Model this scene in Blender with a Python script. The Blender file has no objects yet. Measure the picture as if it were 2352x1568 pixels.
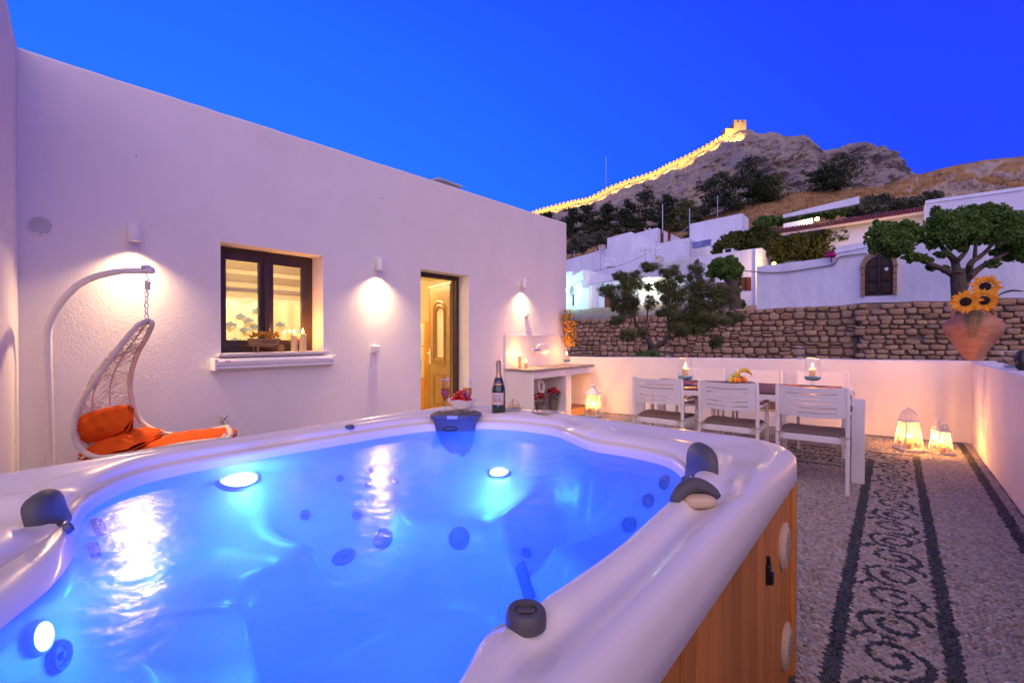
import bpy, math, random
import numpy as np
from mathutils import Vector, Matrix, noise
from mathutils.bvhtree import BVHTree
random.seed(7); rng = np.random.default_rng(7)
SC = bpy.context.scene
COL = SC.collection
R = math.radians
# ------------------------------------------------------------------ camera
FPX, CX, CY = 1080.0, 1176.0, 784.0          # measured on a 2352 x 1568 view of the photograph
PSI, PIT, EYE = R(39.1), 0.0075, 1.30
cam_d = bpy.data.cameras.new('camera'); cam = bpy.data.objects.new('camera', cam_d); COL.objects.link(cam)
cam_d.sensor_width = 36.0; cam_d.lens = FPX/2352*36; cam_d.clip_start = 0.02; cam_d.clip_end = 3000
cam.location = (0, 0, EYE); cam.rotation_euler = (math.pi/2-PIT, 0, PSI)
SC.camera = cam
# ------------------------------------------------------------------ dusk sky and afterglow
SUN_AZ = 138.0        # compass degrees of the afterglow, clockwise from +Y
SUN_EL = 35.0
world = bpy.data.worlds.new('World'); SC.world = world; world.use_nodes = True
wn = world.node_tree; wn.nodes.clear()
def wnode(t, **k):
    n = wn.nodes.new(t)
    for a, b in k.items(): setattr(n, a, b)
    return n
sky = wnode('ShaderNodeTexSky', sky_type='NISHITA', sun_disc=False)
sky.sun_elevation = R(3.0); sky.sun_rotation = R(SUN_AZ+60); sky.air_density = 1.0; sky.dust_density = 0.3; sky.ozone_density = 4.0
hs = wnode('ShaderNodeHueSaturation'); hs.inputs['Saturation'].default_value = 1.0
tint = wnode('ShaderNodeMix', data_type='RGBA', blend_type='MULTIPLY'); tint.inputs['Factor'].default_value = 1.0
tint.inputs['B'].default_value = (0.16, 0.42, 1.7, 1)
# a clear dusk sky: azure over the afterglow side of the horizon, deep ultramarine overhead and away from it
tc = wnode('ShaderNodeTexCoord'); sep = wnode('ShaderNodeSeparateXYZ')
wn.links.new(tc.outputs['Generated'], sep.inputs[0])
dotn = wnode('ShaderNodeVectorMath', operation='DOT_PRODUCT')
dotn.inputs[1].default_value = (-0.86, 0.22, -0.46)
wn.links.new(tc.outputs['Generated'], dotn.inputs[0])
rmp = wnode('ShaderNodeValToRGB')
mr = wnode('ShaderNodeMapRange'); mr.inputs['From Min'].default_value = -1; mr.inputs['From Max'].default_value = 1
wn.links.new(dotn.outputs['Value'], mr.inputs['Value']); wn.links.new(mr.outputs['Result'], rmp.inputs['Fac'])
els = rmp.color_ramp.elements
els[0].position = 0.28; els[0].color = (0.022, 0.028, 0.66, 1)
els[1].position = 0.90; els[1].color = (0.028, 0.215, 0.98, 1)
e_ = els.new(0.52); e_.color = (0.017, 0.044, 0.88, 1)
e_ = els.new(0.70); e_.color = (0.016, 0.112, 0.98, 1)
wn.links.new(sky.outputs['Color'], hs.inputs['Color']); wn.links.new(hs.outputs['Color'], tint.inputs['A'])
bg1 = wnode('ShaderNodeBackground'); bg1.inputs['Strength'].default_value = 0.05
bg2 = wnode('ShaderNodeBackground'); bg2.inputs['Strength'].default_value = 0.80
addw = wnode('ShaderNodeAddShader'); outw = wnode('ShaderNodeOutputWorld')
zen = wnode('ShaderNodeMapRange', interpolation_type='SMOOTHSTEP'); zen.inputs['From Min'].default_value = 0.50; zen.inputs['From Max'].default_value = 1.0   # the sky deepens towards the zenith
zen.inputs['To Min'].default_value = 1.0; zen.inputs['To Max'].default_value = 0.22
wn.links.new(sep.outputs['Z'], zen.inputs['Value'])
zmul = wnode('ShaderNodeMix', data_type='RGBA', blend_type='MULTIPLY'); zmul.inputs['Factor'].default_value = 1.0
wn.links.new(rmp.outputs['Color'], zmul.inputs['A']); wn.links.new(zen.outputs['Result'], zmul.inputs['B'])
wn.links.new(tint.outputs['Result'], bg1.inputs['Color']); wn.links.new(zmul.outputs['Result'], bg2.inputs['Color'])
wn.links.new(bg1.outputs[0], addw.inputs[0]); wn.links.new(bg2.outputs[0], addw.inputs[1]); wn.links.new(addw.outputs[0], outw.inputs['Surface'])
sun_d = bpy.data.lights.new('afterglow_sun', 'SUN'); sun = bpy.data.objects.new('afterglow_sun', sun_d); COL.objects.link(sun)
sun_d.energy = 2.1; sun_d.angle = R(95); sun_d.color = (1.0, 0.70, 0.53)
_az, _el = R(SUN_AZ), R(SUN_EL)
_sd = Vector((math.sin(_az)*math.cos(_el), math.cos(_az)*math.cos(_el), math.sin(_el)))
sun.rotation_euler = _sd.to_track_quat('Z', 'Y').to_euler(); sun.location = (0, -6, 9)
SC.view_settings.view_transform = 'Standard'; SC.view_settings.look = 'None'
SC.view_settings.exposure = 0.30; SC.view_settings.gamma = 1.0; SC.view_settings.use_curve_mapping = False
SC.render.engine = 'CYCLES'
cy = SC.cycles
cy.use_denoising = True
try: cy.denoiser = 'OPENIMAGEDENOISE'
except Exception: pass
cy.max_bounces = 10; cy.diffuse_bounces = 4; cy.glossy_bounces = 4; cy.transmission_bounces = 8; cy.transparent_max_bounces = 24
cy.sample_clamp_indirect = 6.0; cy.caustics_reflective = False; cy.caustics_refractive = False; cy.blur_glossy = 0.5
# ------------------------------------------------------------------ pixel helpers (a pixel gives a direction; a plane gives the distance)
_F = Vector((-math.sin(PSI)*math.cos(PIT), math.cos(PSI)*math.cos(PIT), -math.sin(PIT)))
_R = Vector((math.cos(PSI), math.sin(PSI), 0)); _U = _R.cross(_F); EYEP = Vector((0, 0, EYE))
def ray(x, y): return _F + _R*((x-CX)/FPX) + _U*((CY-y)/FPX)
def onz(x, y, Z): d = ray(x, y); return EYEP + d*((Z-EYE)/d.z)
def onx(x, y, X): d = ray(x, y); return EYEP + d*(X/d.x)
def ony(x, y, Y): d = ray(x, y); return EYEP + d*(Y/d.y)
def at(x, y, z): return EYEP + ray(x, y)*z
# ------------------------------------------------------------------ mesh builder
class MB:
    def __init__(s): s.v = []; s.f = []; s.m = []; s.cur = 0
    def add(s, vs, fs):
        b = len(s.v); s.v += [tuple(v) for v in vs]
        for f in fs: s.f.append(tuple(i+b for i in f)); s.m.append(s.cur)
        return s
    def box(s, c, d, rot=None, taper=1.0):
        hx, hy, hz = d[0]/2, d[1]/2, d[2]/2
        vs = []
        for z, t in ((-hz, 1.0), (hz, taper)):
            for x, y in ((-hx, -hy), (hx, -hy), (hx, hy), (-hx, hy)):
                p = Vector((x*t, y*t, z))
                if rot is not None: p = rot @ p
                vs.append(p + Vector(c))
        return s.add(vs, [(3, 2, 1, 0), (4, 5, 6, 7), (0, 1, 5, 4), (1, 2, 6, 5), (2, 3, 7, 6), (3, 0, 4, 7)])
    def bar(s, a, b, w, t, up=(0, 0, 1)):
        a, b = Vector(a), Vector(b); d = (b-a); L = d.length; d.normalize(); u = Vector(up)
        sd = d.cross(u)
        if sd.length < 1e-4: sd = d.cross(Vector((1, 0, 0)))
        sd.normalize(); u = sd.cross(d)
        rot = Matrix((sd, d, u)).transposed()
        return s.box((a+b)/2, (w, L, t), rot)
    def tube(s, pts, r, n=10, closed=False, caps=True):
        pts = [Vector(p) for p in pts]; m = len(pts)
        rr = r if hasattr(r, '__len__') else [r]*m
        vs = []; prev = None
        for i, p in enumerate(pts):
            if closed: t = pts[(i+1) % m]-pts[i-1]
            else: t = pts[min(i+1, m-1)]-pts[max(i-1, 0)]
            if t.length < 1e-9: t = Vector((0, 0, 1))
            t.normalize()
            if prev is None:
                u = t.cross(Vector((0, 0, 1)))
                if u.length < 0.1: u = t.cross(Vector((1, 0, 0)))
            else: u = prev - t*prev.dot(t)
            if u.length < 1e-6: u = t.orthogonal()
            u.normalize(); prev = u; w = t.cross(u)
            for k in range(n):
                a = 2*math.pi*k/n
                vs.append(p+(u*math.cos(a)+w*math.sin(a))*rr[i])
        fs = []
        for i in range(m if closed else m-1):
            j = (i+1) % m
            for k in range(n):
                l = (k+1) % n
                fs.append((i*n+k, i*n+l, j*n+l, j*n+k))
        if caps and not closed:
            fs.append(tuple(range(n-1, -1, -1))); fs.append(tuple((m-1)*n+k for k in range(n)))
        return s.add(vs, fs)
    def lathe(s, prof, n=24, c=(0, 0, 0), sx=1.0, sy=1.0, rot=None):
        c = Vector(c); vs = []; fs = []
        for r, z in prof:
            for k in range(n):
                a = 2*math.pi*k/n; p = Vector((r*math.cos(a)*sx, r*math.sin(a)*sy, z))
                if rot is not None: p = rot @ p
                vs.append(p+c)
        for i in range(len(prof)-1):
            for k in range(n):
                l = (k+1) % n; fs.append((i*n+k, i*n+l, (i+1)*n+l, (i+1)*n+k))
        if prof[0][0] > 1e-5: fs.append(tuple(range(n-1, -1, -1)))
        if prof[-1][0] > 1e-5: fs.append(tuple((len(prof)-1)*n+k for k in range(n)))
        return s.add(vs, fs)
    def prism(s, pts, off):
        pts = [Vector(p) for p in pts]; off = Vector(off); n = len(pts)
        vs = pts+[p+off for p in pts]
        fs = [tuple(range(n)), tuple(range(2*n-1, n-1, -1))]+[(i, i+n, (i+1) % n+n, (i+1) % n) for i in range(n)]
        return s.add(vs, fs)
    def ball(s, c, r, n=12, m=8, sx=1, sy=1, sz=1, rot=None):
        prof = [(r*math.sin(math.pi*i/m), -r*math.cos(math.pi*i/m)*sz) for i in range(m+1)]
        prof[0] = (1e-6, prof[0][1]); prof[-1] = (1e-6, prof[-1][1])
        return s.lathe(prof, n, c, sx, sy, rot)
    def grid(s, fn, nu, nv, cu=False, cv=False):
        vs = [fn(i/(nu if cu else nu-1), j/(nv if cv else nv-1)) for j in range(nv) for i in range(nu)]
        fs = []
        for j in range(nv if cv else nv-1):
            for i in range(nu if cu else nu-1):
                i2 = (i+1) % nu; j2 = (j+1) % nv
                fs.append((j*nu+i, j*nu+i2, j2*nu+i2, j2*nu+i))
        return s.add(vs, fs)
def obj(name, mb, mats, parent=None, smooth=False, bevel=0.0, seg=2, local=False, angle=40):
    """links the collected shapes as ONE mesh object; world coordinates unless local"""
    me = bpy.data.meshes.new(name)
    off = Vector((0, 0, 0))
    if parent is not None and not local: off = parent_loc(parent)
    vs = mb.v if off.length == 0 else [(a-off.x, b-off.y, c-off.z) for a, b, c in mb.v]
    me.from_pydata(vs, [], mb.f)
    if not isinstance(mats, (list, tuple)): mats = [mats]
    for m in mats: me.materials.append(m)
    if len(mats) > 1: me.polygons.foreach_set('material_index', mb.m)
    me.validate(); me.update()
    if smooth:
        me.polygons.foreach_set('use_smooth', [True]*len(me.polygons))
        if smooth != 'all':
            try: me.set_sharp_from_angle(angle=R(angle))
            except Exception: pass
    o = bpy.data.objects.new(name, me); COL.objects.link(o)
    if parent is not None: o.parent = parent
    if bevel > 0:
        b = o.modifiers.new('bevel', 'BEVEL'); b.width = bevel; b.segments = seg; b.limit_method = 'ANGLE'; b.angle_limit = R(35)
    return o
def parent_loc(p):
    v = Vector((0, 0, 0))
    while p is not None: v += Vector(p.location); p = p.parent
    return v
def tag(o, label=None, cat=None, group=None, kind=None):
    if label: o['label'] = label
    if cat: o['category'] = cat
    if group: o['group'] = group
    if kind: o['kind'] = kind
    return o
def thing(name, label, cat, loc=(0, 0, 0), rz=0.0, group=None):
    o = bpy.data.objects.new(name, None); COL.objects.link(o); o.empty_display_size = 0.1
    o.location = loc; o.rotation_euler = (0, 0, rz); return tag(o, label, cat, group)
def dup(o, parent=None):
    c = o.copy(); COL.objects.link(c)
    if parent is not None: c.parent = parent
    for ch in list(o.children): dup(ch, c)
    return c
def lamp(name, kind, loc, energy, color, parent=None, size=0.02, direction=None, spot=None, blend=0.5):
    l = bpy.data.lights.new(name, kind); l.energy = energy; l.color = color
    if kind in ('POINT', 'SPOT'): l.shadow_soft_size = size
    if kind == 'AREA': l.size = size
    if kind == 'SPOT': l.spot_size = R(spot); l.spot_blend = blend
    o = bpy.data.objects.new(name, l); COL.objects.link(o)
    off = parent_loc(parent) if parent is not None else Vector((0, 0, 0))
    o.location = Vector(loc)-off
    if direction is not None: o.rotation_euler = (-Vector(direction)).to_track_quat('Z', 'Y').to_euler()
    if parent is not None: o.parent = parent
    return o
def text_mesh(name, s, size, mat, parent, loc, rot, extrude=0.0008, align='CENTER'):
    cu = bpy.data.curves.new('txt', 'FONT'); cu.body = s; cu.size = size; cu.extrude = extrude; cu.align_x = align; cu.align_y = 'CENTER'
    to = bpy.data.objects.new('txt', cu); COL.objects.link(to)
    bpy.context.view_layer.update()
    me = bpy.data.meshes.new_from_object(to.evaluated_get(bpy.context.evaluated_depsgraph_get()))
    bpy.data.objects.remove(to)
    me.materials.clear(); me.materials.append(mat)
    o = bpy.data.objects.new(name, me); COL.objects.link(o)
    off = parent_loc(parent) if parent is not None else Vector((0, 0, 0))
    o.location = Vector(loc)-off; o.rotation_euler = rot
    if parent is not None: o.parent = parent
    return o
def crv(pts, n, closed=False):
    """Catmull-Rom through the points, n samples"""
    P = [Vector(p) for p in pts]; m = len(P); out = []
    segs = m if closed else m-1
    for k in range(n):
        t = k/(n if closed else n-1)*segs; i = min(int(t), segs-1); u = t-i
        g = (lambda j: P[j % m]) if closed else (lambda j: P[max(0, min(m-1, j))])
        a, b, c, d = g(i-1), g(i), g(i+1), g(i+2)
        out.append(0.5*((2*b)+(c-a)*u+(2*a-5*b+4*c-d)*u*u+(3*b-a-3*c+d)*u**3))
    return out
# ------------------------------------------------------------------ materials
def mat(name, col, rough=0.5, metal=0.0, spec=0.5, var=None, vscale=6.0, vdetail=6.0, bump=0.0, bscale=40.0, bdist=0.01, emit=None, estr=0.0,
        trans=0.0, ior=1.45, alpha=1.0, stretch=None, coat=0.0, sheen=0.0, objrand=0.0, sss=0.0, bdetail=5.0, thinwall=False):
    m = bpy.data.materials.new(name); m.use_nodes = True; nt = m.node_tree; b = nt.nodes['Principled BSDF']
    b.inputs['Base Color'].default_value = (*col, 1); b.inputs['Roughness'].default_value = rough; b.inputs['Metallic'].default_value = metal
    b.inputs['Specular IOR Level'].default_value = spec; b.inputs['IOR'].default_value = ior
    b.inputs['Transmission Weight'].default_value = trans; b.inputs['Coat Weight'].default_value = coat; b.inputs['Coat Roughness'].default_value = 0.1
    if sss: b.inputs['Subsurface Weight'].default_value = sss; b.inputs['Subsurface Radius'].default_value = (0.03, 0.015, 0.006)
    if emit: b.inputs['Emission Color'].default_value = (*emit, 1); b.inputs['Emission Strength'].default_value = estr
    L = nt.links
    if var or bump:
        tcn = nt.nodes.new('ShaderNodeTexCoord'); mp = nt.nodes.new('ShaderNodeMapping'); L.new(tcn.outputs['Object'], mp.inputs['Vector'])
        if stretch: mp.inputs['Scale'].default_value = stretch
    src = None
    if var:
        nz = nt.nodes.new('ShaderNodeTexNoise'); nz.inputs['Scale'].default_value = vscale; nz.inputs['Detail'].default_value = vdetail; nz.inputs['Roughness'].default_value = 0.62
        L.new(mp.outputs[0], nz.inputs['Vector'])
        cr = nt.nodes.new('ShaderNodeValToRGB'); cr.color_ramp.elements[0].position = 0.33; cr.color_ramp.elements[1].position = 0.68
        cr.color_ramp.elements[0].color = (*col, 1); cr.color_ramp.elements[1].color = (*var, 1)
        L.new(nz.outputs['Fac'], cr.inputs['Fac']); src = cr.outputs['Color']
    if objrand:
        oi = nt.nodes.new('ShaderNodeObjectInfo'); h = nt.nodes.new('ShaderNodeHueSaturation'); mrn = nt.nodes.new('ShaderNodeMapRange')
        mrn.inputs['To Min'].default_value = 1-objrand; mrn.inputs['To Max'].default_value = 1+objrand
        L.new(oi.outputs['Random'], mrn.inputs['Value']); L.new(mrn.outputs['Result'], h.inputs['Value'])
        if src: L.new(src, h.inputs['Color'])
        else: h.inputs['Color'].default_value = (*col, 1)
        src = h.outputs['Color']
    if src: L.new(src, b.inputs['Base Color'])
    if bump:
        n2 = nt.nodes.new('ShaderNodeTexNoise'); n2.inputs['Scale'].default_value = bscale; n2.inputs['Detail'].default_value = bdetail
        L.new(mp.outputs[0], n2.inputs['Vector'])
        bp = nt.nodes.new('ShaderNodeBump'); bp.inputs['Strength'].default_value = bump; bp.inputs['Distance'].default_value = bdist
        L.new(n2.outputs['Fac'], bp.inputs['Height']); L.new(bp.outputs['Normal'], b.inputs['Normal'])
    return m
def emat(name, col, strength):
    m = bpy.data.materials.new(name); m.use_nodes = True; nt = m.node_tree; nt.nodes.clear()
    e = nt.nodes.new('ShaderNodeEmission'); e.inputs['Color'].default_value = (*col, 1); e.inputs['Strength'].default_value = strength
    o = nt.nodes.new('ShaderNodeOutputMaterial'); nt.links.new(e.outputs[0], o.inputs[0]); return m
def thin_glass(name, tintc=(0.96, 0.97, 0.98), rough=0.02, ior=1.45, gl=1.0):
    m = bpy.data.materials.new(name); m.use_nodes = True; nt = m.node_tree; nt.nodes.clear()
    t = nt.nodes.new('ShaderNodeBsdfTransparent'); t.inputs[0].default_value = (*tintc, 1)
    g = nt.nodes.new('ShaderNodeBsdfGlossy'); g.inputs['Roughness'].default_value = rough
    lw = nt.nodes.new('ShaderNodeLayerWeight'); lw.inputs['Blend'].default_value = 0.5
    pw = nt.nodes.new('ShaderNodeMath'); pw.operation = 'POWER'; pw.inputs[1].default_value = 3.5; nt.links.new(lw.outputs['Facing'], pw.inputs[0])
    fr = nt.nodes.new('ShaderNodeMath'); fr.operation = 'MULTIPLY_ADD'; fr.inputs[1].default_value = 0.75; fr.inputs[2].default_value = 0.035; nt.links.new(pw.outputs[0], fr.inputs[0])
    mx = nt.nodes.new('ShaderNodeMixShader'); o = nt.nodes.new('ShaderNodeOutputMaterial')
    mu = nt.nodes.new('ShaderNodeMath'); mu.operation = 'MULTIPLY'; mu.inputs[1].default_value = gl
    nt.links.new(fr.outputs[0], mu.inputs[0]); nt.links.new(mu.outputs[0], mx.inputs[0])
    nt.links.new(t.outputs[0], mx.inputs[1]); nt.links.new(g.outputs[0], mx.inputs[2]); nt.links.new(mx.outputs[0], o.inputs[0]); return m
def cloth_mat(name, col, tr=0.4):
    m = mat(name, col, 0.9, spec=0.1); nt = m.node_tree; b = nt.nodes['Principled BSDF']; o = nt.nodes['Material Output']
    t = nt.nodes.new('ShaderNodeBsdfTranslucent'); t.inputs[0].default_value = (*col, 1); mx = nt.nodes.new('ShaderNodeMixShader'); mx.inputs[0].default_value = tr
    nt.links.new(b.outputs[0], mx.inputs[1]); nt.links.new(t.outputs[0], mx.inputs[2]); nt.links.new(mx.outputs[0], o.inputs[0]); return m
def plaster_mat(name, col, var, b1=0.25):
    m = mat(name, col, rough=0.85, spec=0.25, var=var, vscale=1.3, bump=0.0); nt = m.node_tree; L = nt.links; b = nt.nodes['Principled BSDF']
    tcn = nt.nodes.new('ShaderNodeTexCoord')
    n1 = nt.nodes.new('ShaderNodeTexNoise'); n1.inputs['Scale'].default_value = 55; n1.inputs['Detail'].default_value = 3
    n2 = nt.nodes.new('ShaderNodeTexNoise'); n2.inputs['Scale'].default_value = 3.0; n2.inputs['Detail'].default_value = 3
    v = nt.nodes.new('ShaderNodeTexVoronoi'); v.inputs['Scale'].default_value = 70
    for n in (n1, n2, v): L.new(tcn.outputs['Object'], n.inputs['Vector'])
    ad = nt.nodes.new('ShaderNodeMath'); ad.operation = 'MULTIPLY_ADD'; ad.inputs[1].default_value = 1.6
    a2 = nt.nodes.new('ShaderNodeMath'); a2.operation = 'MULTIPLY_ADD'; a2.inputs[1].default_value = 0.5
    L.new(n2.outputs['Fac'], ad.inputs[0]); L.new(n1.outputs['Fac'], ad.inputs[2])
    L.new(v.outputs['Distance'], a2.inputs[0]); L.new(ad.outputs[0], a2.inputs[2])
    bp = nt.nodes.new('ShaderNodeBump'); bp.inputs['Strength'].default_value = b1; bp.inputs['Distance'].default_value = 0.012
    L.new(a2.outputs[0], bp.inputs['Height']); L.new(bp.outputs['Normal'], b.inputs['Normal']); return m
M = {}
M['plaster'] = plaster_mat('white_plaster', (0.82, 0.79, 0.76), (0.76, 0.73, 0.70), 0.13)
M['parapet'] = plaster_mat('parapet_plaster', (0.80, 0.77, 0.75), (0.72, 0.70, 0.68), 0.12)
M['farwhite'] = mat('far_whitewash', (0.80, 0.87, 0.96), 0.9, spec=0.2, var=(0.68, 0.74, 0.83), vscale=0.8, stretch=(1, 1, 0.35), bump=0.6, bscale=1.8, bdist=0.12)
M['fargrey'] = mat('weathered_whitewash', (0.62, 0.63, 0.62), 0.9, spec=0.2, var=(0.42, 0.43, 0.43), vscale=0.8, bump=0.4, bscale=3, bdist=0.05)
M['white_metal'] = mat('white_powder_coat', (0.78, 0.77, 0.75), 0.42, spec=0.5, var=(0.73, 0.72, 0.70), vscale=4)
M['white_plastic'] = mat('white_plastic', (0.80, 0.80, 0.79), 0.35)
M['darkwood'] = mat('dark_brown_frame', (0.042, 0.026, 0.022), 0.38, var=(0.06, 0.038, 0.03), vscale=9, stretch=(1, 1, 0.1))
M['doorwood'] = mat('honey_door_wood', (0.40, 0.23, 0.085), 0.45, var=(0.31, 0.165, 0.055), vscale=14, stretch=(4, 4, 0.25), bump=0.05, bscale=30)
M['pine'] = mat('orange_pine', (0.55, 0.26, 0.06), 0.45, var=(0.42, 0.18, 0.035), vscale=9, stretch=(5, 5, 0.3))
M['cedar'] = mat('cedar_skirt', (0.56, 0.205, 0.032), 0.5, var=(0.40, 0.135, 0.02), vscale=12, stretch=(6, 6, 0.22), objrand=0.22, bump=0.08, bscale=60)
M['cedar_dark'] = mat('cedar_back', (0.05, 0.022, 0.01), 0.8)
M['acrylic'] = mat('pearl_acrylic', (0.78, 0.72, 0.64), 0.34, spec=0.5, coat=0.30, var=(0.73, 0.67, 0.595), vscale=2.0, bump=0.02, bscale=300, bdist=0.002)
M['greyplastic'] = mat('grey_plastic', (0.085, 0.08, 0.08), 0.48, var=(0.07, 0.066, 0.066), vscale=30, bump=0.06, bscale=400, bdist=0.002)
M['pillow'] = mat('dark_grey_foam', (0.085, 0.08, 0.083), 0.6, bump=0.08, bscale=500, bdist=0.002)
M['greylight'] = mat('light_grey_plastic', (0.38, 0.36, 0.38), 0.4)
M['beigeplastic'] = mat('beige_plastic', (0.56, 0.42, 0.26), 0.45)
M['black'] = mat('black_plastic', (0.012, 0.012, 0.013), 0.3)
M['blackhole'] = mat('dark_recess', (0.008, 0.008, 0.009), 0.9)
M['chrome'] = mat('chrome', (0.80, 0.80, 0.82), 0.12, metal=1.0)
M['steel'] = mat('galvanised_steel', (0.42, 0.43, 0.44), 0.45, metal=0.8, var=(0.30, 0.31, 0.32), vscale=8)
M['jet'] = mat('jet_plastic', (0.10, 0.10, 0.13), 0.35)
M['rattan'] = mat('cream_rattan', (0.74, 0.68, 0.56), 0.55, var=(0.66, 0.59, 0.47), vscale=20, bump=0.5, bscale=160, bdist=0.004)
M['orange'] = mat('orange_canvas', (0.80, 0.13, 0.010), 0.85, spec=0.2, var=(0.72, 0.10, 0.006), vscale=6, bump=0.3, bscale=9, bdist=0.03)
M['teak'] = mat('brown_slat', (0.165, 0.075, 0.045), 0.5, var=(0.12, 0.052, 0.032), vscale=10, stretch=(0.3, 5, 5))
M['pad'] = mat('taupe_pad_cloth', (0.21, 0.15, 0.115), 0.9, spec=0.15, var=(0.17, 0.12, 0.092), vscale=30, bump=0.15, bscale=500, bdist=0.002)
M['cord'] = mat('jute_cord', (0.42, 0.29, 0.12), 0.9)
M['terrazzo'] = mat('terrazzo', (0.42, 0.36, 0.31), 0.55, var=(0.20, 0.17, 0.15), vscale=90, vdetail=2)
M['concrete'] = mat('mortar_bed', (0.16, 0.14, 0.13), 0.95, var=(0.11, 0.10, 0.09), vscale=14, bump=0.4, bscale=60)
M['glass'] = thin_glass('clear_glass')
M['pane'] = thin_glass('window_pane', (0.93, 0.94, 0.93), 0.0, 1.45)
M['cglass'] = thin_glass('champagne', (0.80, 0.50, 0.13), 0.02, 1.33, 0.6)
M['wax'] = mat('cream_wax', (0.86, 0.62, 0.30), 0.55, sss=0.6)
M['flame'] = emat('flame', (1.0, 0.58, 0.16), 34.0)
def glow_glass(name, col, f):
    m = thin_glass(name); nt = m.node_tree; o = nt.nodes['Material Output']; mx0 = o.inputs[0].links[0].from_node
    t = nt.nodes.new('ShaderNodeBsdfTranslucent'); t.inputs[0].default_value = (*col, 1); mx = nt.nodes.new('ShaderNodeMixShader'); mx.inputs[0].default_value = f
    nt.links.new(mx0.outputs[0], mx.inputs[1]); nt.links.new(t.outputs[0], mx.inputs[2]); nt.links.new(mx.outputs[0], o.inputs[0]); return m
M['lantern_pane'] = glow_glass('glow_tinted_lantern_glass', (0.95, 0.72, 0.36), 0.12)  # warm translucent tint mixed into clear panes to give the candle glow
M['leaf'] = mat('leaf_green', (0.055, 0.115, 0.022), 0.6, var=(0.085, 0.16, 0.03), vscale=3, objrand=0.1)
# ================================================================== the terrace and the house
XH, YL, YE = -4.68, 0.37, 7.34                       # house wall plane, its near corner and far corner
def YB(x): return 8.10+0.145*(x-0.757)               # inner face of the far parapet
XC = 0.745                                           # inner face of the right parapet
g = MB(); g.add([(-900, -300, -0.62), (900, -300, -0.62), (900, 1500, -0.62), (-900, 1500, -0.62)], [(0, 1, 2, 3)])
ground = tag(obj('ground', g, mat('dry_earth', (0.17, 0.135, 0.095), 0.95, var=(0.11, 0.09, 0.06), vscale=0.4, bump=0.5, bscale=3, bdist=0.05)), kind='structure')
fl = MB(); pts = [(XH, -4, 0), (XC+0.02, -4, 0), (XC+0.02, YB(XC)+0.02, 0), (XH, YB(XH)+0.02, 0)]
fl.prism([(x, y, -0.012) for x, y, z in pts], (0, 0, -0.4))
floor = tag(obj('terrace_floor', fl, M['concrete']), kind='structure')
# far parapet: its top climbs a little towards the right-hand corner
pw = thing('parapet_wall', 'white plastered parapet wall behind the dining table', 'wall', (-2, YB(-2), 0))
m_ = MB(); th = 0.22
n = 14; vs = []; fs = []
for i in range(n+1):
    x = XH-0.3+(XC+th-XH+0.3)*i/n; z = 0.955+0.062*(x-XH)/(XC-XH)+0.004*math.sin(i*2.1); y = YB(x)+0.006*math.sin(i*1.7)
    vs += [(x, y, -0.4), (x, y, z-0.012), (x, y+0.012, z), (x, y+th-0.012, z), (x, y+th, z-0.012), (x, y+th, -0.6)]
for i in range(n):
    for k in range(5): fs.append((i*6+k, i*6+6+k, i*6+7+k, i*6+k+1))
fs += [(0, 1, 2, 3, 4, 5), tuple(n*6+k for k in (5, 4, 3, 2, 1, 0))]
m_.add(vs, [tuple(reversed(f)) for f in fs]); obj('wall', m_, M['parapet'], pw, smooth=True)
pr = thing('parapet_wall', 'white plastered parapet wall that carries the glass vase beside the clay amphora', 'wall', (XC+0.1, 3, 0))
m_ = MB(); vs = []; fs = []; n = 10
for i in range(n+1):
    y = -1.5+(YB(XC)-0.004+1.5)*i/n; x = XC+0.005*math.sin(i*1.9); z = 1.017
    vs += [(x, y, -0.4), (x, y, z-0.012), (x+0.012, y, z), (x+0.20, y, z), (x+0.212, y, z-0.012), (x+0.212, y, -0.6)]
for i in range(n):
    for k in range(5): fs.append((i*6+k, i*6+k+1, i*6+7+k, i*6+6+k))
fs += [(5, 4, 3, 2, 1, 0), tuple(n*6+k for k in range(6))]
m_.add(vs, [tuple(reversed(f)) for f in fs]); obj('wall', m_, M['parapet'], pr, smooth=True)
# ---- the house
WY0, WY1, WZ0, WZ1 = 1.624, 2.597, 1.16, 2.163
DY0, DY1, DZ1 = 3.915, 4.79, 2.18
REV = 0.22
house = thing('house', 'pink white plastered house with lit window and open door', 'house', (XH, 4, 0))
def ztop(y): return 3.30+0.11*(y-YL)/(YE-YL)
m_ = MB()
ys = [YL-0.4, WY0, WY1, DY0, DY1, YE]; zs = [-0.4, WZ0, WZ1, DZ1, None]
for i in range(5):
    for j in range(4):
        if i == 1 and j == 1: continue
        if i == 3 and j < 3: continue
        y0, y1 = ys[i], ys[i+1]; z0 = zs[j]
        if zs[j+1] is None: continue
        m_.add([(XH, y0, z0), (XH, y1, z0), (XH, y1, zs[j+1]), (XH, y0, zs[j+1])], [(0, 1, 2, 3)])
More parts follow.
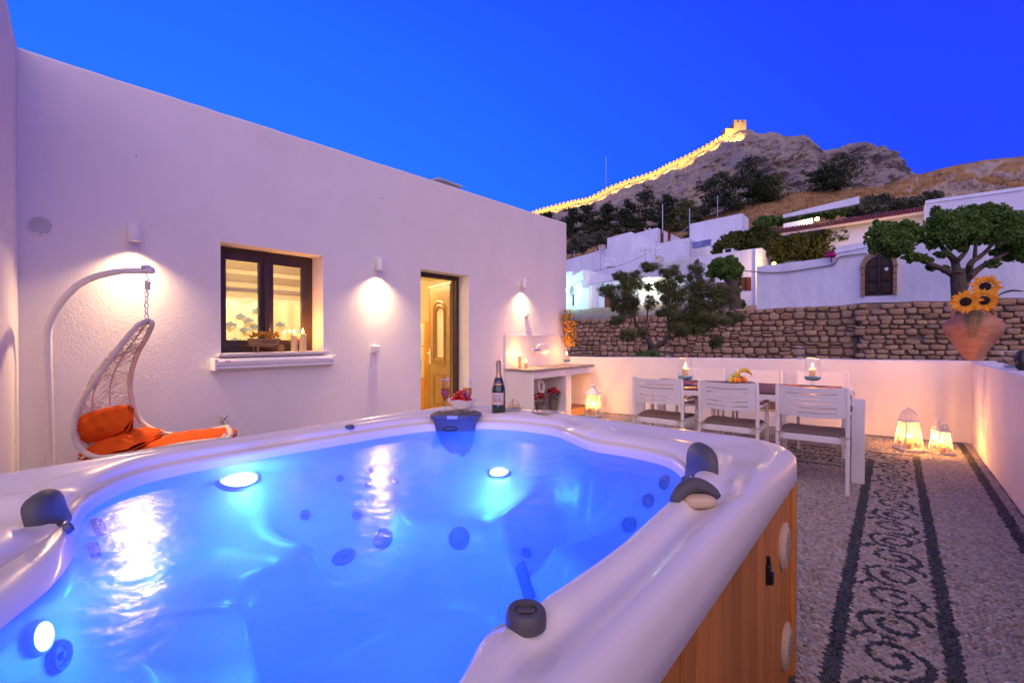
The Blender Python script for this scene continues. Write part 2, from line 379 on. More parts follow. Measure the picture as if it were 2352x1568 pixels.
# the top of the wall is hand finished: its arris wanders by a few millimetres
ne = 150; tv = []
for k in range(ne+1):
    y = YL-0.4+(YE-YL+0.4)*k/ne; w1 = 0.007*noise.noise(Vector((y*1.7, 3, 0)))+0.004*noise.noise(Vector((y*7, 9, 0))); w2 = 0.006*noise.noise(Vector((y*2.3, 21, 0)))
    tv += [(XH, y, DZ1), (XH+w2*.5, y, ztop(y)-0.022+w1), (XH-0.006, y, ztop(y)-0.006+w1), (XH-0.03, y, ztop(y)+w1), (XH-0.22, y, ztop(y))]
m_.add(tv, [(k*5+q, k*5+5+q, k*5+6+q, k*5+1+q) for k in range(ne) for q in range(4)])
def reveal(mb, y0, y1, z0, z1, d, bottom=True):
    a = [(XH, y0, z0), (XH, y1, z0), (XH, y1, z1), (XH, y0, z1)]; b = [(XH-d, y, z) for _, y, z in a]
    mb.add(a+b, [(0, 3, 7, 4), (3, 2, 6, 7), (2, 1, 5, 6)]+([(1, 0, 4, 5)] if bottom else []))
reveal(m_, WY0, WY1, WZ0, WZ1, 0.30); reveal(m_, DY0, DY1, -0.005, DZ1, 0.30)
# roof, end wall, back
XB = XH-5.2
z0, z1 = ztop(YL-0.4), ztop(YE)
m_.add([(XH-0.22, YL-0.4, z0), (XH-0.22, YE, z1), (XB, YE, z1), (XB, YL-0.4, z0)], [(0, 1, 2, 3)])
m_.add([(XH, YE, -0.6), (XB, YE, -0.6), (XB, YE, z1), (XH-0.015, YE, z1), (XH, YE, z1-0.015)], [(0, 1, 2, 3, 4)])
m_.add([(XB, YE, -0.6), (XB, YL-0.4, -0.6), (XB, YL-0.4, z0), (XB, YE, z1)], [(0, 1, 2, 3)])
m_.add([(XB, YL-0.4, -0.6), (XH, YL-0.4, -0.6), (XH, YL-0.4, z0), (XB, YL-0.4, z0)], [(0, 1, 2, 3)])
obj('wall', m_, M['plaster'], house)
for px, py, r_ in ((313, 357, .005), (878, 455, .006), (1262, 540, .003)):
    p = onx(px, py, XH); q = MB(); q.lathe([(r_, 0), (r_*.7, .004), (1e-5, .005)], 9, p, rot=Matrix.Rotation(R(90), 3, 'Y')); q.tube([p+Vector((.001, 0, -r_*.4)), p+Vector((.001, -.004, -r_*3.2))], r_*.22, 5); obj('wall_mark', q, mat('rust_mark', (.16, .09, .08), .9) if 'rust_mark' not in bpy.data.materials else bpy.data.materials['rust_mark'], house)
# side wing: a wall that meets the house at the near corner
wing = thing('wing_wall', 'tall plain white wall standing at a corner next to the round vent', 'wall', (-4, 0.2, 0))
m_ = MB()
pa, pb = Vector((XH+0.0, YL, 0)), Vector((-3.05, 0.13, 0))
m_.prism([(pa.x, pa.y, -0.4), (pb.x, pb.y, -0.4), (pb.x, pb.y-2.2, -0.4), (pa.x-0.02, pa.y-2.5, -0.4)], (0, 0, 3.72))
obj('wall', m_, M['plaster'], wing, bevel=0.012)
# interior rooms: cream walls, floor, ceiling, and their ceiling lamps
M['cream'] = mat('cream_paint', (0.80, 0.72, 0.52), 0.8)
M['roomfloor'] = mat('room_tiles', (0.45, 0.36, 0.26), 0.5)
def room(name, x0, x1, y0, y1, z0, z1):
    r_ = MB()
    r_.add([(x0, y0, z0), (x1, y0, z0), (x1, y1, z0), (x0, y1, z0), (x0, y0, z1), (x1, y0, z1), (x1, y1, z1), (x0, y1, z1)],
           [(0, 3, 7, 4), (0, 4, 5, 1), (3, 2, 6, 7), (4, 7, 6, 5)])
    r_.cur = 1; r_.add([(x0, y0, z0), (x1, y0, z0), (x1, y1, z0), (x0, y1, z0)], [(0, 1, 2, 3)])
    return obj(name, r_, [M['cream'], M['roomfloor']], house)
room('bathroom', XH-2.4, XH-0.301, 0.9, 3.55, 0.3, 2.6); room('kitchen', XH-3.6, XH-0.301, 3.65, 7.2, -0.005, 2.6)
# inner faces of the front wall around the openings
m_ = MB(); xi = XH-0.30
for (a, b, c, d) in ((0.9, WY0, 0.3, 2.6), (WY1, 3.55, 0.3, 2.6), (WY0, WY1, 0.3, WZ0), (WY0, WY1, WZ1, 2.6), (3.65, DY0, 0, 2.6), (DY1, 7.2, 0, 2.6), (DY0, DY1, DZ1, 2.6)):
    m_.add([(xi, a, c), (xi, a, d), (xi, b, d), (xi, b, c)], [(0, 1, 2, 3)])
obj('inner_wall', m_, M['cream'], house)
def ceiling_light(label, loc, en, col):
    t = thing('ceiling_lamp', label, 'lamp', loc)
    d_ = MB(); d_.lathe([(0.14, 0.0), (0.14, -0.03), (0.10, -0.06), (1e-5, -0.065)], 24, loc); obj('shade', d_, emat('lamp_glass', (1.0, 0.80, 0.48), 5.0), t, smooth=True)
    lamp('bulb', 'POINT', Vector(loc)+Vector((0, 0, -0.22)), en, col, t, 0.10)
ceiling_light('round ceiling lamp inside the bathroom behind the window blind', (XH-0.85, 2.1, 2.595), 115, (1.0, 0.80, 0.50))
ceiling_light('round ceiling lamp inside the kitchen behind the open door', (XH-1.5, 4.9, 2.595), 140, (1.0, 0.74, 0.38))
# ---- window
def frame_rect(mb, x, y0, y1, z0, z1, w, d):
    """a rectangular frame in the plane x, bars of width w and depth d"""
    mb.box((x, (y0+y1)/2, z0+w/2), (d, y1-y0, w)); mb.box((x, (y0+y1)/2, z1-w/2), (d, y1-y0, w))
    mb.box((x, y0+w/2, (z0+z1)/2), (d, w, z1-z0-2*w)); mb.box((x, y1-w/2, (z0+z1)/2), (d, w, z1-z0-2*w))
xw = XH-REV
w_ = MB(); frame_rect(w_, xw-0.025, WY0+0.001, WY1-0.001, WZ0+0.001, WZ1-0.001, 0.055, 0.05)
win = tag(obj('window', w_, M['darkwood'], house, bevel=0.004))
ym = (WY0+WY1)/2
for s, (a, b) in enumerate(((WY0+0.052, ym-0.002), (ym+0.002, WY1-0.052))):
    c_ = MB(); frame_rect(c_, xw-0.012, a, b, WZ0+0.052, WZ1-0.052, 0.068, 0.046)
    cs = obj('casement', c_, M['darkwood'], win, bevel=0.005)
    p_ = MB(); p_.box((xw-0.012, (a+b)/2, (WZ0+WZ1)/2), (0.006, b-a-0.13, WZ1-WZ0-0.236)); obj('pane', p_, M['pane'], win)
p_ = MB(); p_.box((xw+0.022, ym, (WZ0+WZ1)/2), (0.02, 0.05, WZ1-WZ0-0.11)); obj('meeting_rail', p_, M['darkwood'], win, bevel=0.005)
s_ = MB(); s_.box((XH-0.075, ym, WZ0-0.013), (0.27, WY1-WY0+0.0, 0.022)); s_.box((XH+0.031, ym, WZ0-0.013), (0.06, WY1-WY0+0.07, 0.026))
obj('sill', s_, mat('pale_marble', (0.72, 0.68, 0.62), 0.4, var=(0.64, 0.6, 0.55), vscale=5), win, bevel=0.003)
# awning cassette under the sill
aw = thing('shade_cassette', 'long white retractable shade box under the window sill', 'shade box', (XH+0.05, ym, 1.02))
a_ = MB(); prof = [(0.0, 1.118), (0.085, 1.113), (0.098, 1.09), (0.092, 1.06), (0.075, 1.048), (0.088, 1.03), (0.07, 1.018), (0.0, 1.018)]
y0, y1 = 1.560, 2.658
vs = [(XH+x, y0, z) for x, z in prof]+[(XH+x, y1, z) for x, z in prof]; k = len(prof)
a_.add(vs, [tuple(range(k)), tuple(range(2*k-1, k-1, -1))]+[(i, i+k, (i+1) % k+k, (i+1) % k) for i in range(k)])
obj('housing', a_, M['white_plastic'], aw)
for y in (y0-0.012, y1+0.012):
    e_ = MB(); e_.box((XH+0.052, y, 1.066), (0.104, 0.024, 0.112)); obj('end_cap', e_, M['white_plastic'], aw, bevel=0.008)
l_ = MB(); l_.box((XH+0.099, y0+0.085, 1.094), (0.003, 0.045, 0.007)); obj('badge', l_, mat('red_print', (0.45, 0.04, 0.05), 0.6), aw)
# striped blind with a scalloped hem, and the fish curtain behind it
bl = thing('roman_blind', 'striped cream and taupe blind with a scalloped hem behind the window', 'blind', (xw-0.12, ym, 1.6))
for k, (za, zb, dark) in enumerate(((2.20, 2.05, 0), (2.05, 1.975, 1), (1.975, 1.93, 0), (1.93, 1.855, 1), (1.855, 1.80, 0), (1.80, 1.755, 1), (1.755, 1.70, 0))):
    b_ = MB(); b_.box((xw-0.12-0.004*dark, ym, (za+zb)/2), (0.006, 0.99, za-zb)); obj('stripe', b_, cloth_mat('blind_stripe', (0.50, 0.42, 0.31) if dark else (0.86, 0.80, 0.62), 0.72), bl)
b_ = MB(); top = []; n = 40
for i in range(n+1):
    y = ym-0.495+0.99*i/n; z = 1.655+0.022*math.cos((y-ym)*2*math.pi/0.30)
    top += [(xw-0.124, y, 1.70), (xw-0.124, y, z)]
b_.add(top, [(2*i, 2*i+1, 2*i+3, 2*i+2) for i in range(n)]); obj('hem', b_, cloth_mat('blind_hem', (0.50, 0.42, 0.31), 0.72), bl)
b_ = MB(); b_.tube([(xw-0.118, ym-0.495, 1.778), (xw-0.118, ym+0.495, 1.778)], 0.007, 8); obj('rod', b_, M['white_metal'], bl)
XCU = XH-1.25
cu = thing('shower_curtain', 'cream shower curtain printed with grey fish behind the window', 'curtain', (XCU, 2.0, 0.6))
xcu = XCU
c_ = MB(); n = 60
vs = []
for i in range(n+1):
    y = 1.45+1.62*i/n; x = xcu+0.008*math.sin(i*0.9)+0.004*math.sin(i*2.3)
    vs += [(x, y, 0.6), (x, y, 2.3)]
c_.add(vs, [(2*i, 2*i+2, 2*i+3, 2*i+1) for i in range(n)]); obj('cloth', c_, cloth_mat('curtain_cloth', (0.84, 0.76, 0.56), 0.3), cu, smooth=True)
def fish_at(px, py, s=1.0):
    p = onx(px, py, xcu+0.016); L = 0.125*s; f_ = MB()
    out = [(-0.5, 0.0), (-0.36, 0.10), (-0.18, 0.19), (-0.05, 0.24), (0.02, 0.34), (0.10, 0.22), (0.26, 0.10), (0.34, 0.07), (0.50, 0.22), (0.46, 0.0), (0.50, -0.22), (0.33, -0.09), (0.15, -0.17), (-0.10, -0.22), (-0.36, -0.12)]
    f_.add([(p.x, p.y+a*L, p.z+b*L) for a, b in out], [tuple(range(len(out)))]); obj('fish_print', f_, M['fish'], cu)
M['fish'] = mat('fish_ink', (0.10, 0.12, 0.16), 0.8, var=(0.22, 0.24, 0.28), vscale=40)
for px, py in ((553, 726), (590, 714), (530, 745), (570, 735), (562, 757), (540, 782), (643, 745), (585, 750)): fish_at(px, py)
gf = MB(); gf.box((XH-1.2, 3.20, 1.5), (0.02, 0.16, 1.4)); tag(obj('gold_mosaic_panel', gf, mat('gold_mosaic', (0.62, 0.42, 0.06), 0.35, metal=0.3, var=(0.30, 0.18, 0.02), vscale=22)), 'narrow gold mosaic panel behind the window beside the curtain', 'wall panel')
# ---- door
fx = XH-0.245
d_ = MB(); d_.box((fx, DY0+0.03, DZ1/2), (0.09, 0.058, DZ1-0.002)); d_.box((fx, DY1-0.03, DZ1/2), (0.09, 0.058, DZ1-0.002)); d_.box((fx, (DY0+DY1)/2, DZ1-0.031), (0.09, DY1-DY0-0.12, 0.06))
obj('door_frame', d_, M['darkwood'], house, bevel=0.004)
hinge = Vector((fx-0.02, DY1-0.068, 0.01)); dirv = Vector((-5.735, 4.97, 0))-Vector((hinge.x, hinge.y, 0)); dirv.normalize()
leaf = thing('door', 'honey wood door with arched glass panel standing open inwards', 'door', hinge, math.atan2(dirv.y, dirv.x))
DW, DH, DT = 0.80, 2.10, 0.045     # local: x along the leaf from the hinge, y = thickness, visible face is +y
def frame_in_leaf(x0, x1, z0, z1, w, yy, arch=False):
    f_ = MB()
    if not arch: poly = [(x0, z0), (x1, z0), (x1, z1), (x0, z1)]
    else:
        xm, r_ = (x0+x1)/2, (x1-x0)/2; poly = [(x0, z0), (x1, z0)]+[(xm+r_*math.cos(a), z1-r_*0.55+r_*0.55*math.sin(a)) for a in [math.pi*i/10 for i in range(11)]]
    f_.tube([(x, yy, z) for x, z in poly], w, 6, closed=True); return f_, poly
sl = MB(); gx0, gx1, gz0, gz1 = 0.26, 0.54, 1.0, 1.74
for (a, b, c, d) in ((0, gx0, 0, DH), (gx1, DW, 0, DH), (gx0, gx1, 0, gz0), (gx0, gx1, gz1, DH)): sl.box(((a+b)/2, 0, (c+d)/2), (b-a, DT, d-c))
obj('slab', sl, M['doorwood'], leaf, local=True)
# arched corner fillets and glass
_, poly = frame_in_leaf(gx0, gx1, gz0, gz1, 0.01, 0, True)
fil = MB()
for sgn in (0, 1):
    arc = poly[2:]; half = arc[:6] if sgn == 0 else arc[5:]
    cx_ = gx1 if sgn == 0 else gx0
    ring = [(x, z) for x, z in half]+[(cx_, gz1)]
    if sgn == 0: ring = ring
    fil.prism([(x, -DT/2+0.001, z) for x, z in ring], (0, DT-0.002, 0))
obj('arch_fillet', fil, M['doorwood'], leaf, local=True)
gl = MB(); gl.add([(x, 0.0, z) for x, z in poly], [tuple(range(len(poly)))]); obj('frosted_glass', gl, mat('frosted_glass', (0.80, 0.76, 0.62), 0.5, var=(0.62, 0.58, 0.46), vscale=60), leaf, local=True)
for sy in (-1, 1):
    yy = sy*DT/2
    for (a, b, c, d, w, ar) in ((gx0-0.03, gx1+0.03, gz0-0.04, gz1+0.04, 0.012, True), (gx0-0.07, gx1+0.07, gz0-0.09, gz1+0.10, 0.010, True), (0.20, 0.60, 0.22, 0.76, 0.012, False), (0.25, 0.55, 0.28, 0.70, 0.010, False), (0.03, DW-0.03, 0.03, DH-0.03, 0.006, False)):
        f_, _ = frame_in_leaf(a, b, c, d, w, yy, ar); obj('moulding', f_, M['doorwood'], leaf, local=True, smooth=True)
    rp = MB(); rp.box((0.40, yy+sy*0.004, 0.49), (0.26, 0.012, 0.38)); obj('panel', rp, M['doorwood'], leaf, local=True, bevel=0.005)
    h_ = MB(); h_.box((DW-0.07, yy+sy*0.006, 1.0), (0.035, 0.010, 0.24)); h_.tube([(DW-0.07, yy+sy*0.01, 1.05), (DW-0.07, yy+sy*0.05, 1.05), (DW-0.18, yy+sy*0.055, 1.05)], 0.009, 8)
    obj('handle', h_, M['white_metal'], leaf, local=True)
e_ = MB(); e_.box((0.012, 0, DH/2), (0.022, DT+0.004, DH-0.02)); obj('dark_edge', e_, M['darkwood'], leaf, local=True)
# kitchen unit with two ovens, seen through the door
ku = thing('kitchen_unit', 'tall orange pine kitchen unit with two built in ovens', 'cabinet', (-6.85, 5.9, 0))
kx = -6.56
k_ = MB(); k_.box((kx-0.30, 5.87, 0.80), (0.60, 0.58, 1.60)); obj('carcass', k_, M['pine'], ku, bevel=0.003)
for zc, hh in ((1.36, 0.40), (0.86, 0.56)):
    o_ = MB(); o_.box((kx-0.30, 5.575, zc), (0.56, 0.02, hh)); ov = obj('oven', o_, mat('oven_steel', (0.60, 0.58, 0.54), 0.35, metal=0.6), ku, bevel=0.004)
    o_ = MB(); o_.box((kx-0.30, 5.562, zc-0.06), (0.42, 0.012, hh*0.5)); obj('oven_glass', o_, M['black'], ov)
    for q in range(4):
        o_ = MB(); o_.lathe([(0.02, 0), (0.018, 0.02), (1e-5, 0.021)], 12, (kx-0.12-0.12*q, 5.565, zc+hh*0.36), rot=Matrix.Rotation(R(90), 3, 'X')); obj('oven_knob', o_, M['chrome'], ov)
    o_ = MB(); o_.tube([(kx-0.52, 5.54, zc+hh*0.2), (kx-0.08, 5.54, zc+hh*0.2)], 0.008, 8); obj('oven_bar', o_, M['chrome'], ov)
k_ = MB(); k_.box((kx-0.30, 5.572, 0.28), (0.57, 0.02, 0.50)); dr_ = obj('cupboard_door', k_, M['pine'], ku, bevel=0.004)
k_ = MB(); k_.ball((kx-0.06, 5.555, 0.45), 0.014, 10, 6); obj('knob', k_, M['steel'], dr_)
# ---- round wall vent
vt = thing('wall_vent', 'round slatted vent grille in the house wall', 'vent', (XH, 0.48, 2.09))
v_ = MB(); v_.lathe([(0.072, 0.0), (0.072, 0.008), (0.064, 0.013), (0.059, 0.011), (0.059, 0.0)], 32, (XH, 0.48, 2.09), rot=Matrix.Rotation(R(90), 3, 'Y')); obj('rim', v_, M['white_plastic'], vt, smooth=True)
v_ = MB(); v_.lathe([(0.059, 0.001), (1e-5, 0.0012)], 24, (XH, 0.48, 2.09), rot=Matrix.Rotation(R(90), 3, 'Y')); obj('throat', v_, M['blackhole'], vt)
for k in range(9):
    z = 2.09-0.050+0.0125*k; hw = math.sqrt(max(0.059**2-(z-2.09)**2, 0.0004))
    v_ = MB(); v_.box((XH+0.008, 0.48, z), (0.014, 2*hw, 0.006), Matrix.Rotation(R(35), 3, 'Y')); obj('slat', v_, M['white_plastic'], vt)
# ---- three wall lamps washing the wall
M['lampface'] = emat('lamp_lens', (1.0, 0.86, 0.62), 30.0)
for (y, z, lab, en) in ((0.995, 2.125, 'white cylinder wall lamp above the hanging egg chair', 135), (3.259, 2.152, 'white cylinder wall lamp between the window and the door', 135), (5.993, 2.185, 'white cylinder wall lamp above the outdoor sink', 110)):
    t = thing('wall_lamp', lab, 'wall lamp', (XH, y, z), group='cylinder wall lamps')
    b_ = MB(); b_.box((XH+0.012, y, z+0.005), (0.024, 0.05, 0.10)); obj('bracket', b_, M['white_metal'], t, bevel=0.004)
    b_ = MB(); b_.lathe([(0.0405, -0.068), (0.043, -0.07), (0.043, 0.066), (0.040, 0.07), (1e-5, 0.0705)], 28, (XH+0.075, y, z)); b_.lathe([(0.0435, 0.045), (0.0435, 0.049)], 28, (XH+0.075, y, z)); obj('shade', b_, M['white_metal'], t, smooth=True)
    b_ = MB(); b_.lathe([(0.040, -0.0655), (1e-5, -0.065)], 24, (XH+0.075, y, z)); obj('lens', b_, M['lampface'], t)
    lamp('bulb', 'SPOT', (XH+0.078, y, z-0.074), en, (1.0, 0.62, 0.30), t, 0.03, (0.42, 0, -1), 140, 1.0)
# ---- sockets and a garden tap on the wall
def socket(y, z, lab, s=1.0):
    t = thing('wall_socket', lab, 'socket', (XH, y, z))
    b_ = MB(); b_.box((XH+0.027*s, y, z), (0.054*s, 0.085*s, 0.085*s)); bo = obj('body', b_, M['white_plastic'], t, bevel=0.008)
    b_ = MB(); b_.box((XH+0.0565*s, y, z+0.005), (0.008, 0.075*s, 0.06*s)); obj('flap', b_, M['white_plastic'], t, bevel=0.004)
socket(3.221, 1.172, 'small white weatherproof socket low on the wall beside the door'); socket(6.109, 1.69, 'small white switch box above the outdoor sink', 0.9)
p = onx(515, 968, XH+0.05)
t = thing('garden_tap', 'brass garden tap with round handle low on the house wall', 'tap', (XH, p.y, p.z))
t_ = MB(); t_.tube([(XH, p.y, p.z), (XH+0.07, p.y, p.z), (XH+0.10, p.y, p.z-0.02), (XH+0.105, p.y, p.z-0.07)], [0.014, 0.014, 0.013, 0.011], 10); obj('spout', t_, M['steel'], t, smooth=True)
t_ = MB(); t_.tube([(XH+0.055, p.y, p.z), (XH+0.055, p.y, p.z+0.045)], 0.006, 8); t_.lathe([(0.022, 0.0), (0.026, 0.008), (0.022, 0.016), (1e-5, 0.017)], 12, (XH+0.055, p.y, p.z+0.04)); obj('handle', t_, M['chrome'], t, smooth=True)
# ---- things on the roof edge
p = onx(1013, 416, XH-0.6); b_ = MB(); b_.box((p.x, p.y, ztop(p.y)+0.10), (0.35, 0.42, 0.20)); b_.box((p.x, p.y, ztop(p.y)+0.215), (0.42, 0.50, 0.03))
tag(obj('roof_vent', b_, M['fargrey'], bevel=0.01), 'square grey vent cap on the flat house roof', 'vent')
p = onx(1112, 448, XH-0.5); b_ = MB(); b_.lathe([(0.10, 0), (0.10, 0.06), (0.14, 0.07), (0.10, 0.13), (1e-5, 0.15)], 20, (p.x, p.y, ztop(p.y))); tag(obj('roof_cowl', b_, M['white_metal'], smooth=True), 'small round white cowl on the flat house roof', 'vent')
# ================================================================== the hot tub
LIP, WAT = 0.90, 0.832
TC = Vector((-1.17, 0.95))
OX0, OX1, OY0, OY1, ORAD = -2.09, -0.268, -0.20, 2.14, 0.20
inner_ctl = [(-.40, .37), (-.442, .49), (-.428, .605), (-.42, .81), (-.43, 1.0), (-.44, 1.17), (-.45, 1.35), (-.50, 1.53), (-.62, 1.69), (-.79, 1.735), (-.96, 1.735), (-1.11, 1.81), (-1.27, 1.89), (-1.49, 1.87),
             (-1.66, 1.79), (-1.80, 1.63), (-1.87, 1.4), (-1.89, 1.12), (-1.91, .84), (-1.91, .56), (-1.87, .40), (-1.72, .26), (-1.55, .20), (-1.40, .15), (-1.24, .045), (-1.06, -.03), (-.86, .02), (-.62, .10), (-.45, .22)]
icur = [(p.x, p.y) for p in crv([(x, y, 0) for x, y in inner_ctl], 600, True)]
NT = 300
def ray_poly(poly, th):
    d = (math.cos(th), math.sin(th)); best = 0
    for (x0, y0), (x1, y1) in zip(poly, poly[1:]+poly[:1]):
        ax, ay, bx, by = x0-TC.x, y0-TC.y, x1-TC.x, y1-TC.y
        ex, ey = bx-ax, by-ay; den = d[0]*ey-d[1]*ex
        if abs(den) < 1e-12: continue
        t = (ax*ey-ay*ex)/den; u = (ax*d[1]-ay*d[0])/den
        if 0 <= u <= 1 and t > best: best = t
    return best
def rrect(x0, x1, y0, y1, r, n=14):
    out = []
    for cx_, cy_, a0 in ((x1-r, y1-r, 0), (x0+r, y1-r, 90), (x0+r, y0+r, 180), (x1-r, y0+r, 270)):
        for k in range(n+1):
            a = R(a0+90*k/n); out.append((cx_+r*math.cos(a), cy_+r*math.sin(a)))
    return out
opoly = rrect(OX0, OX1, OY0, OY1, ORAD)
angs = [2*math.pi*k/NT for k in range(NT)]
ri = np.array([ray_poly(icur, a) for a in angs]); ro = np.array([ray_poly(opoly, a) for a in angs])
ca, sa = np.cos(angs), np.sin(angs)
def gz(x, y, cx_, cy_, sx, sy, rot=0):
    dx, dy = x-cx_, y-cy_; c, s = math.cos(rot), math.sin(rot); u, v = dx*c+dy*s, -dx*s+dy*c
    return np.exp(-(u/sx)**2-(v/sy)**2)
def flatdip(x, y, cx_, cy_, sx, sy, rot=0, p=4):
    dx, dy = x-cx_, y-cy_; c, s = math.cos(rot), math.sin(rot); u, v = dx*c+dy*s, -dx*s+dy*c
    return np.exp(-(np.abs(u/sx)**p+np.abs(v/sy)**p))
def pxr(x, y): p = onz(x, y, LIP); return p.x, p.y
feat = []     # (x, y, sx, sy, rot, depth, flat)
for (px, py, sx, sy, rot, dep, fl_) in ((640, 1008, .10, .05, R(90), -.018, 1), (730, 1003, .05, .045, R(90), .010, 1), (1330, 972, .09, .055, R(10), -.018, 1), (1385, 990, .05, .05, R(10), .012, 1),
        (1215, 950, .10, .045, 0, .010, 1), (1290, 955, .05, .04, 0, -.014, 1), (1600, 1050, .07, .11, R(-45), -.016, 0), (1680, 1060, .05, .16, R(40), .012, 0), (1650, 1120, .05, .05, 0, -.016, 0),
        (110, 1110, .16, .05, R(40), -.02, 0), (60, 1150, .10, .03, R(35), .014, 0), (40, 1190, .12, .04, R(20), -.02, 0), (90, 1240, .10, .07, R(-30), -.018, 0), (330, 1050, .05, .16, 0, .006, 0),
        (1480, 990, .18, .03, R(8), .008, 0), (1690, 1010, .10, .02, R(-20), -.008, 0), (1208, 1425, .05, .05, 0, -.010, 1), (1140, 945, .045, .045, 0, -.006, 1), (1050, 950, .17, .15, 0, -.012, 1)):
    x, y = pxr(px, py); feat.append((x, y, sx, sy, rot, dep, fl_))
rings = []
def ring_xy(rad): return TC.x+rad*ca, TC.y+rad*sa
def add_ring(rad, z): x, y = ring_xy(rad); rings.append(np.stack([x, y, np.broadcast_to(z, x.shape)], 1))
add_ring(ro-0.030, LIP-0.118); add_ring(ro-0.008, LIP-0.120); add_ring(ro+0.002, LIP-0.110); add_ring(ro, LIP-0.06); add_ring(ro-0.004, LIP-0.034)
prof = [(.05, -.018), (.10, -.006), (.16, -.001), (.24, 0.001), (.32, -.003), (.40, -.009), (.48, -.014), (.56, -.017), (.62, -.016), (.66, -.010), (.70, -.001), (.76, .004), (.84, .005), (.91, .001), (.96, -.008), (.985, -.017), (1.0, -.030)]
for t, dz in prof:
    rad = ro+(ri-ro)*t; x, y = ring_xy(rad); z = np.full(NT, LIP+dz)
    for (fx_, fy_, sx, sy, rot, dep, fl_) in feat: z = z+dep*(flatdip if fl_ else gz)(x, y, fx_, fy_, sx, sy, rot)*(1 if t > 0.2 else t*5)
    rings.append(np.stack([x, y, z], 1))
th = np.array(angs)
seat = 0.05*np.cos(4*(th-0.7))+0.02*np.cos(7*th)
for a_, h_ in ((18, .10), (62, .07), (98, .10), (150, .09), (196, .09), (238, .07), (312, .09)):      # arms between the moulded seats
    dth = (th-R(a_)+math.pi) % (2*math.pi)-math.pi; seat = seat+h_*np.exp(-(dth/R(6.5))**2)
wob = 1+0.04*np.cos(4*(th-0.7))
ins = 0.085*np.exp(-((th-R(268))/R(13))**2)          # the wall slopes further in below the low near rim
for s_, dz in ((.99, .045), (.982, .02), (.975, -.005), (.965, -.03), (.95, -.07), (.935, -.13), (.91, -.20), (.885, -.26), (.85, -.31), (.80, -.335)):
    add_ring(ri*s_-ins*min(1, max(0, (LIP-.03-WAT-dz)/(LIP-.03-WAT))), WAT+dz+seat*np.clip(-dz/.33, 0, 1))
for s_, dz in ((.74, -.345), (.68, -.35), (.62, -.35), (.575, -.357), (.55, -.375), (.53, -.42), (.505, -.52), (.485, -.60), (.46, -.635), (.42, -.65), (.30, -.655), (.15, -.655)):
    f_ = 1.0 if s_ > .56 else max(0.0, (s_-.42)/.14)
    add_ring(ri*s_*wob, WAT+dz+seat*f_)
tub = thing('hot_tub', 'large acrylic hot tub with glowing blue water and cedar skirt', 'hot tub', (TC.x, TC.y, 0))
sh = MB(); nr = len(rings); sh.v = [tuple(v) for r_ in rings for v in r_]+[(TC.x, TC.y, WAT-.655)]
for i in range(nr-1):
    for k in range(NT):
        l = (k+1) % NT; sh.f.append((i*NT+k, i*NT+l, (i+1)*NT+l, (i+1)*NT+k)); sh.m.append(0)
for k in range(NT): sh.f.append(((nr-1)*NT+k, (nr-1)*NT+(k+1) % NT, nr*NT)); sh.m.append(0)
shell = obj('shell', sh, M['acrylic'], tub, smooth='all')
BVH = BVHTree.FromPolygons(sh.v, sh.f)
def hit(px, py):
    d = ray(px, py).normalized(); l, nn, i, dist = BVH.ray_cast(EYEP, d)
    if nn is not None and nn.dot(d) > 0: nn = -nn
    return l, nn
# water
wm = bpy.data.materials.new('pool_water'); wm.use_nodes = True; nt = wm.node_tree; nt.nodes.clear()
N_ = lambda t: nt.nodes.new(t)
tr = N_('ShaderNodeBsdfTransparent'); tr.inputs[0].default_value = (0.38, 0.58, 0.98, 1)
tl = N_('ShaderNodeBsdfTranslucent'); tl.inputs[0].default_value = (0.36, 0.58, 1.0, 1)
gy = N_('ShaderNodeBsdfGlossy'); gy.inputs['Roughness'].default_value = 0.20
fr = N_('ShaderNodeFresnel'); fr.inputs['IOR'].default_value = 1.33
m1 = N_('ShaderNodeMixShader'); m1.inputs[0].default_value = 0.24; m2 = N_('ShaderNodeMixShader'); om = N_('ShaderNodeOutputMaterial')
tcn = N_('ShaderNodeTexCoord'); nz = N_('ShaderNodeTexNoise'); nz.inputs['Scale'].default_value = 16; nz.inputs['Detail'].default_value = 5
nz2 = N_('ShaderNodeTexNoise'); nz2.inputs['Scale'].default_value = 5; nz2.inputs['Detail'].default_value = 2
bp = N_('ShaderNodeBump'); bp.inputs['Strength'].default_value = 0.30; bp.inputs['Distance'].default_value = 0.010
ad = N_('ShaderNodeMath'); ad.operation = 'ADD'
for q in (nz, nz2): nt.links.new(tcn.outputs['Object'], q.inputs['Vector'])
nt.links.new(nz.outputs['Fac'], ad.inputs[0]); nt.links.new(nz2.outputs['Fac'], ad.inputs[1]); nt.links.new(ad.outputs[0], bp.inputs['Height'])
nt.links.new(bp.outputs[0], gy.inputs['Normal']); nt.links.new(bp.outputs[0], fr.inputs['Normal'])
nt.links.new(tr.outputs[0], m1.inputs[1]); nt.links.new(tl.outputs[0], m1.inputs[2]); nt.links.new(fr.outputs[0], m2.inputs[0])
nt.links.new(m1.outputs[0], m2.inputs[1]); nt.links.new(gy.outputs[0], m2.inputs[2]); nt.links.new(m2.outputs[0], om.inputs[0])
w_ = MB(); rw = ri*0.985-ins*.9
w_.v = [(TC.x+rw[k]*s_*ca[k], TC.y+rw[k]*s_*sa[k], WAT) for s_ in (1, .8, .6, .4, .2) for k in range(NT)]+[(TC.x, TC.y, WAT)]
for i in range(4):
    for k in range(NT): w_.f.append((i*NT+k, i*NT+(k+1) % NT, (i+1)*NT+(k+1) % NT, (i+1)*NT+k)); w_.m.append(0)
for k in range(NT): w_.f.append((4*NT+k, 4*NT+(k+1) % NT, 5*NT)); w_.m.append(0)
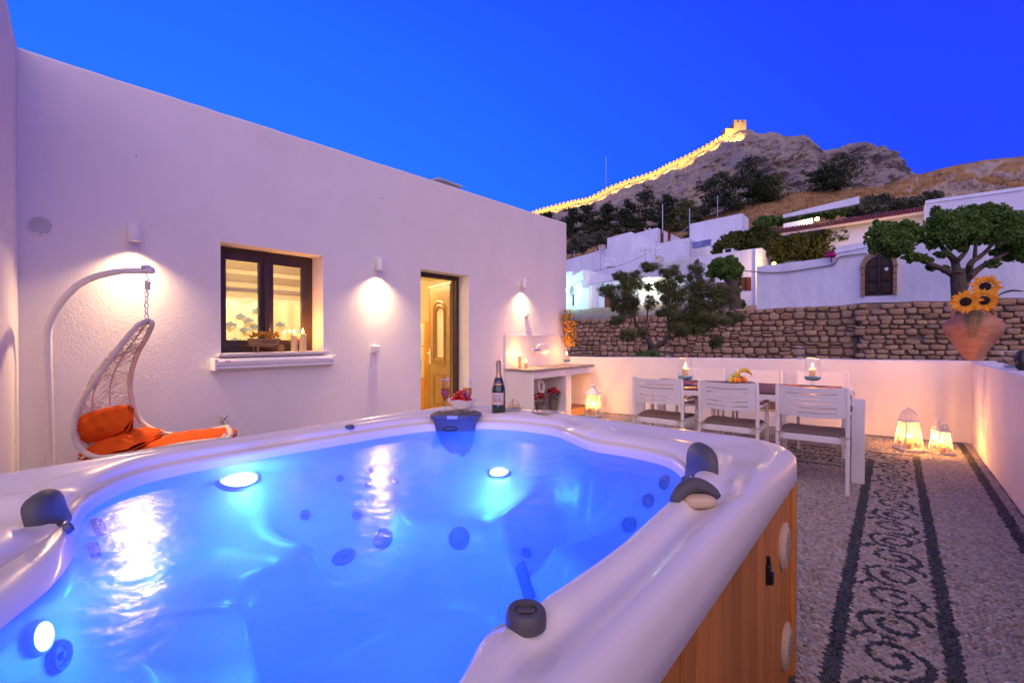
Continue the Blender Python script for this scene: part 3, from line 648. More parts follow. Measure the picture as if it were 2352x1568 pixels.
w_.f = [tuple(reversed(f)) for f in w_.f] if (ca[0]*sa[1]-sa[0]*ca[1]) < 0 else w_.f
water = obj('water', w_, wm, tub, smooth='all')
if water.data.polygons[0].normal.z < 0: water.data.flip_normals()
# underwater lights at the lenses, then added fill lamps
M['uwlight'] = emat('underwater_lens', (0.70, 0.88, 1.0), 9.0)
BLUE = (0.026, 0.115, 1.0)
def disc_frame(n_):
    z = Vector(n_).normalized(); x = z.orthogonal().normalized(); return Matrix((x, z.cross(x), z)).transposed()
for px, py, r_, en in ((548, 1110, .062, 13), (1147, 1092, .048, 11), (84, 1466, .024, 3)):
    l, n_ = hit(px, py); q = MB()
    if px > 100: n_ = (n_*.35+Vector((0, 0, 1))).normalized(); l = l+Vector((0, 0, .012))
    rot = disc_frame(n_)
    q.lathe([(r_, 0.0), (r_*.92, .010), (r_*.5, .018), (1e-5, .02)], 24, l, rot=rot); o = obj('light_lens', q, M['uwlight'], tub, smooth=True)
    q = MB(); q.lathe([(r_*1.25, 0), (r_*1.2, .010), (r_*1.0, .012), (r_*.98, .0)], 24, l, rot=rot); obj('light_ring', q, M['greylight'], tub, smooth=True)
    lamp('underwater_lamp_or_fill', 'POINT', Vector((l.x+.13*(TC.x-l.x), l.y+.13*(TC.y-l.y), min(l.z, WAT-.05)-.03)), en, BLUE, tub, 0.05)
for (x, y, z, en) in ((-1.45, 1.15, WAT-0.24, 9), (-0.85, 0.95, WAT-0.24, 9), (-1.15, 0.50, WAT-0.24, 9)): lamp('underwater_lamp_or_fill', 'POINT', (x, y, z), en, BLUE, tub, 0.10)  # added fill lamps with no fixture, to brighten footwell and water
# jets
def jet(px, py, r_, oval=1.0, deep=True):
    l, n_ = hit(px, py)
    if l is None: return
    rot = disc_frame(n_)
    r_ *= .74; q = MB(); q.lathe([(r_*1.25, -.004), (r_*1.25, .006), (r_*1.05, .012), (r_*.80, .008), (r_*.72, .004), (r_*.30, .006), (r_*.26, .014), (r_*.12, .015), (1e-5, .010)], 20, l, sx=oval, rot=rot)
    obj('jet', q, M['jet'], tub, smooth=True)
for px, py, r_ in ((222, 1212, .030), (212, 1266, .026), (325, 1258, .026), (150, 1215, .014), (130, 1508, .030), (1528, 1108, .030), (1575, 1106, .018), (1490, 1150, .028), (1445, 1205, .032), (790, 1280, .050), (880, 1236, .044), (1055, 1235, .050), (1208, 1270, .026), (700, 1182, .022), (820, 1181, .024), (850, 1082, .016), (910, 1068, .016), (845, 1112, .016), (908, 1104, .016), (780, 1098, .016), (1062, 1042, .016)): jet(px, py, r_)
l, n_ = hit(1206, 1335); rot = disc_frame(n_); q = MB(); q.box(l, (0.05, 0.14, 0.02), rot); obj('suction_cover', q, M['jet'], tub, bevel=0.008)
# neck pillows
def superell(mb, c, rx, ry, rz, rot, e=0.6, n=28, m=16, fn=None):
    vs = []
    sg = lambda w, p: math.copysign(abs(w)**p, w)
    for j in range(m+1):
        a = -math.pi/2+math.pi*j/m
        for i in range(n):
            b = 2*math.pi*i/n
            p = Vector((rx*sg(math.cos(a), e)*sg(math.cos(b), e), ry*sg(math.cos(a), e)*sg(math.sin(b), e), rz*sg(math.sin(a), e)))
            if fn: p = fn(p)
            vs.append(rot @ p+Vector(c))
    mb.add(vs, [(j*n+i, j*n+(i+1) % n, (j+1)*n+(i+1) % n, (j+1)*n+i) for j in range(m) for i in range(n)])
def towards(p, up=0.25):
    d = Vector((TC.x-p.x, TC.y-p.y, 0)).normalized(); d.z = up; return d.normalized()
def pillow(px, py, zc, rx, ry, rz, tilt, bend):
    c = onz(px, py, zc); f_ = towards(c, tilt); x = Vector((0, 0, 1)).cross(f_).normalized(); z = f_.cross(x)
    rot = Matrix((x, z, f_)).transposed()
    q = MB(); superell(q, c, rx, ry, rz, rot, 0.75, fn=lambda p: Vector((p.x, p.y, p.z-bend*(p.x/rx)**2*rx+0.25*rz*math.sin(3*p.y/ry))))
    return obj('neck_pillow', q, M['pillow'], tub, smooth='all')
pillow(1602, 1066, 0.905, .085, .068, .028, 0.35, .25); pillow(114, 1172, 0.898, .062, .050, .028, 0.7, .25)
# the moulded waterfall handle on the right rim
hA_, hB_ = onz(1548, 1150, .905), onz(1646, 1138, .905); up = Vector((0, 0, 1)); q = MB()
arch = [hA_.lerp(hB_, k/18)+up*(-.004+.030*math.sin(math.pi*k/18)**.6)+_F*(.018*math.sin(math.pi*k/18)) for k in range(19)]
q.tube(arch, [.012+.008*math.sin(math.pi*k/18) for k in range(19)], 14); obj('handle', q, M['pillow'], tub, smooth='all')
q = MB(); c = hA_.lerp(hB_, .55)-_F*.010; superell(q, c+up*-.004, .040, .022, .016, Matrix((_R, _F, up)).transposed(), .8); obj('handle_insert', q, M['beigeplastic'], tub, smooth='all')
# control knobs on the rim
def knob(px, py, r_, hh, cap=True):
    l, n_ = hit(px, py); q = MB()
    q.lathe([(r_, -0.004), (r_*1.02, hh*.4), (r_*.96, hh*.85), (r_*.86, hh), (r_*.55, hh*.96), (r_*.52, hh*.72), (1e-5, hh*.70)], 36, l); k_ = obj('diverter_knob', q, M['greyplastic'], tub, smooth=True)
    q = MB(); q.box(l+Vector((0, 0, hh*.80)), (r_*.95, r_*.30, hh*.28), Matrix.Rotation(R(40), 3, 'Z')); obj('grip', q, M['greyplastic'], k_, bevel=0.002)
knob(1208, 1428, .029, .020); knob(803, 981, .020, .010)
# control panel and its glossy oval
l, n_ = hit(1252, 947); q = MB(); q.lathe([(0.075, -.002), (0.075, .004), (0.070, .007), (1e-5, .0075)], 32, l, sx=1.0, sy=0.55, rot=Matrix.Rotation(R(20), 3, 'Z')); cp = obj('control_panel', q, mat('panel_film', (0.42, 0.33, 0.28), 0.15, coat=0.5), tub, smooth=True)
for k in range(4):
    q = MB(); q.lathe([(0.007, .007), (0.006, .010), (1e-5, .0102)], 12, l+Vector((-.036+.024*k, -.004*k+.002, 0))); obj('button', q, M['greylight'], cp, smooth=True)
# filter housing with two cup wells
FCEN = onz(1048, 947, 0.915)
ax = _R.copy(); ay = Vector((-_R.y, _R.x, 0))
def FL(u, v, z): return Vector((FCEN.x, FCEN.y, 0))+ax*u+ay*v+Vector((0, 0, z))
outl = [(-.125, -.060), (-.095, -.085), (.075, -.085), (.125, -.045), (.13, .02), (.10, .085), (0.0, .105), (-.07, .09), (-.12, .02)]
wells = [(-.058, 0.012, .040), (.056, 0.010, .040)]
q = MB(); q.prism([FL(u, v, .893) for u, v in outl], (0, 0, .022)); fh = obj('filter_lid', q, M['greyplastic'], tub, bevel=0.006)
q = MB(); q.box(FL(-.010, -.0855, .904), (.052, .004, .016), Matrix((ax, ay, Vector((0, 0, 1)))).transposed()); obj('lid_badge', q, M['greylight'], fh)
q = MB(); q.tube([FL(0.028, -.088, .9155), FL(.035, -.03, .9158), FL(.010, .03, .9158), FL(-.02, .10, .9155)], .0022, 6); obj('lid_seam', q, M['black'], fh)
for u, v, r_ in wells:
    q = MB(); q.lathe([(r_*1.06, .9155), (r_*1.02, .9185), (r_*.96, .918), (r_*.93, .9158), (1e-5, .9157)], 28, FL(u, v, 0)); obj('cup_well', q, M['pillow'], fh, smooth=True)
q = MB(); vs = []
for z, s_ in ((.893, .86), (.85, .80), (.80, .74), (.72, .70)): vs += [FL(u*s_, v*s_-0.008, z) for u, v in outl]
k = len(outl); q.add(vs, [(i*k+j, i*k+(j+1) % k, (i+1)*k+(j+1) % k, (i+1)*k+j) for i in range(3) for j in range(k)]); obj('filter_housing', q, M['greyplastic'], fh, smooth=True)
q = MB(); q.tube([FL(-.02+.035*math.cos(a), -.074, .846+.010*math.sin(a)) for a in [2*math.pi*i/20 for i in range(20)]], .004, 6, closed=True); obj('skimmer_ring', q, M['black'], fh, smooth=True)
# skirt: backing, then one board at a time
SKX, SKY0, SKY1, SKX0 = -0.312, OY0+0.045, OY1-0.045, OX0+0.045
q = MB()
q.box((SKX-0.018, (SKY0+SKY1)/2, 0.40), (0.012, SKY1-SKY0-.02, 0.79)); q.box((SKX0+0.018, (SKY0+SKY1)/2, 0.40), (0.012, SKY1-SKY0-.02, 0.79))
q.box(((SKX+SKX0)/2, SKY0+0.018, 0.40), (SKX-SKX0-.05, 0.012, 0.79)); q.box(((SKX+SKX0)/2, SKY1-0.018, 0.40), (SKX-SKX0-.05, 0.012, 0.79)); obj('skirt_frame', q, M['cedar_dark'], tub)
bw = 0.0905
board = MB(); board.box((0, 0, 0.40), (0.018, bw-0.009, 0.785)); proto = None
def put_board(x, y, rz, first=False):
    global proto
    if proto is None:
        proto = obj('board', board, M['cedar'], tub, bevel=0.003, seg=2, local=True); o = proto
    else:
        o = proto.copy(); COL.objects.link(o); o.parent = tub
    o.location = (x-TC.x, y-TC.y, 0); o.rotation_euler = (0, 0, rz)
ny = int((SKY1-SKY0)/bw)
for k in range(ny): y = SKY1-0.05-bw*(k+0.5); put_board(SKX, y, 0); put_board(SKX0, y, 0)
nx = int((SKX-SKX0-0.06)/bw)
for k in range(nx): x = SKX-0.05-bw*(k+0.5); put_board(x, SKY1, R(90)); put_board(x, SKY0, R(90))
for cx_, cy_ in ((SKX-0.012, SKY1-0.012), (SKX0+0.012, SKY1-0.012), (SKX-0.012, SKY0+0.012), (SKX0+0.012, SKY0+0.012)):
    q = MB(); q.box((cx_, cy_, 0.40), (0.07, 0.07, 0.784)); obj('corner_post', q, M['cedar'], tub, bevel=0.014, seg=4)
# loudspeaker grilles and the cover latch on the skirt
rY = Matrix.Rotation(R(90), 3, 'Y')
for px, py in ((1800, 1252), (1805, 1482)):
    p = onx(px, py, SKX+0.012); p.x = SKX+0.009; q = MB()
    q.lathe([(0.080, 0), (0.080, .008), (0.072, .013), (0.066, .010), (0.060, .016), (0.054, .018), (1e-5, .0185)], 36, p, rot=rY); gr = obj('speaker_grille', q, M['beigeplastic'], tub, smooth=True)
    hm = MB(); hm.lathe([(0.0038, .0186), (1e-5, .0190)], 6, (0, 0, 0), rot=rY)
    for k in range(46):
        a = 2.39996*k; rr = 0.0072*math.sqrt(k+0.5)
        if rr > .048: break
        hm_ = MB(); hm_.lathe([(0.0034, .0186), (1e-5, .0191)], 6, p+Vector((0, rr*math.cos(a), rr*math.sin(a))), rot=rY)
        if k == 0: h0 = MB()
        h0.v += []; base = len(h0.v); h0.add(hm_.v, hm_.f)
    obj('grille_holes', h0, M['blackhole'], gr)
p = onx(1770, 1318, SKX+0.02); q = MB(); q.box((SKX+0.014, p.y, p.z), (0.014, 0.030, 0.062)); q.box((SKX+0.024, p.y, p.z-0.012), (0.010, 0.024, 0.036)); q.box((SKX+0.014, p.y, p.z+0.042), (0.012, 0.012, 0.024)); obj('cover_latch', q, M['black'], tub, bevel=0.004)
# ================================================================== candles, glasses, lanterns
CANDLE = (1.0, 0.36, 0.07)
def candle(loc, r_, hh, label, en=2.5, group=None, lit=True):
    t = thing('candle', label, 'candle', loc, group=group); x, y, z = loc
    q = MB(); q.lathe([(r_*.97, 0), (r_, .004), (r_, hh-.003), (r_*.9, hh), (r_*.55, hh-.006), (1e-5, hh-.008)], 20, loc); obj('wax', q, M['wax'], t, smooth=True)
    q = MB(); q.tube([(x, y, z+hh-.01), (x+.001, y, z+hh+.008)], .0015, 6); obj('wick', q, M['black'], t)
    if lit:
        q = MB(); q.lathe([(.002, hh+.004), (.0085, hh+.014), (.0095, hh+.022), (.006, hh+.038), (1e-5, hh+.056)], 10, loc); obj('flame', q, M['flame'], t, smooth=True)
        lamp('flame_light', 'POINT', (x, y, z+hh+.03), en, CANDLE, t, 0.012)
    return t
M['sand_teal'] = mat('teal_sand', (0.10, 0.30, 0.36), 0.8, var=(0.22, 0.42, 0.46), vscale=120, bump=0.6, bscale=180, bdist=0.004)
def hurricane(loc, label, hh=0.30, r_=0.075, ch=0.09, clabel='', en=3.0):
    x, y, z = loc; t = thing('hurricane_glass', label, 'glass vase', loc); s = hh/0.30
    q = MB(); q.lathe([(.045*s, 0), (.045*s, .004*s), (.018*s, .012*s), (.012*s, .022*s), (.020*s, .030*s), (.012*s, .040*s), (.013*s, .050*s), (r_*.75, .062*s), (r_*1.0, .078*s), (r_*1.02, .12*s), (r_*.92, .20*s), (r_*.80, hh)], 32, loc); q.f = [f for f in q.f if len(f) == 4 or f[0] < 40]; q.m = [0]*len(q.f)
    obj('glass', q, M['glass'], t, smooth=True)
    q = MB(); q.tube([(x+r_*.80*math.cos(a), y+r_*.80*math.sin(a), z+hh) for a in [2*math.pi*i/28 for i in range(28)]], .0016, 5, closed=True); obj('rim', q, M['glassrim'], t, smooth=True)
    q = MB(); q.lathe([(r_*.70, .064*s), (r_*.96, .079*s), (r_*.97, .098*s), (r_*.5, .101*s), (1e-5, .100*s)], 28, loc); obj('teal_sand', q, M['sand_teal'], t, smooth=True)
    candle((x, y, z+.097*s), .030*s, ch, clabel, en)
    return t
M['glassrim'] = mat('glass_edge', (0.75, 0.78, 0.80), 0.1, spec=0.8)
def votive(loc, label, hh=0.10, r_=0.045):
    t = thing('votive_glass', label, 'candle glass', loc)
    q = MB(); q.lathe([(r_*.55, 0.0), (r_*.6, .008), (r_*.78, .02), (r_*.85, .05*hh/.1), (r_*.80, .075*hh/.1), (r_*1.05, hh)], 28, loc); q.f = q.f[:-1]; q.m = q.m[:-1]; obj('glass', q, M['glass'], t, smooth=True)
    x, y, z = loc
    q = MB(); q.tube([(x+r_*1.05*math.cos(a), y+r_*1.05*math.sin(a), z+hh) for a in [2*math.pi*i/28 for i in range(28)]], .0015, 5, closed=True); obj('rim', q, M['glassrim'], t, smooth=True)
    q = MB(); q.lathe([(r_*.50, .009), (r_*.55, .022), (1e-5, .023)], 20, loc); obj('tealight', q, M['wax'], t, smooth=True)
    return t
def lantern(px, py, label, w, hh, taper, roof, clabel, en, rz=0.4, cr=0.035, chh=0.10):
    """square white lantern: base tray, four posts, four panes, roof and finial; w = base width"""
    p = onz(px, py, 0.006); p.z = 0.006; t = thing('lantern', label, 'lantern', p, rz)
    a = w/2; b = a*taper; zb, zt = 0.03*hh, 0.66*hh; bt = max(0.010, w*.055)
    q = MB(); q.box((0, 0, zb/2), (w+.014, w+.014, zb)); obj('base', q, M['white_metal'], t, local=True, bevel=0.003)
    q = MB(); q.box((0, 0, zt), (2*b+.02, 2*b+.02, .016)); q.v = [v for v in q.v]; obj('collar', q, M['white_metal'], t, local=True, bevel=0.003)
    cs = [(-1, -1), (1, -1), (1, 1), (-1, 1)]
    for sx, sy in cs:
        q = MB(); q.tube([(sx*a*.95, sy*a*.95, zb), (sx*b*.95, sy*b*.95, zt)], bt*.6, 4); obj('post', q, M['white_metal'], t, local=True)
    for k in range(4):
        (x0, y0), (x1, y1) = cs[k], cs[(k+1) % 4]; f_ = 0.93
        A, B, C_, D_ = Vector((x0*a*f_, y0*a*f_, zb)), Vector((x1*a*f_, y1*a*f_, zb)), Vector((x1*b*f_, y1*b*f_, zt)), Vector((x0*b*f_, y0*b*f_, zt))
        q = MB(); q.add([A, B, C_, D_], [(0, 1, 2, 3)]); obj('pane', q, M['lantern_pane'], t, local=True)
        if roof == 'pyramid':
            for u, v in ((A, C_), (B, D_)):
                q = MB(); q.tube([u.lerp(v, .02), u.lerp(v, .98)], .0045, 5); obj('cross_bar', q, M['white_metal'], t, local=True)
            q = MB(); q.lathe([(.014, -.003), (.014, .003), (1e-5, .004)], 10, (A+B+C_+D_)/4, rot=Matrix(((1, 0, 0), (0, 1, 0), (0, 0, 1)))); obj('rosette', q, M['white_metal'], t, local=True)
        else:
            q = MB(); c0 = (A+B)/2; c0.z = zb+.28*(zt-zb); e1 = (B-A).normalized(); e2 = ((D_-A)).normalized()
            q.tube([c0+e1*(rr*math.cos(th_))*.9+e2*(rr*math.sin(th_)) for th_, rr in [(i*.45, .006+.0042*i*w/.25) for i in range(16)]], .0028, 5); obj('scroll_ornament', q, M['white_metal'], t, local=True)
            q = MB(); q.tube([A.lerp(D_, .05).lerp(B.lerp(C_, .05), .5), A.lerp(D_, .97).lerp(B.lerp(C_, .97), .5)], .0022, 4); obj('glazing_bar', q, M['white_metal'], t, local=True)
    if roof == 'pyramid':
        q = MB(); q.v = []; q.add([(-b-.012, -b-.012, zt+.008), (b+.012, -b-.012, zt+.008), (b+.012, b+.012, zt+.008), (-b-.012, b+.012, zt+.008), (-.022, -.022, .86*hh), (.022, -.022, .86*hh), (.022, .022, .86*hh), (-.022, .022, .86*hh)], [(0, 1, 5, 4), (1, 2, 6, 5), (2, 3, 7, 6), (3, 0, 4, 7), (4, 5, 6, 7)]); obj('roof', q, M['white_metal'], t, local=True, bevel=.003)
        q = MB(); q.box((0, 0, .885*hh), (.03, .03, .05*hh)); q.lathe([(.055, .905*hh), (.058, .915*hh), (.04, .935*hh), (1e-5, .94*hh)], 20); obj('cap', q, M['white_metal'], t, local=True, smooth=True)
        q = MB(); q.tube([(.045*math.cos(s_), 0, .93*hh+.045*math.sin(s_)) for s_ in [math.pi*i/12 for i in range(13)]], .004, 6); obj('ring_handle', q, M['white_metal'], t, local=True, smooth=True)
    else:
        # openwork dome: curved ribs and hoops under a finial
        for k in range(8):
            an = math.pi/4*k; rr = (b*1.08 if k % 2 == 0 else b*1.30)
            q = MB(); q.tube([(rr*math.cos(an)*math.cos(s_), rr*math.sin(an)*math.cos(s_), zt+.01+.27*hh*math.sin(s_)) for s_ in [math.pi/2*i/8 for i in range(9)]], .005, 5); obj('dome_rib', q, M['white_metal'], t, local=True, smooth=True)
        for s_ in (.25, .5, .75, 1.0, 1.25):
            q = MB(); n = 48; q.tube([((b*1.19+(b*.11)*-math.cos(4*an))*math.cos(an)*math.cos(s_), (b*1.19+(b*.11)*-math.cos(4*an))*math.sin(an)*math.cos(s_), zt+.01+.27*hh*math.sin(s_)) for an in [2*math.pi*i/n for i in range(n)]], .003, 5, closed=True); obj('dome_hoop', q, M['white_metal'], t, local=True, smooth=True)
        q = MB(); q.lathe([(.012, .94*hh), (.016, .955*hh), (.008, .968*hh), (.010, .985*hh), (1e-5, hh)], 14); obj('finial', q, M['white_metal'], t, local=True, smooth=True)
    candle((p.x, p.y, p.z+zb), cr, chh, clabel, en)
    return t
lantern(1362, 955, 'tall white lantern with crossed bars and pyramid roof beside the sink', .200, .555, 1.0, 'pyramid', 'fat candle burning inside the lantern with crossed bars', 60, 0.12, .052, .15)
lantern(2087, 1032, 'larger white openwork lantern with domed top by the parapet', .205, .50, .66, 'dome', 'candle burning inside the larger domed lantern', 60, 0.52, .045, .13)
lantern(2161, 1040, 'smaller white openwork lantern with domed top by the parapet', .160, .385, .66, 'dome', 'candle burning inside the smaller domed lantern', 60, 0.62, .038, .11)
# ================================================================== outdoor sink
SY0 = 5.58; SXF = -4.14; SZ = 0.83
def YF(px): return onx(px, 880, SXF).y
sk = thing('sink_counter', 'white plastered outdoor sink counter with terrazzo top', 'counter', (-4.4, 6.3, 0))
ye = YB(-4.4)-0.004
q = MB(); q.prism([(XH+.001, SY0, SZ-.035), (SXF+.025, SY0-.02, SZ-.035), (SXF+.025, YB(SXF)-.003, SZ-.035), (XH+.001, YB(XH)-.003, SZ-.035)], (0, 0, .035)); obj('worktop', q, M['terrazzo'], sk, bevel=.005)
ya, yb, yc = YF(1227), YF(1300), YF(1312)
for (a, b) in ((SY0+.012, ya), (yb, yc)):
    q = MB(); q.box(((XH+SXF)/2+.001, (a+b)/2, (SZ-.036)/2), (SXF-XH-.002, b-a, SZ-.037)); obj('pier', q, M['parapet'], sk, bevel=.008)
q = MB(); q.box((SXF-.045, (ya+yb)/2, SZ-.036-.055), (.085, yb-ya-.004, .105)); obj('apron', q, M['parapet'], sk, bevel=.006)
q = MB(); q.box((SXF-.045, (yc+YB(SXF))/2, SZ-.036-.055), (.085, YB(SXF)-yc-.006, .105)); obj('apron', q, M['parapet'], sk, bevel=.006)
q = MB(); q.box(((XH+SXF)/2, (ya+yb)/2, .05), (SXF-XH-.03, yb-ya-.004, .12)); obj('plinth', q, M['parapet'], sk)
q = MB(); q.box(((XH+SXF)/2, (yc+YB(SXF)-.08)/2, .05), (SXF-XH-.03, YB(SXF)-.08-yc-.004, .12)); obj('plinth', q, mat('terracotta_tile', (.30, .15, .09), .7), sk)
# splashback: a smooth panel with a narrow ledge all round
q = MB(); q.box((XH+.008, (SY0+YE)/2, (SZ+1.335)/2), (.014, YE-SY0-.01, 1.335-SZ)); sb = obj('splashback', q, mat('glossy_splash', (.80, .76, .70), .25), sk)
q = MB(); q.box((XH+.012, (SY0+YE)/2, 1.342), (.022, YE-SY0-.006, .012)); q.box((XH+.012, SY0+.002, (SZ+1.335)/2), (.022, .010, 1.336-SZ)); obj('splash_trim', q, M['white_plastic'], sb)
# basin rim in the worktop
q = MB(); y_ = 6.32
q.tube([(-4.40+.15*math.cos(a), y_+.22*math.sin(a), SZ+.001) for a in [2*math.pi*i/32 for i in range(32)]], .008, 6, closed=True); obj('basin_rim', q, M['terrazzo'], sk, smooth=True)
# waste pipe under the counter
q = MB(); yb_ = YF(1268)
q.tube(crv([(-4.40, yb_, .79), (-4.40, yb_, .52), (-4.39, yb_+.02, .44), (-4.38, yb_+.07, .42), (-4.38, yb_+.10, .47), (-4.38, yb_+.10, .56), (-4.40, yb_+.06, .60), (-4.45, yb_-.02, .585), (-4.50, yb_-.20, .52), (-4.52, yb_-.24, .44), (-4.52, yb_-.24, .14)], 50), .024, 10); obj('waste_pipe', q, M['white_plastic'], sk, smooth=True)
for c in ((-4.40, yb_, .62), (-4.38, yb_+.10, .50)):
    q = MB(); q.lathe([(.031, -.025), (.034, -.02), (.034, .02), (.031, .025)], 16, c); obj('pipe_nut', q, M['white_plastic'], sk, smooth=True)
# mixer tap
ty, tz = 6.324, 1.095
t = thing('mixer_tap', 'chrome wall mixer tap with swan neck above the sink', 'tap', (XH+.02, ty, tz))
q = MB(); q.tube([(XH+.06, ty-.10, tz), (XH+.06, ty+.10, tz)], .014, 10); obj('body', q, M['chrome'], t, smooth=True)
q = MB(); q.tube(crv([(XH+.06, ty, tz+.01), (XH+.065, ty+.01, tz+.075), (XH+.10, ty+.04, tz+.10), (XH+.17, ty+.08, tz+.095), (XH+.20, ty+.10, tz+.06), (XH+.20, ty+.10, tz+.03)], 20), .009, 10); obj('spout', q, M['chrome'], t, smooth=True)
for s_ in (-1, 1):
    q = MB(); q.tube([(XH+.014, ty+s_*.085, tz), (XH+.06, ty+s_*.085, tz)], .016, 10); obj('wall_union', q, M['chrome'], t, smooth=True)
    q = MB(); q.lathe([(.012, 0), (.022, .006), (.024, .016), (.016, .026), (1e-5, .028)], 14, (XH+.06, ty+s_*.10, tz), rot=Matrix.Rotation(R(-90*s_), 3, 'X')); obj('handle', q, M['chrome'], t, smooth=True)
p = onz(1194, 850, SZ); p.x = XH+.14; p.y = onx(1194, 846, p.x).y
candle((p.x, p.y, SZ+.001), .030, .19, 'tall cream pillar candle burning on the sink counter', 13)
p.y = onx(1208, 846, p.x+.06).y; candle((p.x+.06, p.y, SZ+.001), .031, .085, 'short cream pillar candle burning on the sink counter', 8)
py_ = onx(1302, 826, XH+.24).y; hurricane((XH+.24, py_, SZ+.001), 'stemmed glass vase with candle on the sink counter', .27, .062, .085, 'candle burning in the glass vase on the sink counter', 14)
# potted red flowers in the niche
M['red_petal'] = mat('red_petal', (0.60, 0.012, 0.035), 0.7, var=(0.45, 0.006, 0.02), vscale=20)
M['flowergreen'] = mat('plant_green', (0.045, 0.085, 0.025), 0.6)
M['zinc'] = mat('zinc_bucket', (0.30, 0.26, 0.21), 0.5, metal=0.6, var=(0.20, 0.17, 0.14), vscale=14)
def petal(mb, c, d, n_, L, w, curl=.2):
    d = Vector(d).normalized(); n_ = Vector(n_).normalized(); s_ = d.cross(n_).normalized(); c = Vector(c)
    mb.add([c, c+d*L*.5+s_*w/2+n_*L*curl*.5, c+d*L+n_*L*curl*.3, c+d*L*.5-s_*w/2+n_*L*curl*.5, c+d*L*.5+n_*L*curl*.62], [(0, 1, 4), (1, 2, 4), (2, 3, 4), (3, 0, 4)])
def bloom(mb, c, up, L, w, k, layers=2):
    up = Vector(up).normalized(); x = up.orthogonal().normalized(); y = up.cross(x)
    for l in range(layers):
        for i in range(k):
            a = 2*math.pi*(i+.5*l)/k+random.uniform(-.1, .1); petal(mb, Vector(c)+up*.004*l, x*math.cos(a)+y*math.sin(a)+up*(.15+.35*l), up, L*(1-.22*l), w, .15)
def red_pot(px, py, rr, hh, label, nb):
    p = onx(px, py, -4.33); z0 = .112; c = Vector((-4.33, p.y, z0)); t = thing('flower_pot', label, 'potted plant', c)
    q = MB(); q.lathe([(rr*.72, 0), (rr*.74, .006), (rr, hh-.01), (rr*1.05, hh-.005), (rr*1.03, hh), (rr*.94, hh-.002), (rr*.90, hh-.02), (1e-5, hh-.022)], 24, c); obj('bucket', q, M['zinc'], t, smooth=True)
    q = MB()
    for i in range(90):
        a = random.uniform(0, 6.28); r2 = rr*1.3*math.sqrt(random.random()); h2 = random.uniform(0, .10); petal(q, c+Vector((r2*math.cos(a), r2*math.sin(a), hh+h2)), (math.cos(a), math.sin(a), random.uniform(-.3, .6)), (0, 0, 1), .05, .025)
    obj('leaves', q, M['flowergreen'], t)
    for i in range(nb):
        a = 2.4*i+.3; r2 = rr*1.25*math.sqrt((i+.4)/nb); cc = c+Vector((r2*math.cos(a), r2*math.sin(a), hh+.085+.07*(1-(r2/rr/1.25)**2)+random.uniform(-.02, .02)))
        q = MB(); bloom(q, cc, (math.cos(a)*.5*r2/rr, math.sin(a)*.5*r2/rr, .9), .050, .030, 9, 3); obj('blossom', q, M['red_petal'], t)
        q = MB(); q.ball(cc+Vector((0, 0, .012)), .008, 8, 5); obj('blossom_eye', q, mat('eye', (.12, .05, .01), .8) if i == 0 else bpy.data.materials['eye'], t)
red_pot(1240, 940, .072, .15, 'smaller zinc bucket of red flowers in the niche under the sink', 8); red_pot(1271, 940, .085, .19, 'larger zinc bucket of red flowers in the niche under the sink', 12)
# trailing yellow blossom on the house corner
t = thing('hanging_plant', 'trailing yellow flowering plant on the house corner above the sink', 'plant', (XH+.1, 7.20, 1.80))
q = MB(); q.lathe([(.05, 0), (.075, .09), (.08, .095), (.07, .09), (1e-5, .08)], 16, (XH+.10, 7.20, 1.62)); obj('basket', q, M['cord'], t, smooth=True)
q = MB(); q2 = MB()
for i in range(420):
    f_ = random.random(); a = random.uniform(0, 6.28); z = 1.80-.66*f_+random.uniform(-.03, .03); rr = (.04+.15*math.sin(math.pi*min(1, f_*.75+.12)))*math.sqrt(random.random())
    c = Vector((XH+.13+max(rr*math.cos(a), -.10), 7.17+.10*f_+rr*math.sin(a)*.95, z)); d = Vector((math.cos(a), math.sin(a), random.uniform(-.9, .4)))
    tgt = q2 if f_ < .28 and random.random() < .75 else q
    if tgt is q2: petal(q2, c, d, (0, 0, 1), .06, .028)
    else: bloom(q, c, d, .022, .017, 5, 1)
obj('leaves', q2, M['leaf'], t); obj('blossoms', q, mat('yellow_blossom', (.72, .36, .02), .7, var=(.60, .24, .01), vscale=15), t)
# ================================================================== dining table and chairs
TA = R(8); tcx, tcy = -1.288, 5.578; TL, TW, TH = 2.05, 1.05, 0.775
tb = thing('dining_table', 'long garden dining table with brown slats and white legs', 'table', (tcx, tcy, 0), TA)
nsl = 13; sw = (TW-.02)/nsl
for k in range(nsl):
    q = MB(); q.box((-.03, -TW/2+.01+sw*(k+.5), TH-.012), (TL-.13, sw-.005, .024)); obj('slat', q, M['teak'], tb, local=True, bevel=.003)
q = MB(); q.box((-.03, -TW/2+.028, TH-.052), (TL-.14, .045, .052)); obj('apron', q, M['white_metal'], tb, local=True, bevel=.003)
q = MB(); q.box((-.03, TW/2-.028, TH-.052), (TL-.14, .045, .052)); obj('apron', q, M['white_metal'], tb, local=True, bevel=.003)
for s_ in (-1, 1): q = MB(); q.box((s_*(TL/2-.12)-.03*0, 0, TH-.052), (.045, TW-.11, .050)); obj('apron', q, M['white_metal'], tb, local=True, bevel=.003)
for sx in (-1, 1):
    for sy in (-1, 1):
        q = MB(); q.box((sx*(TL/2-.045), sy*(TW/2-.035), (TH-.02)/2), (.098, .060, TH-.022)); obj('leg', q, M['white_metal'], tb, local=True, bevel=.004)
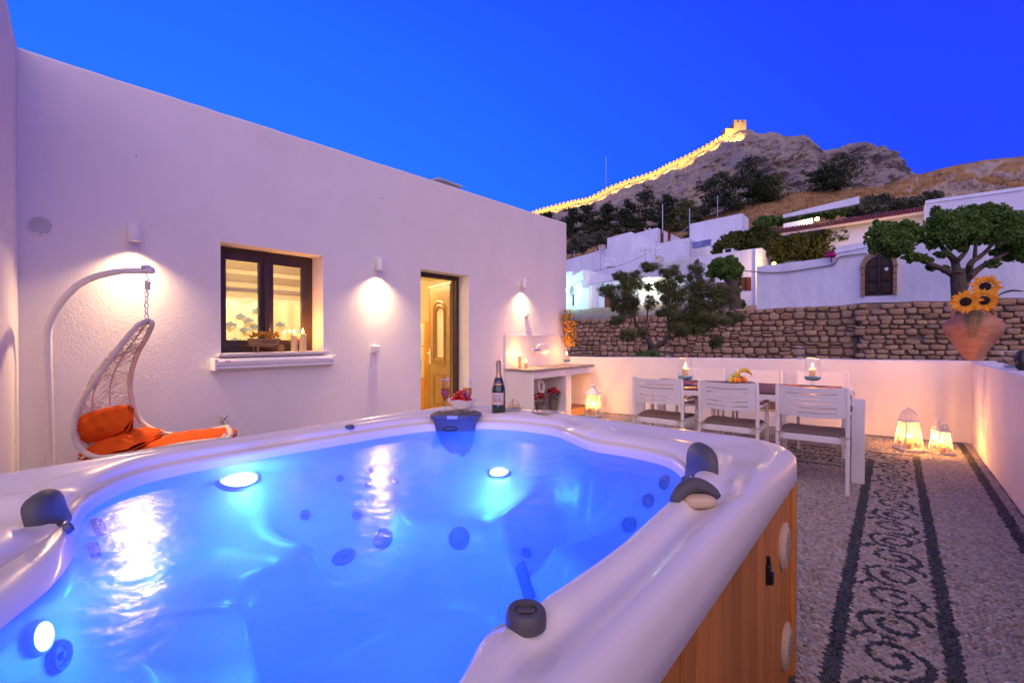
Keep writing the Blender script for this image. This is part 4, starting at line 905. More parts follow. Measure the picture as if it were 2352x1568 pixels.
def build_chair():
    t = thing('dining_chair', 'x', 'chair')
    W, HB = .255, .885
    for s_ in (-1, 1):
        q = MB(); q.tube([(s_*W, -.30, 0), (s_*W, -.262, .45), (s_*W, -.255, .62), (s_*W, -.290, HB-.01), (s_*W, -.292, HB)], [.016, .017, .017, .016, .011], 10); obj('rear_leg', q, M['white_metal'], t, local=True, smooth=True)
        q = MB(); q.box((s_*(W-.002), .205, .325), (.030, .055, .648)); obj('front_leg', q, M['white_metal'], t, local=True, bevel=.005)
        q = MB(); q.box((s_*(W+.004), -.005, .660), (.042, .44, .018)); ar = obj('armrest', q, M['white_metal'], t, local=True, bevel=.005)
        q = MB(); q.box((s_*(W+.004), .015, .6765), (.046, .35, .014)); q2 = obj('arm_slat', q, M['teak'], ar, local=True, bevel=.005)
        q = MB(); q.box((s_*(W-.006), -.02, .435), (.025, .46, .040)); obj('side_rail', q, M['white_metal'], t, local=True, bevel=.004)
    q = MB(); q.box((0, -.262, .432), (2*W-.03, .025, .050)); obj('rear_rail', q, M['white_metal'], t, local=True, bevel=.004)
    q = MB(); q.box((0, .205, .435), (2*W-.036, .025, .036)); obj('front_rail', q, M['white_metal'], t, local=True, bevel=.004)
    q = MB(); q.box((0, -.03, .452), (2*W-.05, .44, .012)); obj('seat', q, M['white_metal'], t, local=True)
    # curved back sheet with five slots
    q = MB(); z0, z1 = .615, .872; slots = [.655, .697, .738, .779, .818]; sh_ = .0038; xs = [-W+.012+(2*W-.024)*i/16 for i in range(17)]
    def bp_(x, z, o=0): return (x, -.262-(z-.62)*.12-.045*(1-(x/W)**2)+o, z-.018*(x/W)**2*0+.012*(x/W)**2)
    zc = [z0]
    for s_ in slots: zc += [s_-sh_, s_+sh_]
    zc.append(z1)
    for j in range(len(zc)-1):
        slot = j % 2 == 1
        for i in range(16):
            if slot and 2 <= i <= 13: continue
            for o, rev in ((-.004, True), (.004, False)):
                f_ = [bp_(xs[i], zc[j], o), bp_(xs[i+1], zc[j], o), bp_(xs[i+1], zc[j+1], o), bp_(xs[i], zc[j+1], o)]
                q.add(f_ if rev else f_[::-1], [(0, 1, 2, 3)])
        if slot: # inner edges of the slot
            for z in (zc[j], zc[j+1]):
                for i in range(2, 14): q.add([bp_(xs[i], z, -.004), bp_(xs[i+1], z, -.004), bp_(xs[i+1], z, .004), bp_(xs[i], z, .004)], [(0, 1, 2, 3)])
    for z in (z0, z1):
        for i in range(16): q.add([bp_(xs[i], z, -.004), bp_(xs[i+1], z, -.004), bp_(xs[i+1], z, .004), bp_(xs[i], z, .004)], [(0, 1, 2, 3)])
    obj('backrest', q, M['white_metal'], t, local=True, smooth=True, angle=50)
    # tied seat pad
    q = MB(); nn = 15
    def pad(u, v, top):
        x = (u-.5)*2*(W-.018); y = -.245+.47*v; e = min(u, 1-u, v, 1-v); rnd = .016*min(1, e/.06)**.5
        zc_ = .472+.014*math.cos((v-.42)*5.5)+.006*(2*u-1)**2
        return (x, y, zc_+(rnd if top else -rnd))
    q.grid(lambda u, v: pad(u, v, True), nn, nn); g2 = MB(); g2.grid(lambda u, v: pad(u, v, False), nn, nn); q.add(g2.v, [f[::-1] for f in g2.f]); sp = obj('seat_pad', q, M['pad'], t, local=True, smooth=True, angle=70)
    for s_ in (-1, 1):
        q = MB(); cx_, cy_ = s_*(W), -.265
        q.tube([(cx_+.022*math.cos(a), cy_+.022*math.sin(a), .468+.003*math.sin(3*a)) for a in [2*math.pi*i/14 for i in range(14)]], .003, 5, closed=True)
        q.tube(crv([(cx_-.02*s_, cy_-.02, .468), (cx_-.045*s_, cy_-.03, .480), (cx_-.055*s_, cy_-.032, .46), (cx_-.02*s_, cy_-.022, .466)], 12), .0028, 5)
        for e in (0, 1): q.tube(crv([(cx_-.012*s_, cy_-.022, .466), (cx_-(.02+.02*e)*s_, cy_-.034, .43), (cx_-(.012+.03*e)*s_, cy_-.03, .385-.02*e)], 8), .0026, 5)
        obj('tie_cord', q, M['cord'], sp, local=True)
    return t
ch0 = build_chair(); first = True
spots = [(-.560, 5.030, .04, 'white garden chair with its back to the tub, at the domed lanterns\' table end'),
         (-1.230, 5.025, .02, 'white garden chair with its back to the tub, middle of its row'),
         (-1.905, 5.010, .0, 'white garden chair with its back to the tub, at the sink\'s table end'),
         (-2.00, 6.42, math.pi+.14, 'white garden chair on the parapet side of the table, at the sink end'),
         (-1.325, 6.50, math.pi+.14, 'white garden chair on the parapet side of the table, middle of its row'),
         (-.640, 6.60, math.pi+.14, 'white garden chair on the parapet side of the table, at the domed lanterns\' end')]
for x, y, a, lab in spots:
    c = ch0 if first else dup(ch0); first = False
    c.location = (x, y, .004); c.rotation_euler = (0, 0, a); tag(c, lab, 'chair', 'white garden chairs round the dining table')
# things on the table
p1 = onz(1574, 884, TH); p2 = onz(1866, 886, TH)
hurricane((p1.x, p1.y, TH+.001), 'stemmed glass vase with teal sand on the table near the sink end', .30, .080, .088, 'candle burning in the table vase near the sink end', 46)
hurricane((p2.x, p2.y, TH+.001), 'stemmed glass vase with teal sand on the table near the lantern end', .30, .080, .088, 'candle burning in the table vase near the lantern end', 46)
pf = onz(1697, 882, TH); fx_, fy_ = pf.x, pf.y
q = MB(); q.lathe([(.06, 0), (.07, .004), (.13, .016), (.165, .026), (.160, .028), (.12, .020), (.06, .009), (1e-5, .008)], 36, (fx_, fy_, TH+.001)); tag(obj('fruit_plate', q, mat('silver_plate', (.55, .54, .52), .25, metal=.8), smooth=True), 'shallow metal fruit plate in the middle of the dining table', 'plate')
M['orange_fruit'] = mat('orange_peel', (.75, .24, .015), .45, bump=.3, bscale=160, bdist=.003, var=(.68, .19, .01), vscale=6)
M['apple'] = mat('green_apple', (.36, .44, .05), .3, var=(.46, .40, .05), vscale=5)
M['banana'] = mat('banana_skin', (.62, .46, .03), .45, var=(.38, .36, .03), vscale=7)
def fruit(u, v, r_, m, lab, cat, z=0):
    c = Vector((fx_, fy_, 0))+_R*u+Vector((-_R.y, _R.x, 0))*v; q = MB(); zz = TH+.018+r_*.93+z
    prof = [(max(1e-5, r_*math.sin(math.pi*i/12)*(1+.06*math.cos(math.pi*i/12))), -r_*.93*math.cos(math.pi*i/12)-(.10*r_ if i == 12 else 0)) for i in range(13)]
    q.lathe(prof, 20, (c.x, c.y, zz)); t = thing(cat.replace(' ', '_'), lab, cat, (c.x, c.y, zz-r_*.93)); obj('skin', q, m, t, smooth='all')
    q = MB(); q.tube([(c.x, c.y, zz+r_*.8), (c.x+.004, c.y, zz+r_*.93+.010)], .0022, 5); obj('stalk', q, M['cord'], t)
fruit(-.10, -.03, .036, M['apple'], 'green apple at the edge of the fruit plate', 'apple'); fruit(-.055, -.075, .038, M['orange_fruit'], 'orange at the front of the fruit plate beside the apple', 'orange')
fruit(.03, -.06, .036, M['orange_fruit'], 'orange at the front of the fruit plate under the bananas', 'orange'); fruit(-.02, .02, .044, M['apple'], 'large green apple on top of the fruit pile', 'apple', .035)
fruit(.06, .05, .038, M['apple'], 'green apple at the back of the fruit plate', 'apple')
bt_ = thing('banana_bunch', 'bunch of ripe bananas arching over the fruit plate', 'bananas', (fx_, fy_, TH+.03))
for k in range(4):
    q = MB(); o = Vector((fx_, fy_, TH+.02))+_R*(.045+.018*k)+Vector((-_R.y, _R.x, 0))*(-.045+.03*k); pts = []
    for i in range(13):
        a = R(165-150*i/12); pts.append(o+_R*(.085*math.cos(a)+.0)+Vector((0, 0, .055+.085*math.sin(a)))+Vector((-_R.y, _R.x, 0))*(.01*k))
    q.tube(pts, [.006, .008, .014, .017, .0185, .019, .019, .019, .018, .017, .014, .009, .005], 8); obj('banana', q, M['banana'], bt_, smooth=True)
# votives and the amphora on the parapets
for px, lab, s_ in ((1533, 'small empty flared glass on the parapet next to the tree trunk', 1.0), (1839, 'small empty flared glass on the parapet behind a table vase', 1.25)):
    d = ray(px, 822); y = None; tt = (8.10-.145*.757+.08)/(d.y-.145*d.x); p = EYEP+d*tt; zt_ = .955+.062*(p.x-XH)/(XC-XH)
    votive((p.x, p.y, zt_+.003), lab, .145*s_*.92, .055*s_*.92)
p = onz(2325, 842, 1.017); p.x = XC+.10; p.y = onx(2325, 842, XC+.10).y
v3 = votive((p.x, p.y, 1.018), 'wide flared glass vase with teal sand beside the clay amphora', .16, .085)
q = MB(); q.lathe([(.040, .009), (.055, .02), (.06, .028), (1e-5, .03)], 24, (p.x, p.y, 1.018)); obj('teal_sand', q, M['sand_teal'], v3, smooth=True)
q = MB(); q.lathe([(.02, 0), (.045, .03), (.045, .10), (.02, .13), (.02, .17), (1e-5, .175)], 16, (XC+.12, p.y-.28, 1.018)); tag(obj('dark_bottle', q, M['black'], smooth=True), 'small dark jar beside the wide flared glass', 'jar')
ac = Vector((XC+.02, YB(XC)+.10, 1.019)); dpt = (ac-EYEP).dot(_F)
am = thing('amphora', 'large weathered clay amphora on the parapet corner', 'amphora', ac)
M['clay'] = mat('weathered_clay', (.36, .14, .065), .85, var=(.46, .26, .17), vscale=5, bump=.5, bscale=20, bdist=.01, stretch=(1, 1, 3))
s_ = dpt/FPX
prof = [(21, 0), (22, 3), (27, 14), (38, 30), (50, 47), (60, 61), (64.5, 70), (66, 76), (65, 82), (59, 90), (47, 99), (33, 106), (24, 111), (21, 116), (22, 122), (26, 125), (24, 127), (18, 124), (1e-3, 116)]
q = MB(); q.lathe([(a*s_*.80, b*s_) for a, b in prof], 48, ac); ab = obj('body', q, M['clay'], am, smooth=True)
for k in (-1, 1):
    q = MB(); q.tube(crv([ac+_R*(k*24*s_)+Vector((0, 0, 118*s_)), ac+_R*(k*40*s_)+Vector((0, 0, 120*s_)), ac+_R*(k*50*s_)+Vector((0, 0, 100*s_))], 12), 4*s_, 8); obj('handle', q, M['clay'], am, smooth=True)
M['sun_petal'] = mat('sunflower_petal', (.80, .36, .008), .7, var=(.70, .25, .004), vscale=12)
M['sun_eye'] = mat('sunflower_eye', (.018, .006, .004), .95, bump=.6, bscale=120, bdist=.004)
for px, py, dd, lab in ((2218, 693, -.24, 'sunflower drooping lowest over the amphora shoulder towards the arched door'), (2260, 690, -.20, 'sunflower in the amphora tucked under the tallest one'), (2263, 658, -.12, 'tallest sunflower standing in the clay amphora')):
    c = at(px, py, dpt+dd); t = thing('sunflower', lab, 'sunflower', c); up = (EYEP-c).normalized()+Vector((random.uniform(-.2, .2), random.uniform(-.2, .2), .25)); up.normalize()
    x = up.orthogonal().normalized(); y = up.cross(x)
    for l in range(2):
        q = MB()
        for i in range(15):
            a = 2*math.pi*(i+.5*l)/15+random.uniform(-.10, .10); L_ = .108*random.uniform(.78, 1.18); petal(q, c+(x*math.cos(a)+y*math.sin(a))*.045, x*math.cos(a)+y*math.sin(a)+up*(random.uniform(-.15, .25)+.15*l), up, L_, .040, .14)
        obj('petals', q, M['sun_petal'], t)
    q = MB(); q.lathe([(.055, .0), (.052, .012), (.03, .022), (1e-5, .024)], 24, c, rot=disc_frame(up)); obj('eye', q, M['sun_eye'], t, smooth=True)
    q = MB(); q.tube(crv([c-up*.01, c-up*.08+Vector((0, 0, -.05)), ac+Vector((0, 0, 120*s_)), ac+Vector((0, 0, 95*s_))], 12), .008, 6); obj('stem', q, M['flowergreen'], t, smooth=True)
def frond(p0, p1, sag, L_, name, lab, n=26):
    t = thing(name, lab, 'leaf', p0); ctl = [Vector(p0).lerp(Vector(p1), f_)+Vector((0, 0, sag*math.sin(math.pi*f_))) for f_ in (0, .33, .66, 1)]; sp = crv(ctl, n)
    q = MB(); q.tube(sp, .003, 5); obj('rib', q, M['flowergreen'], t)
    q = MB()
    for i in range(2, n-1):
        tv = (sp[i+1]-sp[i-1]).normalized(); sd = tv.cross(Vector((0, 0, 1)) if abs(tv.z) < .9 else _F).normalized(); l = L_*math.sin(math.pi*(.12+.86*i/n))
        for k in (-1, 1): petal(q, sp[i], sd*k+tv*.6+Vector((0, 0, -.25)), tv.cross(sd), l, .014, .05)
    obj('leaflets', q, M['flowergreen'], t)
frond(at(2240, 712, dpt-.12), at(2232, 775, dpt-.45), .10, .13, 'palm_leaf', 'dark feathery palm leaf hanging down the front of the amphora')
frond(at(2275, 690, dpt-.05), at(2350, 668, dpt-.25), .06, .11, 'palm_leaf', 'feathery palm leaf leaning out of the amphora over the wall')
# ================================================================== hanging egg chair
ZS = 3.22
def zz(x, y, dz=0): return at(x*.4218, 428.7+y*.4218, ZS+dz)      # traced on an enlargement of the chair, set at its own distance
hc = thing('swing_stand', 'white tubular stand of the hanging egg chair with curved arm', 'stand', (zz(272, 1500).x, zz(272, 1500).y, 0))
foot = zz(278, 1560); foot.z = .03
q = MB(); q.tube([foot]+crv([zz(276, 1500), zz(270, 1200), zz(262, 900), zz(262, 800), zz(275, 735), zz(330, 632), (zz(420, 541)), zz(520, 490), zz(640, 463), zz(720, 458), zz(834, 457)], 60), .0215, 14); obj('arm', q, M['white_metal'], hc, smooth=True)
q = MB(); q.lathe([(.03, 0), (.03, .015), (.02, .02), (1e-5, .02)], 14, zz(795, 443), rot=disc_frame((0, 0, 1))); obj('bolt_cap', q, M['white_metal'], hc, smooth=True)
bc = Vector((foot.x+.40, foot.y+.18, .03)); q = MB(); q.tube([bc+Vector((.5*math.cos(a), .5*math.sin(a), 0)) for a in [2*math.pi*i/40 for i in range(40)]], .02, 8, closed=True); obj('base_ring', q, M['white_metal'], hc, smooth=True)
for k in range(3):
    a = 2.6+2.09*k; q = MB(); q.tube([foot, bc+Vector((.5*math.cos(a), .5*math.sin(a), 0))], .018, 8); obj('base_spoke', q, M['white_metal'], hc, smooth=True)
ec = thing('egg_chair', 'cream rattan hanging egg chair with open woven basket', 'hanging chair', zz(800, 1460))
q = MB(); q.tube(crv([zz(797, 470), zz(797, 490), zz(808, 498), zz(806, 512), zz(794, 514), zz(788, 503)], 20), .0045, 7); obj('hook', q, M['white_metal'], ec, smooth=True)
q = MB(); q.tube([zz(803+14*math.cos(a), 516+46*a/(2*math.pi*8))+_F*(.010*math.sin(a)) for a in [2*math.pi*8*i/160 for i in range(161)]], .0035, 5); obj('spring', q, M['white_metal'], ec, smooth=True)
for k in range(5):
    y = 598-14+31*k; pl = k % 2; q = MB(); c = zz(798, y); r1, r2 = .012, .019
    q.tube([c+((_R if not pl else _F)*(r1*math.cos(a)))+Vector((0, 0, r2*math.sin(a))) for a in [2*math.pi*i/16 for i in range(16)]], .0038, 6, closed=True); obj('chain_link', q, M['white_metal'], ec, smooth=True)
q = MB(); q.tube([zz(800, 560), zz(800, 588)], .004, 6); obj('swivel', q, M['white_metal'], ec)
near = crv([zz(800, 726, -.01), zz(760, 745, -.05), zz(712, 795, -.10), zz(620, 912, -.18), zz(520, 1052, -.24), zz(448, 1165, -.28), zz(404, 1285, -.30), zz(410, 1375, -.31), zz(452, 1438, -.31), zz(530, 1472, -.31), zz(650, 1463, -.31), zz(800, 1440, -.30), zz(1000, 1402, -.28), zz(1160, 1382, -.24), zz(1235, 1374, -.18)], 90)
far = crv([zz(806, 726, .01), zz(828, 745, .02), zz(802, 812, .05), zz(747, 910, .09), zz(716, 1010, .12), zz(710, 1110, .14), zz(737, 1220, .16), zz(782, 1290, .17), zz(870, 1334, .18), zz(960, 1349, .18), zz(1100, 1334, .16), zz(1200, 1314, .12), zz(1240, 1308, .06)], 90)
q = MB(); q.tube(near+crv([near[-1], zz(1256, 1345, -.07), far[-1]], 10)[1:-1]+far[::-1], .0165, 10, closed=True); obj('rim', q, M['rattan'], ec, smooth=True)
# body of the basket: ribs from rim to rim that bulge back and down, and a loose random weave over them
def back(i, f_):
    i = max(0, min(89, i))
    a, b = near[i], far[min(89, int(i*1.0))]; p = a.lerp(b, f_); k = math.sin(math.pi*f_); s_ = math.sin(math.pi*min(1, i/89*1.02))
    d = Vector((0, 0, -1))*max(0, min(1, (i-30)/25))+(-_R)*max(0, min(1, (60-i)/30))
    if d.length > 0: d.normalize()
    return p+d*(.14*k*s_)
for f_ in (.22, .4, .6, .8):
    q = MB(); q.tube([back(i, f_) for i in range(2, 90, 3)], .0055, 6); obj('rib', q, M['rattan'], ec, smooth=True)
wv = MB(); rs = random.Random(3)
for k in range(270):
    i0 = rs.randint(6, 88); i1 = max(2, min(89, i0+rs.randint(-14, 14))); pts = []
    for s_ in range(9):
        f_ = s_/8; pts.append(back(int(i0+(i1-i0)*f_+2.0*math.sin(f_*9+k)), f_)+Vector((rs.uniform(-.006, .006), rs.uniform(-.006, .006), rs.uniform(-.006, .006))))
    wv.tube(crv(pts, 17), .0021, 4)
tag(obj('weave', wv, M['rattan'], ec), kind='stuff')
# cushions
CR = Matrix((_R, _F, Vector((0, 0, 1)))).transposed()
def cushion(c, rx, ry, rz, rot, name, lab, seed=1):
    rs = random.Random(seed); q = MB(); nx, ny = 30, 20; ph = [rs.uniform(0, 6) for _ in range(6)]
    def S(u, v, s_):
        x, y = 2*u-1, 2*v-1; x, y = x*math.sqrt(1-.22*y*y), y*math.sqrt(1-.22*x*x); e = ((1-abs(x)**2.6)*(1-abs(y)**2.6)); hgt = max(0, e)**.55
        pin = 1-.10*(abs(y)**2)*(1-abs(x)**6); pin2 = 1-.10*(abs(x)**2)*(1-abs(y)**6)
        wr = .10*math.sin(5*x+3*y+ph[0])*abs(x)+.08*math.sin(9*y-4*x+ph[1])*abs(y)+.05*math.sin(13*x+ph[2]+5*y)
        return rot @ Vector((rx*x*pin, ry*y*pin2, s_*rz*hgt*(1+wr)))+c
    q.grid(lambda u, v: S(u, v, 1), nx, ny); g2 = MB(); g2.grid(lambda u, v: S(u, v, -1), nx, ny); q.add(g2.v, [f[::-1] for f in g2.f])
    q.tube([S(i/24, 0, 0) for i in range(25)]+[S(1, i/16, 0) for i in range(1, 17)]+[S(1-i/24, 1, 0) for i in range(1, 25)]+[S(0, 1-i/16, 0) for i in range(1, 16)], .004, 5, closed=True)
    return tag(obj(name, q, M['orange'], smooth=True, angle=70), lab, 'cushion')
tilt = CR @ Matrix.Rotation(R(-14), 3, 'Y') @ Matrix.Rotation(R(68), 3, 'X')
cushion(zz(572, 1290, -.12), .185, .105, .085, tilt, 'back_cushion', 'rectangular orange cushion leaning against the back of the egg chair', 2)
cushion(zz(670, 1402, -.10), .190, .19, .075, CR @ Matrix.Rotation(R(-8), 3, 'Y') @ Matrix.Rotation(R(12), 3, 'X'), 'seat_cushion', 'puffy orange cushion on the seat of the egg chair', 5)
cushion(zz(1035, 1388, -.06), .275, .17, .060, CR @ Matrix.Rotation(R(-6), 3, 'Y') @ Matrix.Rotation(R(8), 3, 'X'), 'leg_cushion', 'long flat orange cushion on the foot end of the egg chair', 9)
# ================================================================== things on the tub
b0 = onz(1145, 948, 0.905); hit_l, _ = hit(1145, 948)
if hit_l is not None: b0 = hit_l
bs = 120*((b0-EYEP).dot(_F))/FPX     # bottle height from its outline at this distance
bo = thing('champagne_bottle', 'dark green champagne bottle with gold foil standing on the tub rim', 'bottle', b0)
M['bottle'] = mat('bottle_glass', (.010, .030, .008), .04, spec=.8, coat=.6)
M['foil'] = mat('gold_foil', (.62, .40, .20), .32, metal=.85, var=(.50, .30, .13), vscale=30, bump=.2, bscale=60)
prof = [(.10, 0), (.128, .01), (.132, .03), (.132, .42), (.126, .48), (.108, .55), (.085, .62), (.066, .68), (.052, .74), (.046, .80)]
q = MB(); q.lathe([(a*bs, b*bs) for a, b in prof], 36, b0); obj('glass', q, M['bottle'], bo, smooth=True)
q = MB(); q.lathe([(a*bs, b*bs) for a, b in [(.068, .68), (.054, .74), (.048, .80), (.047, .90), (.052, .905), (.054, .94), (.050, .985), (.03, 1.0), (1e-5, 1.0)]], 30, b0); obj('foil', q, M['foil'], bo, smooth=True)
q = MB(); q.lathe([(a*bs, b*bs) for a, b in [(.112, .545), (.105, .57), (.0875, .615), (.070, .672), (.068, .68)]], 30, b0); obj('neck_band', q, mat('navy_band', (.012, .02, .06), .4), bo, smooth=True)
q = MB(); q.lathe([(a*bs, b*bs) for a, b in [(.1135, .546), (.1075, .572)]], 30, b0); q.f = [f for f in q.f if len(f) == 4]; q.m = [0]*len(q.f); obj('band_edge', q, M['foil'], bo, smooth=True)
va = math.atan2(-b0.y, -b0.x)
q = MB(); n = 16
def cyl(a, z, r_=.1335): return b0+Vector((r_*bs*math.cos(a), r_*bs*math.sin(a), z*bs))
a0 = va-.25
vs = [cyl(a0-1.05+2.1*i/n, z) for z in (.17, .40) for i in range(n+1)]; q.add(vs, [(i, i+1, n+2+i, n+1+i) for i in range(n)]); lb = obj('label', q, mat('champagne_label', (.70, .50, .30), .45, var=(.64, .44, .25), vscale=20), bo, smooth=True)
ink = mat('label_ink', (.05, .035, .03), .6)
for i, chh in enumerate('CAIR'):
    a = a0+(-.42+.28*i); pos = cyl(a, .285, .1355); text_mesh('lettering', chh, .062*bs, ink, lb, pos, (R(90), 0, a+R(90)), .0002)
for z, L_ in ((.245, .7), (.345, .5)):
    q = MB(); q.tube([cyl(a0-L_+2*L_*i/12, z, .1340) for i in range(13)], .0012*bs/.27, 4); obj('label_line', q, ink, lb)
pos = cyl(va, .60, .096); text_mesh('band_lettering', 'CAIR', .035*bs, M['foil'], bo, pos, (R(72), 0, va+R(90)), .0002)
# flutes
M['flute'] = thin_glass('flute_glass', (.97, .98, .98), .01, 1.5)
for k, (u, v, r_) in enumerate(wells):
    c = FL(u, v, .9185); hgt = .168; t = thing('champagne_flute', ('filled champagne flute next to the strawberry bowl on the door side', 'filled champagne flute between the strawberry bowl and the bottle')[k], 'glass', c)
    q = MB(); q.lathe([(.026, 0), (.026, .002), (.006, .006), (.0045, .012), (.004, .045), (.006, .055), (.016, .068), (.0225, .088), (.025, .115), (.024, .145), (.0225, hgt)], 28, c); q.f = q.f[:-1]; q.m = q.m[:-1]; obj('glass', q, M['flute'], t, smooth=True)
    q = MB(); q.lathe([(.005, .058), (.0145, .069), (.021, .089), (.0232, .112), (.0230, .122), (1e-5, .122)], 28, c); obj('champagne', q, M['cglass'], t, smooth=True)
    q = MB(); q.tube([c+Vector((.0225*math.cos(a), .0225*math.sin(a), hgt)) for a in [2*math.pi*i/26 for i in range(26)]], .0008, 5, closed=True); obj('rim', q, M['glassrim'], t)
# bowl and strawberries
sbp = onz(1060, 936, .90); l_, _n = hit(1060, 937)
if l_ is not None: sbp = l_
sb_ = thing('square_bowl', 'small square white porcelain bowl full of strawberries on the tub rim', 'bowl', sbp, PSI+R(38))
q = MB(); lv = [(.035, 0), (.040, .004), (.060, .026), (.080, .048), (.077, .049), (.055, .026), (.034, .010)]; n = 24; vs = []
for r_, z in lv:
    for i in range(n):
        a = 2*math.pi*i/n; c_, s_ = math.cos(a), math.sin(a); e = (abs(c_)**4.5+abs(s_)**4.5)**(-1/4.5); vs.append((r_*e*c_, r_*e*s_, z+.010*(z/.05)*(max(0, e-1)/.19)))
q.add(vs, [(j*n+i, j*n+(i+1) % n, (j+1)*n+(i+1) % n, (j+1)*n+i) for j in range(len(lv)-1) for i in range(n)]+[tuple(range(n-1, -1, -1)), tuple((len(lv)-1)*n+i for i in range(n))]); obj('porcelain', q, mat('porcelain', (.82, .80, .78), .2, coat=.4), sb_, local=True, smooth=True)
M['berry'] = mat('strawberry_skin', (.62, .012, .012), .3, var=(.50, .006, .008), vscale=30, bump=.6, bscale=220, bdist=.003)
bpos = []
for lay, (cnt, rad, z) in enumerate(((7, .050, .040), (5, .034, .062), (2, .014, .083))):
    for i in range(cnt): a = 2*math.pi*i/cnt+lay*.5; bpos.append((rad*math.cos(a)+random.uniform(-.004, .004), rad*math.sin(a)+random.uniform(-.004, .004), z))
s0 = None
for k, (x, y, z) in enumerate(bpos):
    if s0 is None:
        s0 = thing('strawberry', 'red strawberry in the square white bowl on the tub rim', 'strawberry', (0, 0, 0), 0, 'strawberries heaped in the square bowl')
        q = MB(); q.lathe([(1e-5, -.020), (.006, -.017), (.012, -.008), (.0165, .003), (.0155, .011), (.009, .0155), (1e-5, .016)], 16); obj('fruit', q, M['berry'], s0, local=True, smooth='all')
        q = MB()
        for i in range(7): a = .9*i; petal(q, (0, 0, .015), (math.cos(a), math.sin(a), .25), (0, 0, 1), .013, .006)
        q.tube([(0, 0, .015), (.002, 0, .024)], .001, 4); obj('calyx', q, M['leaf'], s0, local=True); o = s0
    else: o = dup(s0)
    o.location = sbp+Vector((x, y, z+.006)); o.rotation_euler = (random.uniform(.3, 2.2), random.uniform(-.5, .5), random.uniform(0, 6.3)); o.scale = (1.05, 1.05, 1.05)
# little metal sailing boat behind the bottle
sp_ = onz(1178, 941, .90); st = thing('boat_ornament', 'small brass sailing boat ornament on the tub rim behind the bottle', 'ornament', sp_)
M['brass'] = mat('brass_wire', (.62, .42, .16), .35, metal=.8)
q = MB(); q.add([sp_+_R*u+_F*w+Vector((0, 0, z)) for u, w, z in ((-.05, 0, .012), (.06, 0, .012), (.035, -.014, 0), (-.035, -.014, 0), (.035, .014, 0), (-.035, .014, 0), (.0, -.018, .012), (.0, .018, .012))], [(0, 3, 2, 1, 6), (0, 7, 1, 4, 5), (2, 3, 5, 4), (0, 5, 3), (1, 2, 4)]); obj('hull', q, M['greylight'], st)
q = MB(); q.tube([sp_+Vector((0, 0, .01)), sp_+Vector((0, 0, .062))], .0015, 5); obj('mast', q, M['brass'], st)
q = MB(); q.add([sp_+_R*u+Vector((0, 0, z)) for u, z in ((-.002, .014), (-.030, .014), (-.024, .035), (-.002, .060))], [(0, 1, 2, 3)]); obj('sail', q, mat('brass_sheet', (.70, .50, .20), .3, metal=.7), st)
q = MB(); q.tube([sp_+_R*u+Vector((0, 0, z)) for u, z in ((.003, .014), (.040, .014), (.034, .036), (.018, .052), (.003, .060))], .0014, 4, closed=True)
for i in range(7): c = sp_+_R*(.010+.004*i)+Vector((0, 0, .022+.005*(i % 3))); q.tube([c+_R*(.006*math.cos(a))+Vector((0, 0, .006*math.sin(a))) for a in [2*math.pi*j/10 for j in range(10)]], .0009, 4, closed=True)
obj('wire_sail', q, M['brass'], st)
# ================================================================== window sill: barrow of flowers and two candles
wb = onx(612, 800, XH-.09); wb.z = WZ0-.001; wc = thing('flower_barrow', 'small wooden wheelbarrow planter of yellow flowers on the window sill', 'planter', (XH-.09, wb.y, WZ0))
M['oldwood'] = mat('old_wood', (.30, .18, .08), .75, var=(.20, .12, .05), vscale=16, stretch=(4, .4, 4))
x0, yc_, z0 = XH-.10, wb.y-.012, WZ0
def trap(mb, yA, yB, wy, zA, zB, x, w, t_):
    mb.add([(x+w*a, y, z) for a in (-1, 1) for y, z in ((yA, zA), (yB, zA), (yB+wy, zB), (yA-wy, zB))], [(0, 1, 2, 3), (7, 6, 5, 4), (0, 4, 5, 1), (1, 5, 6, 2), (3, 2, 6, 7), (0, 3, 7, 4)])
q = MB(); trap(q, yc_-.125, yc_+.115, .018, z0+.065, z0+.135, x0, .050, 0); obj('trough', q, M['oldwood'], wc, bevel=.002)
text_mesh('lettering', 'FLOWERS', .030, mat('burnt_ink', (.03, .018, .008), .8), wc, (x0+.0512, yc_+.02, z0+.10), (R(90), 0, R(90)), .0004)
for s_ in (-1, 1):
    q = MB(); q.bar((x0+s_*.042, yc_-.145, z0+.066), (x0+s_*.020, yc_+.165, z0+.045), .012, .012); obj('shaft', q, M['oldwood'], wc)
    q = MB(); q.bar((x0+s_*.046, yc_-.08, z0+.064), (x0+s_*.046, yc_-.085, z0+.001), .014, .014, (1, 0, 0)); obj('leg', q, M['oldwood'], wc)
q = MB(); q.lathe([(.036, -.010), (.038, 0), (.036, .010), (1e-5, .011)], 20, (x0, yc_+.155, z0+.039), rot=Matrix.Rotation(R(90), 3, 'Y')); obj('wheel', q, M['oldwood'], wc, smooth=True)
M['marigold'] = mat('marigold_petal', (.88, .42, .02), .7, var=(.75, .27, .01), vscale=30)
q = MB()
for i in range(110):
    petal(q, (x0+random.uniform(-.04, .045), yc_+random.uniform(-.13, .12), z0+.135+random.uniform(0, .03)), (random.uniform(-1, 1), random.uniform(-1, 1), .6), (0, 0, 1), .028, .012)
obj('leaves', q, M['leaf'], wc)
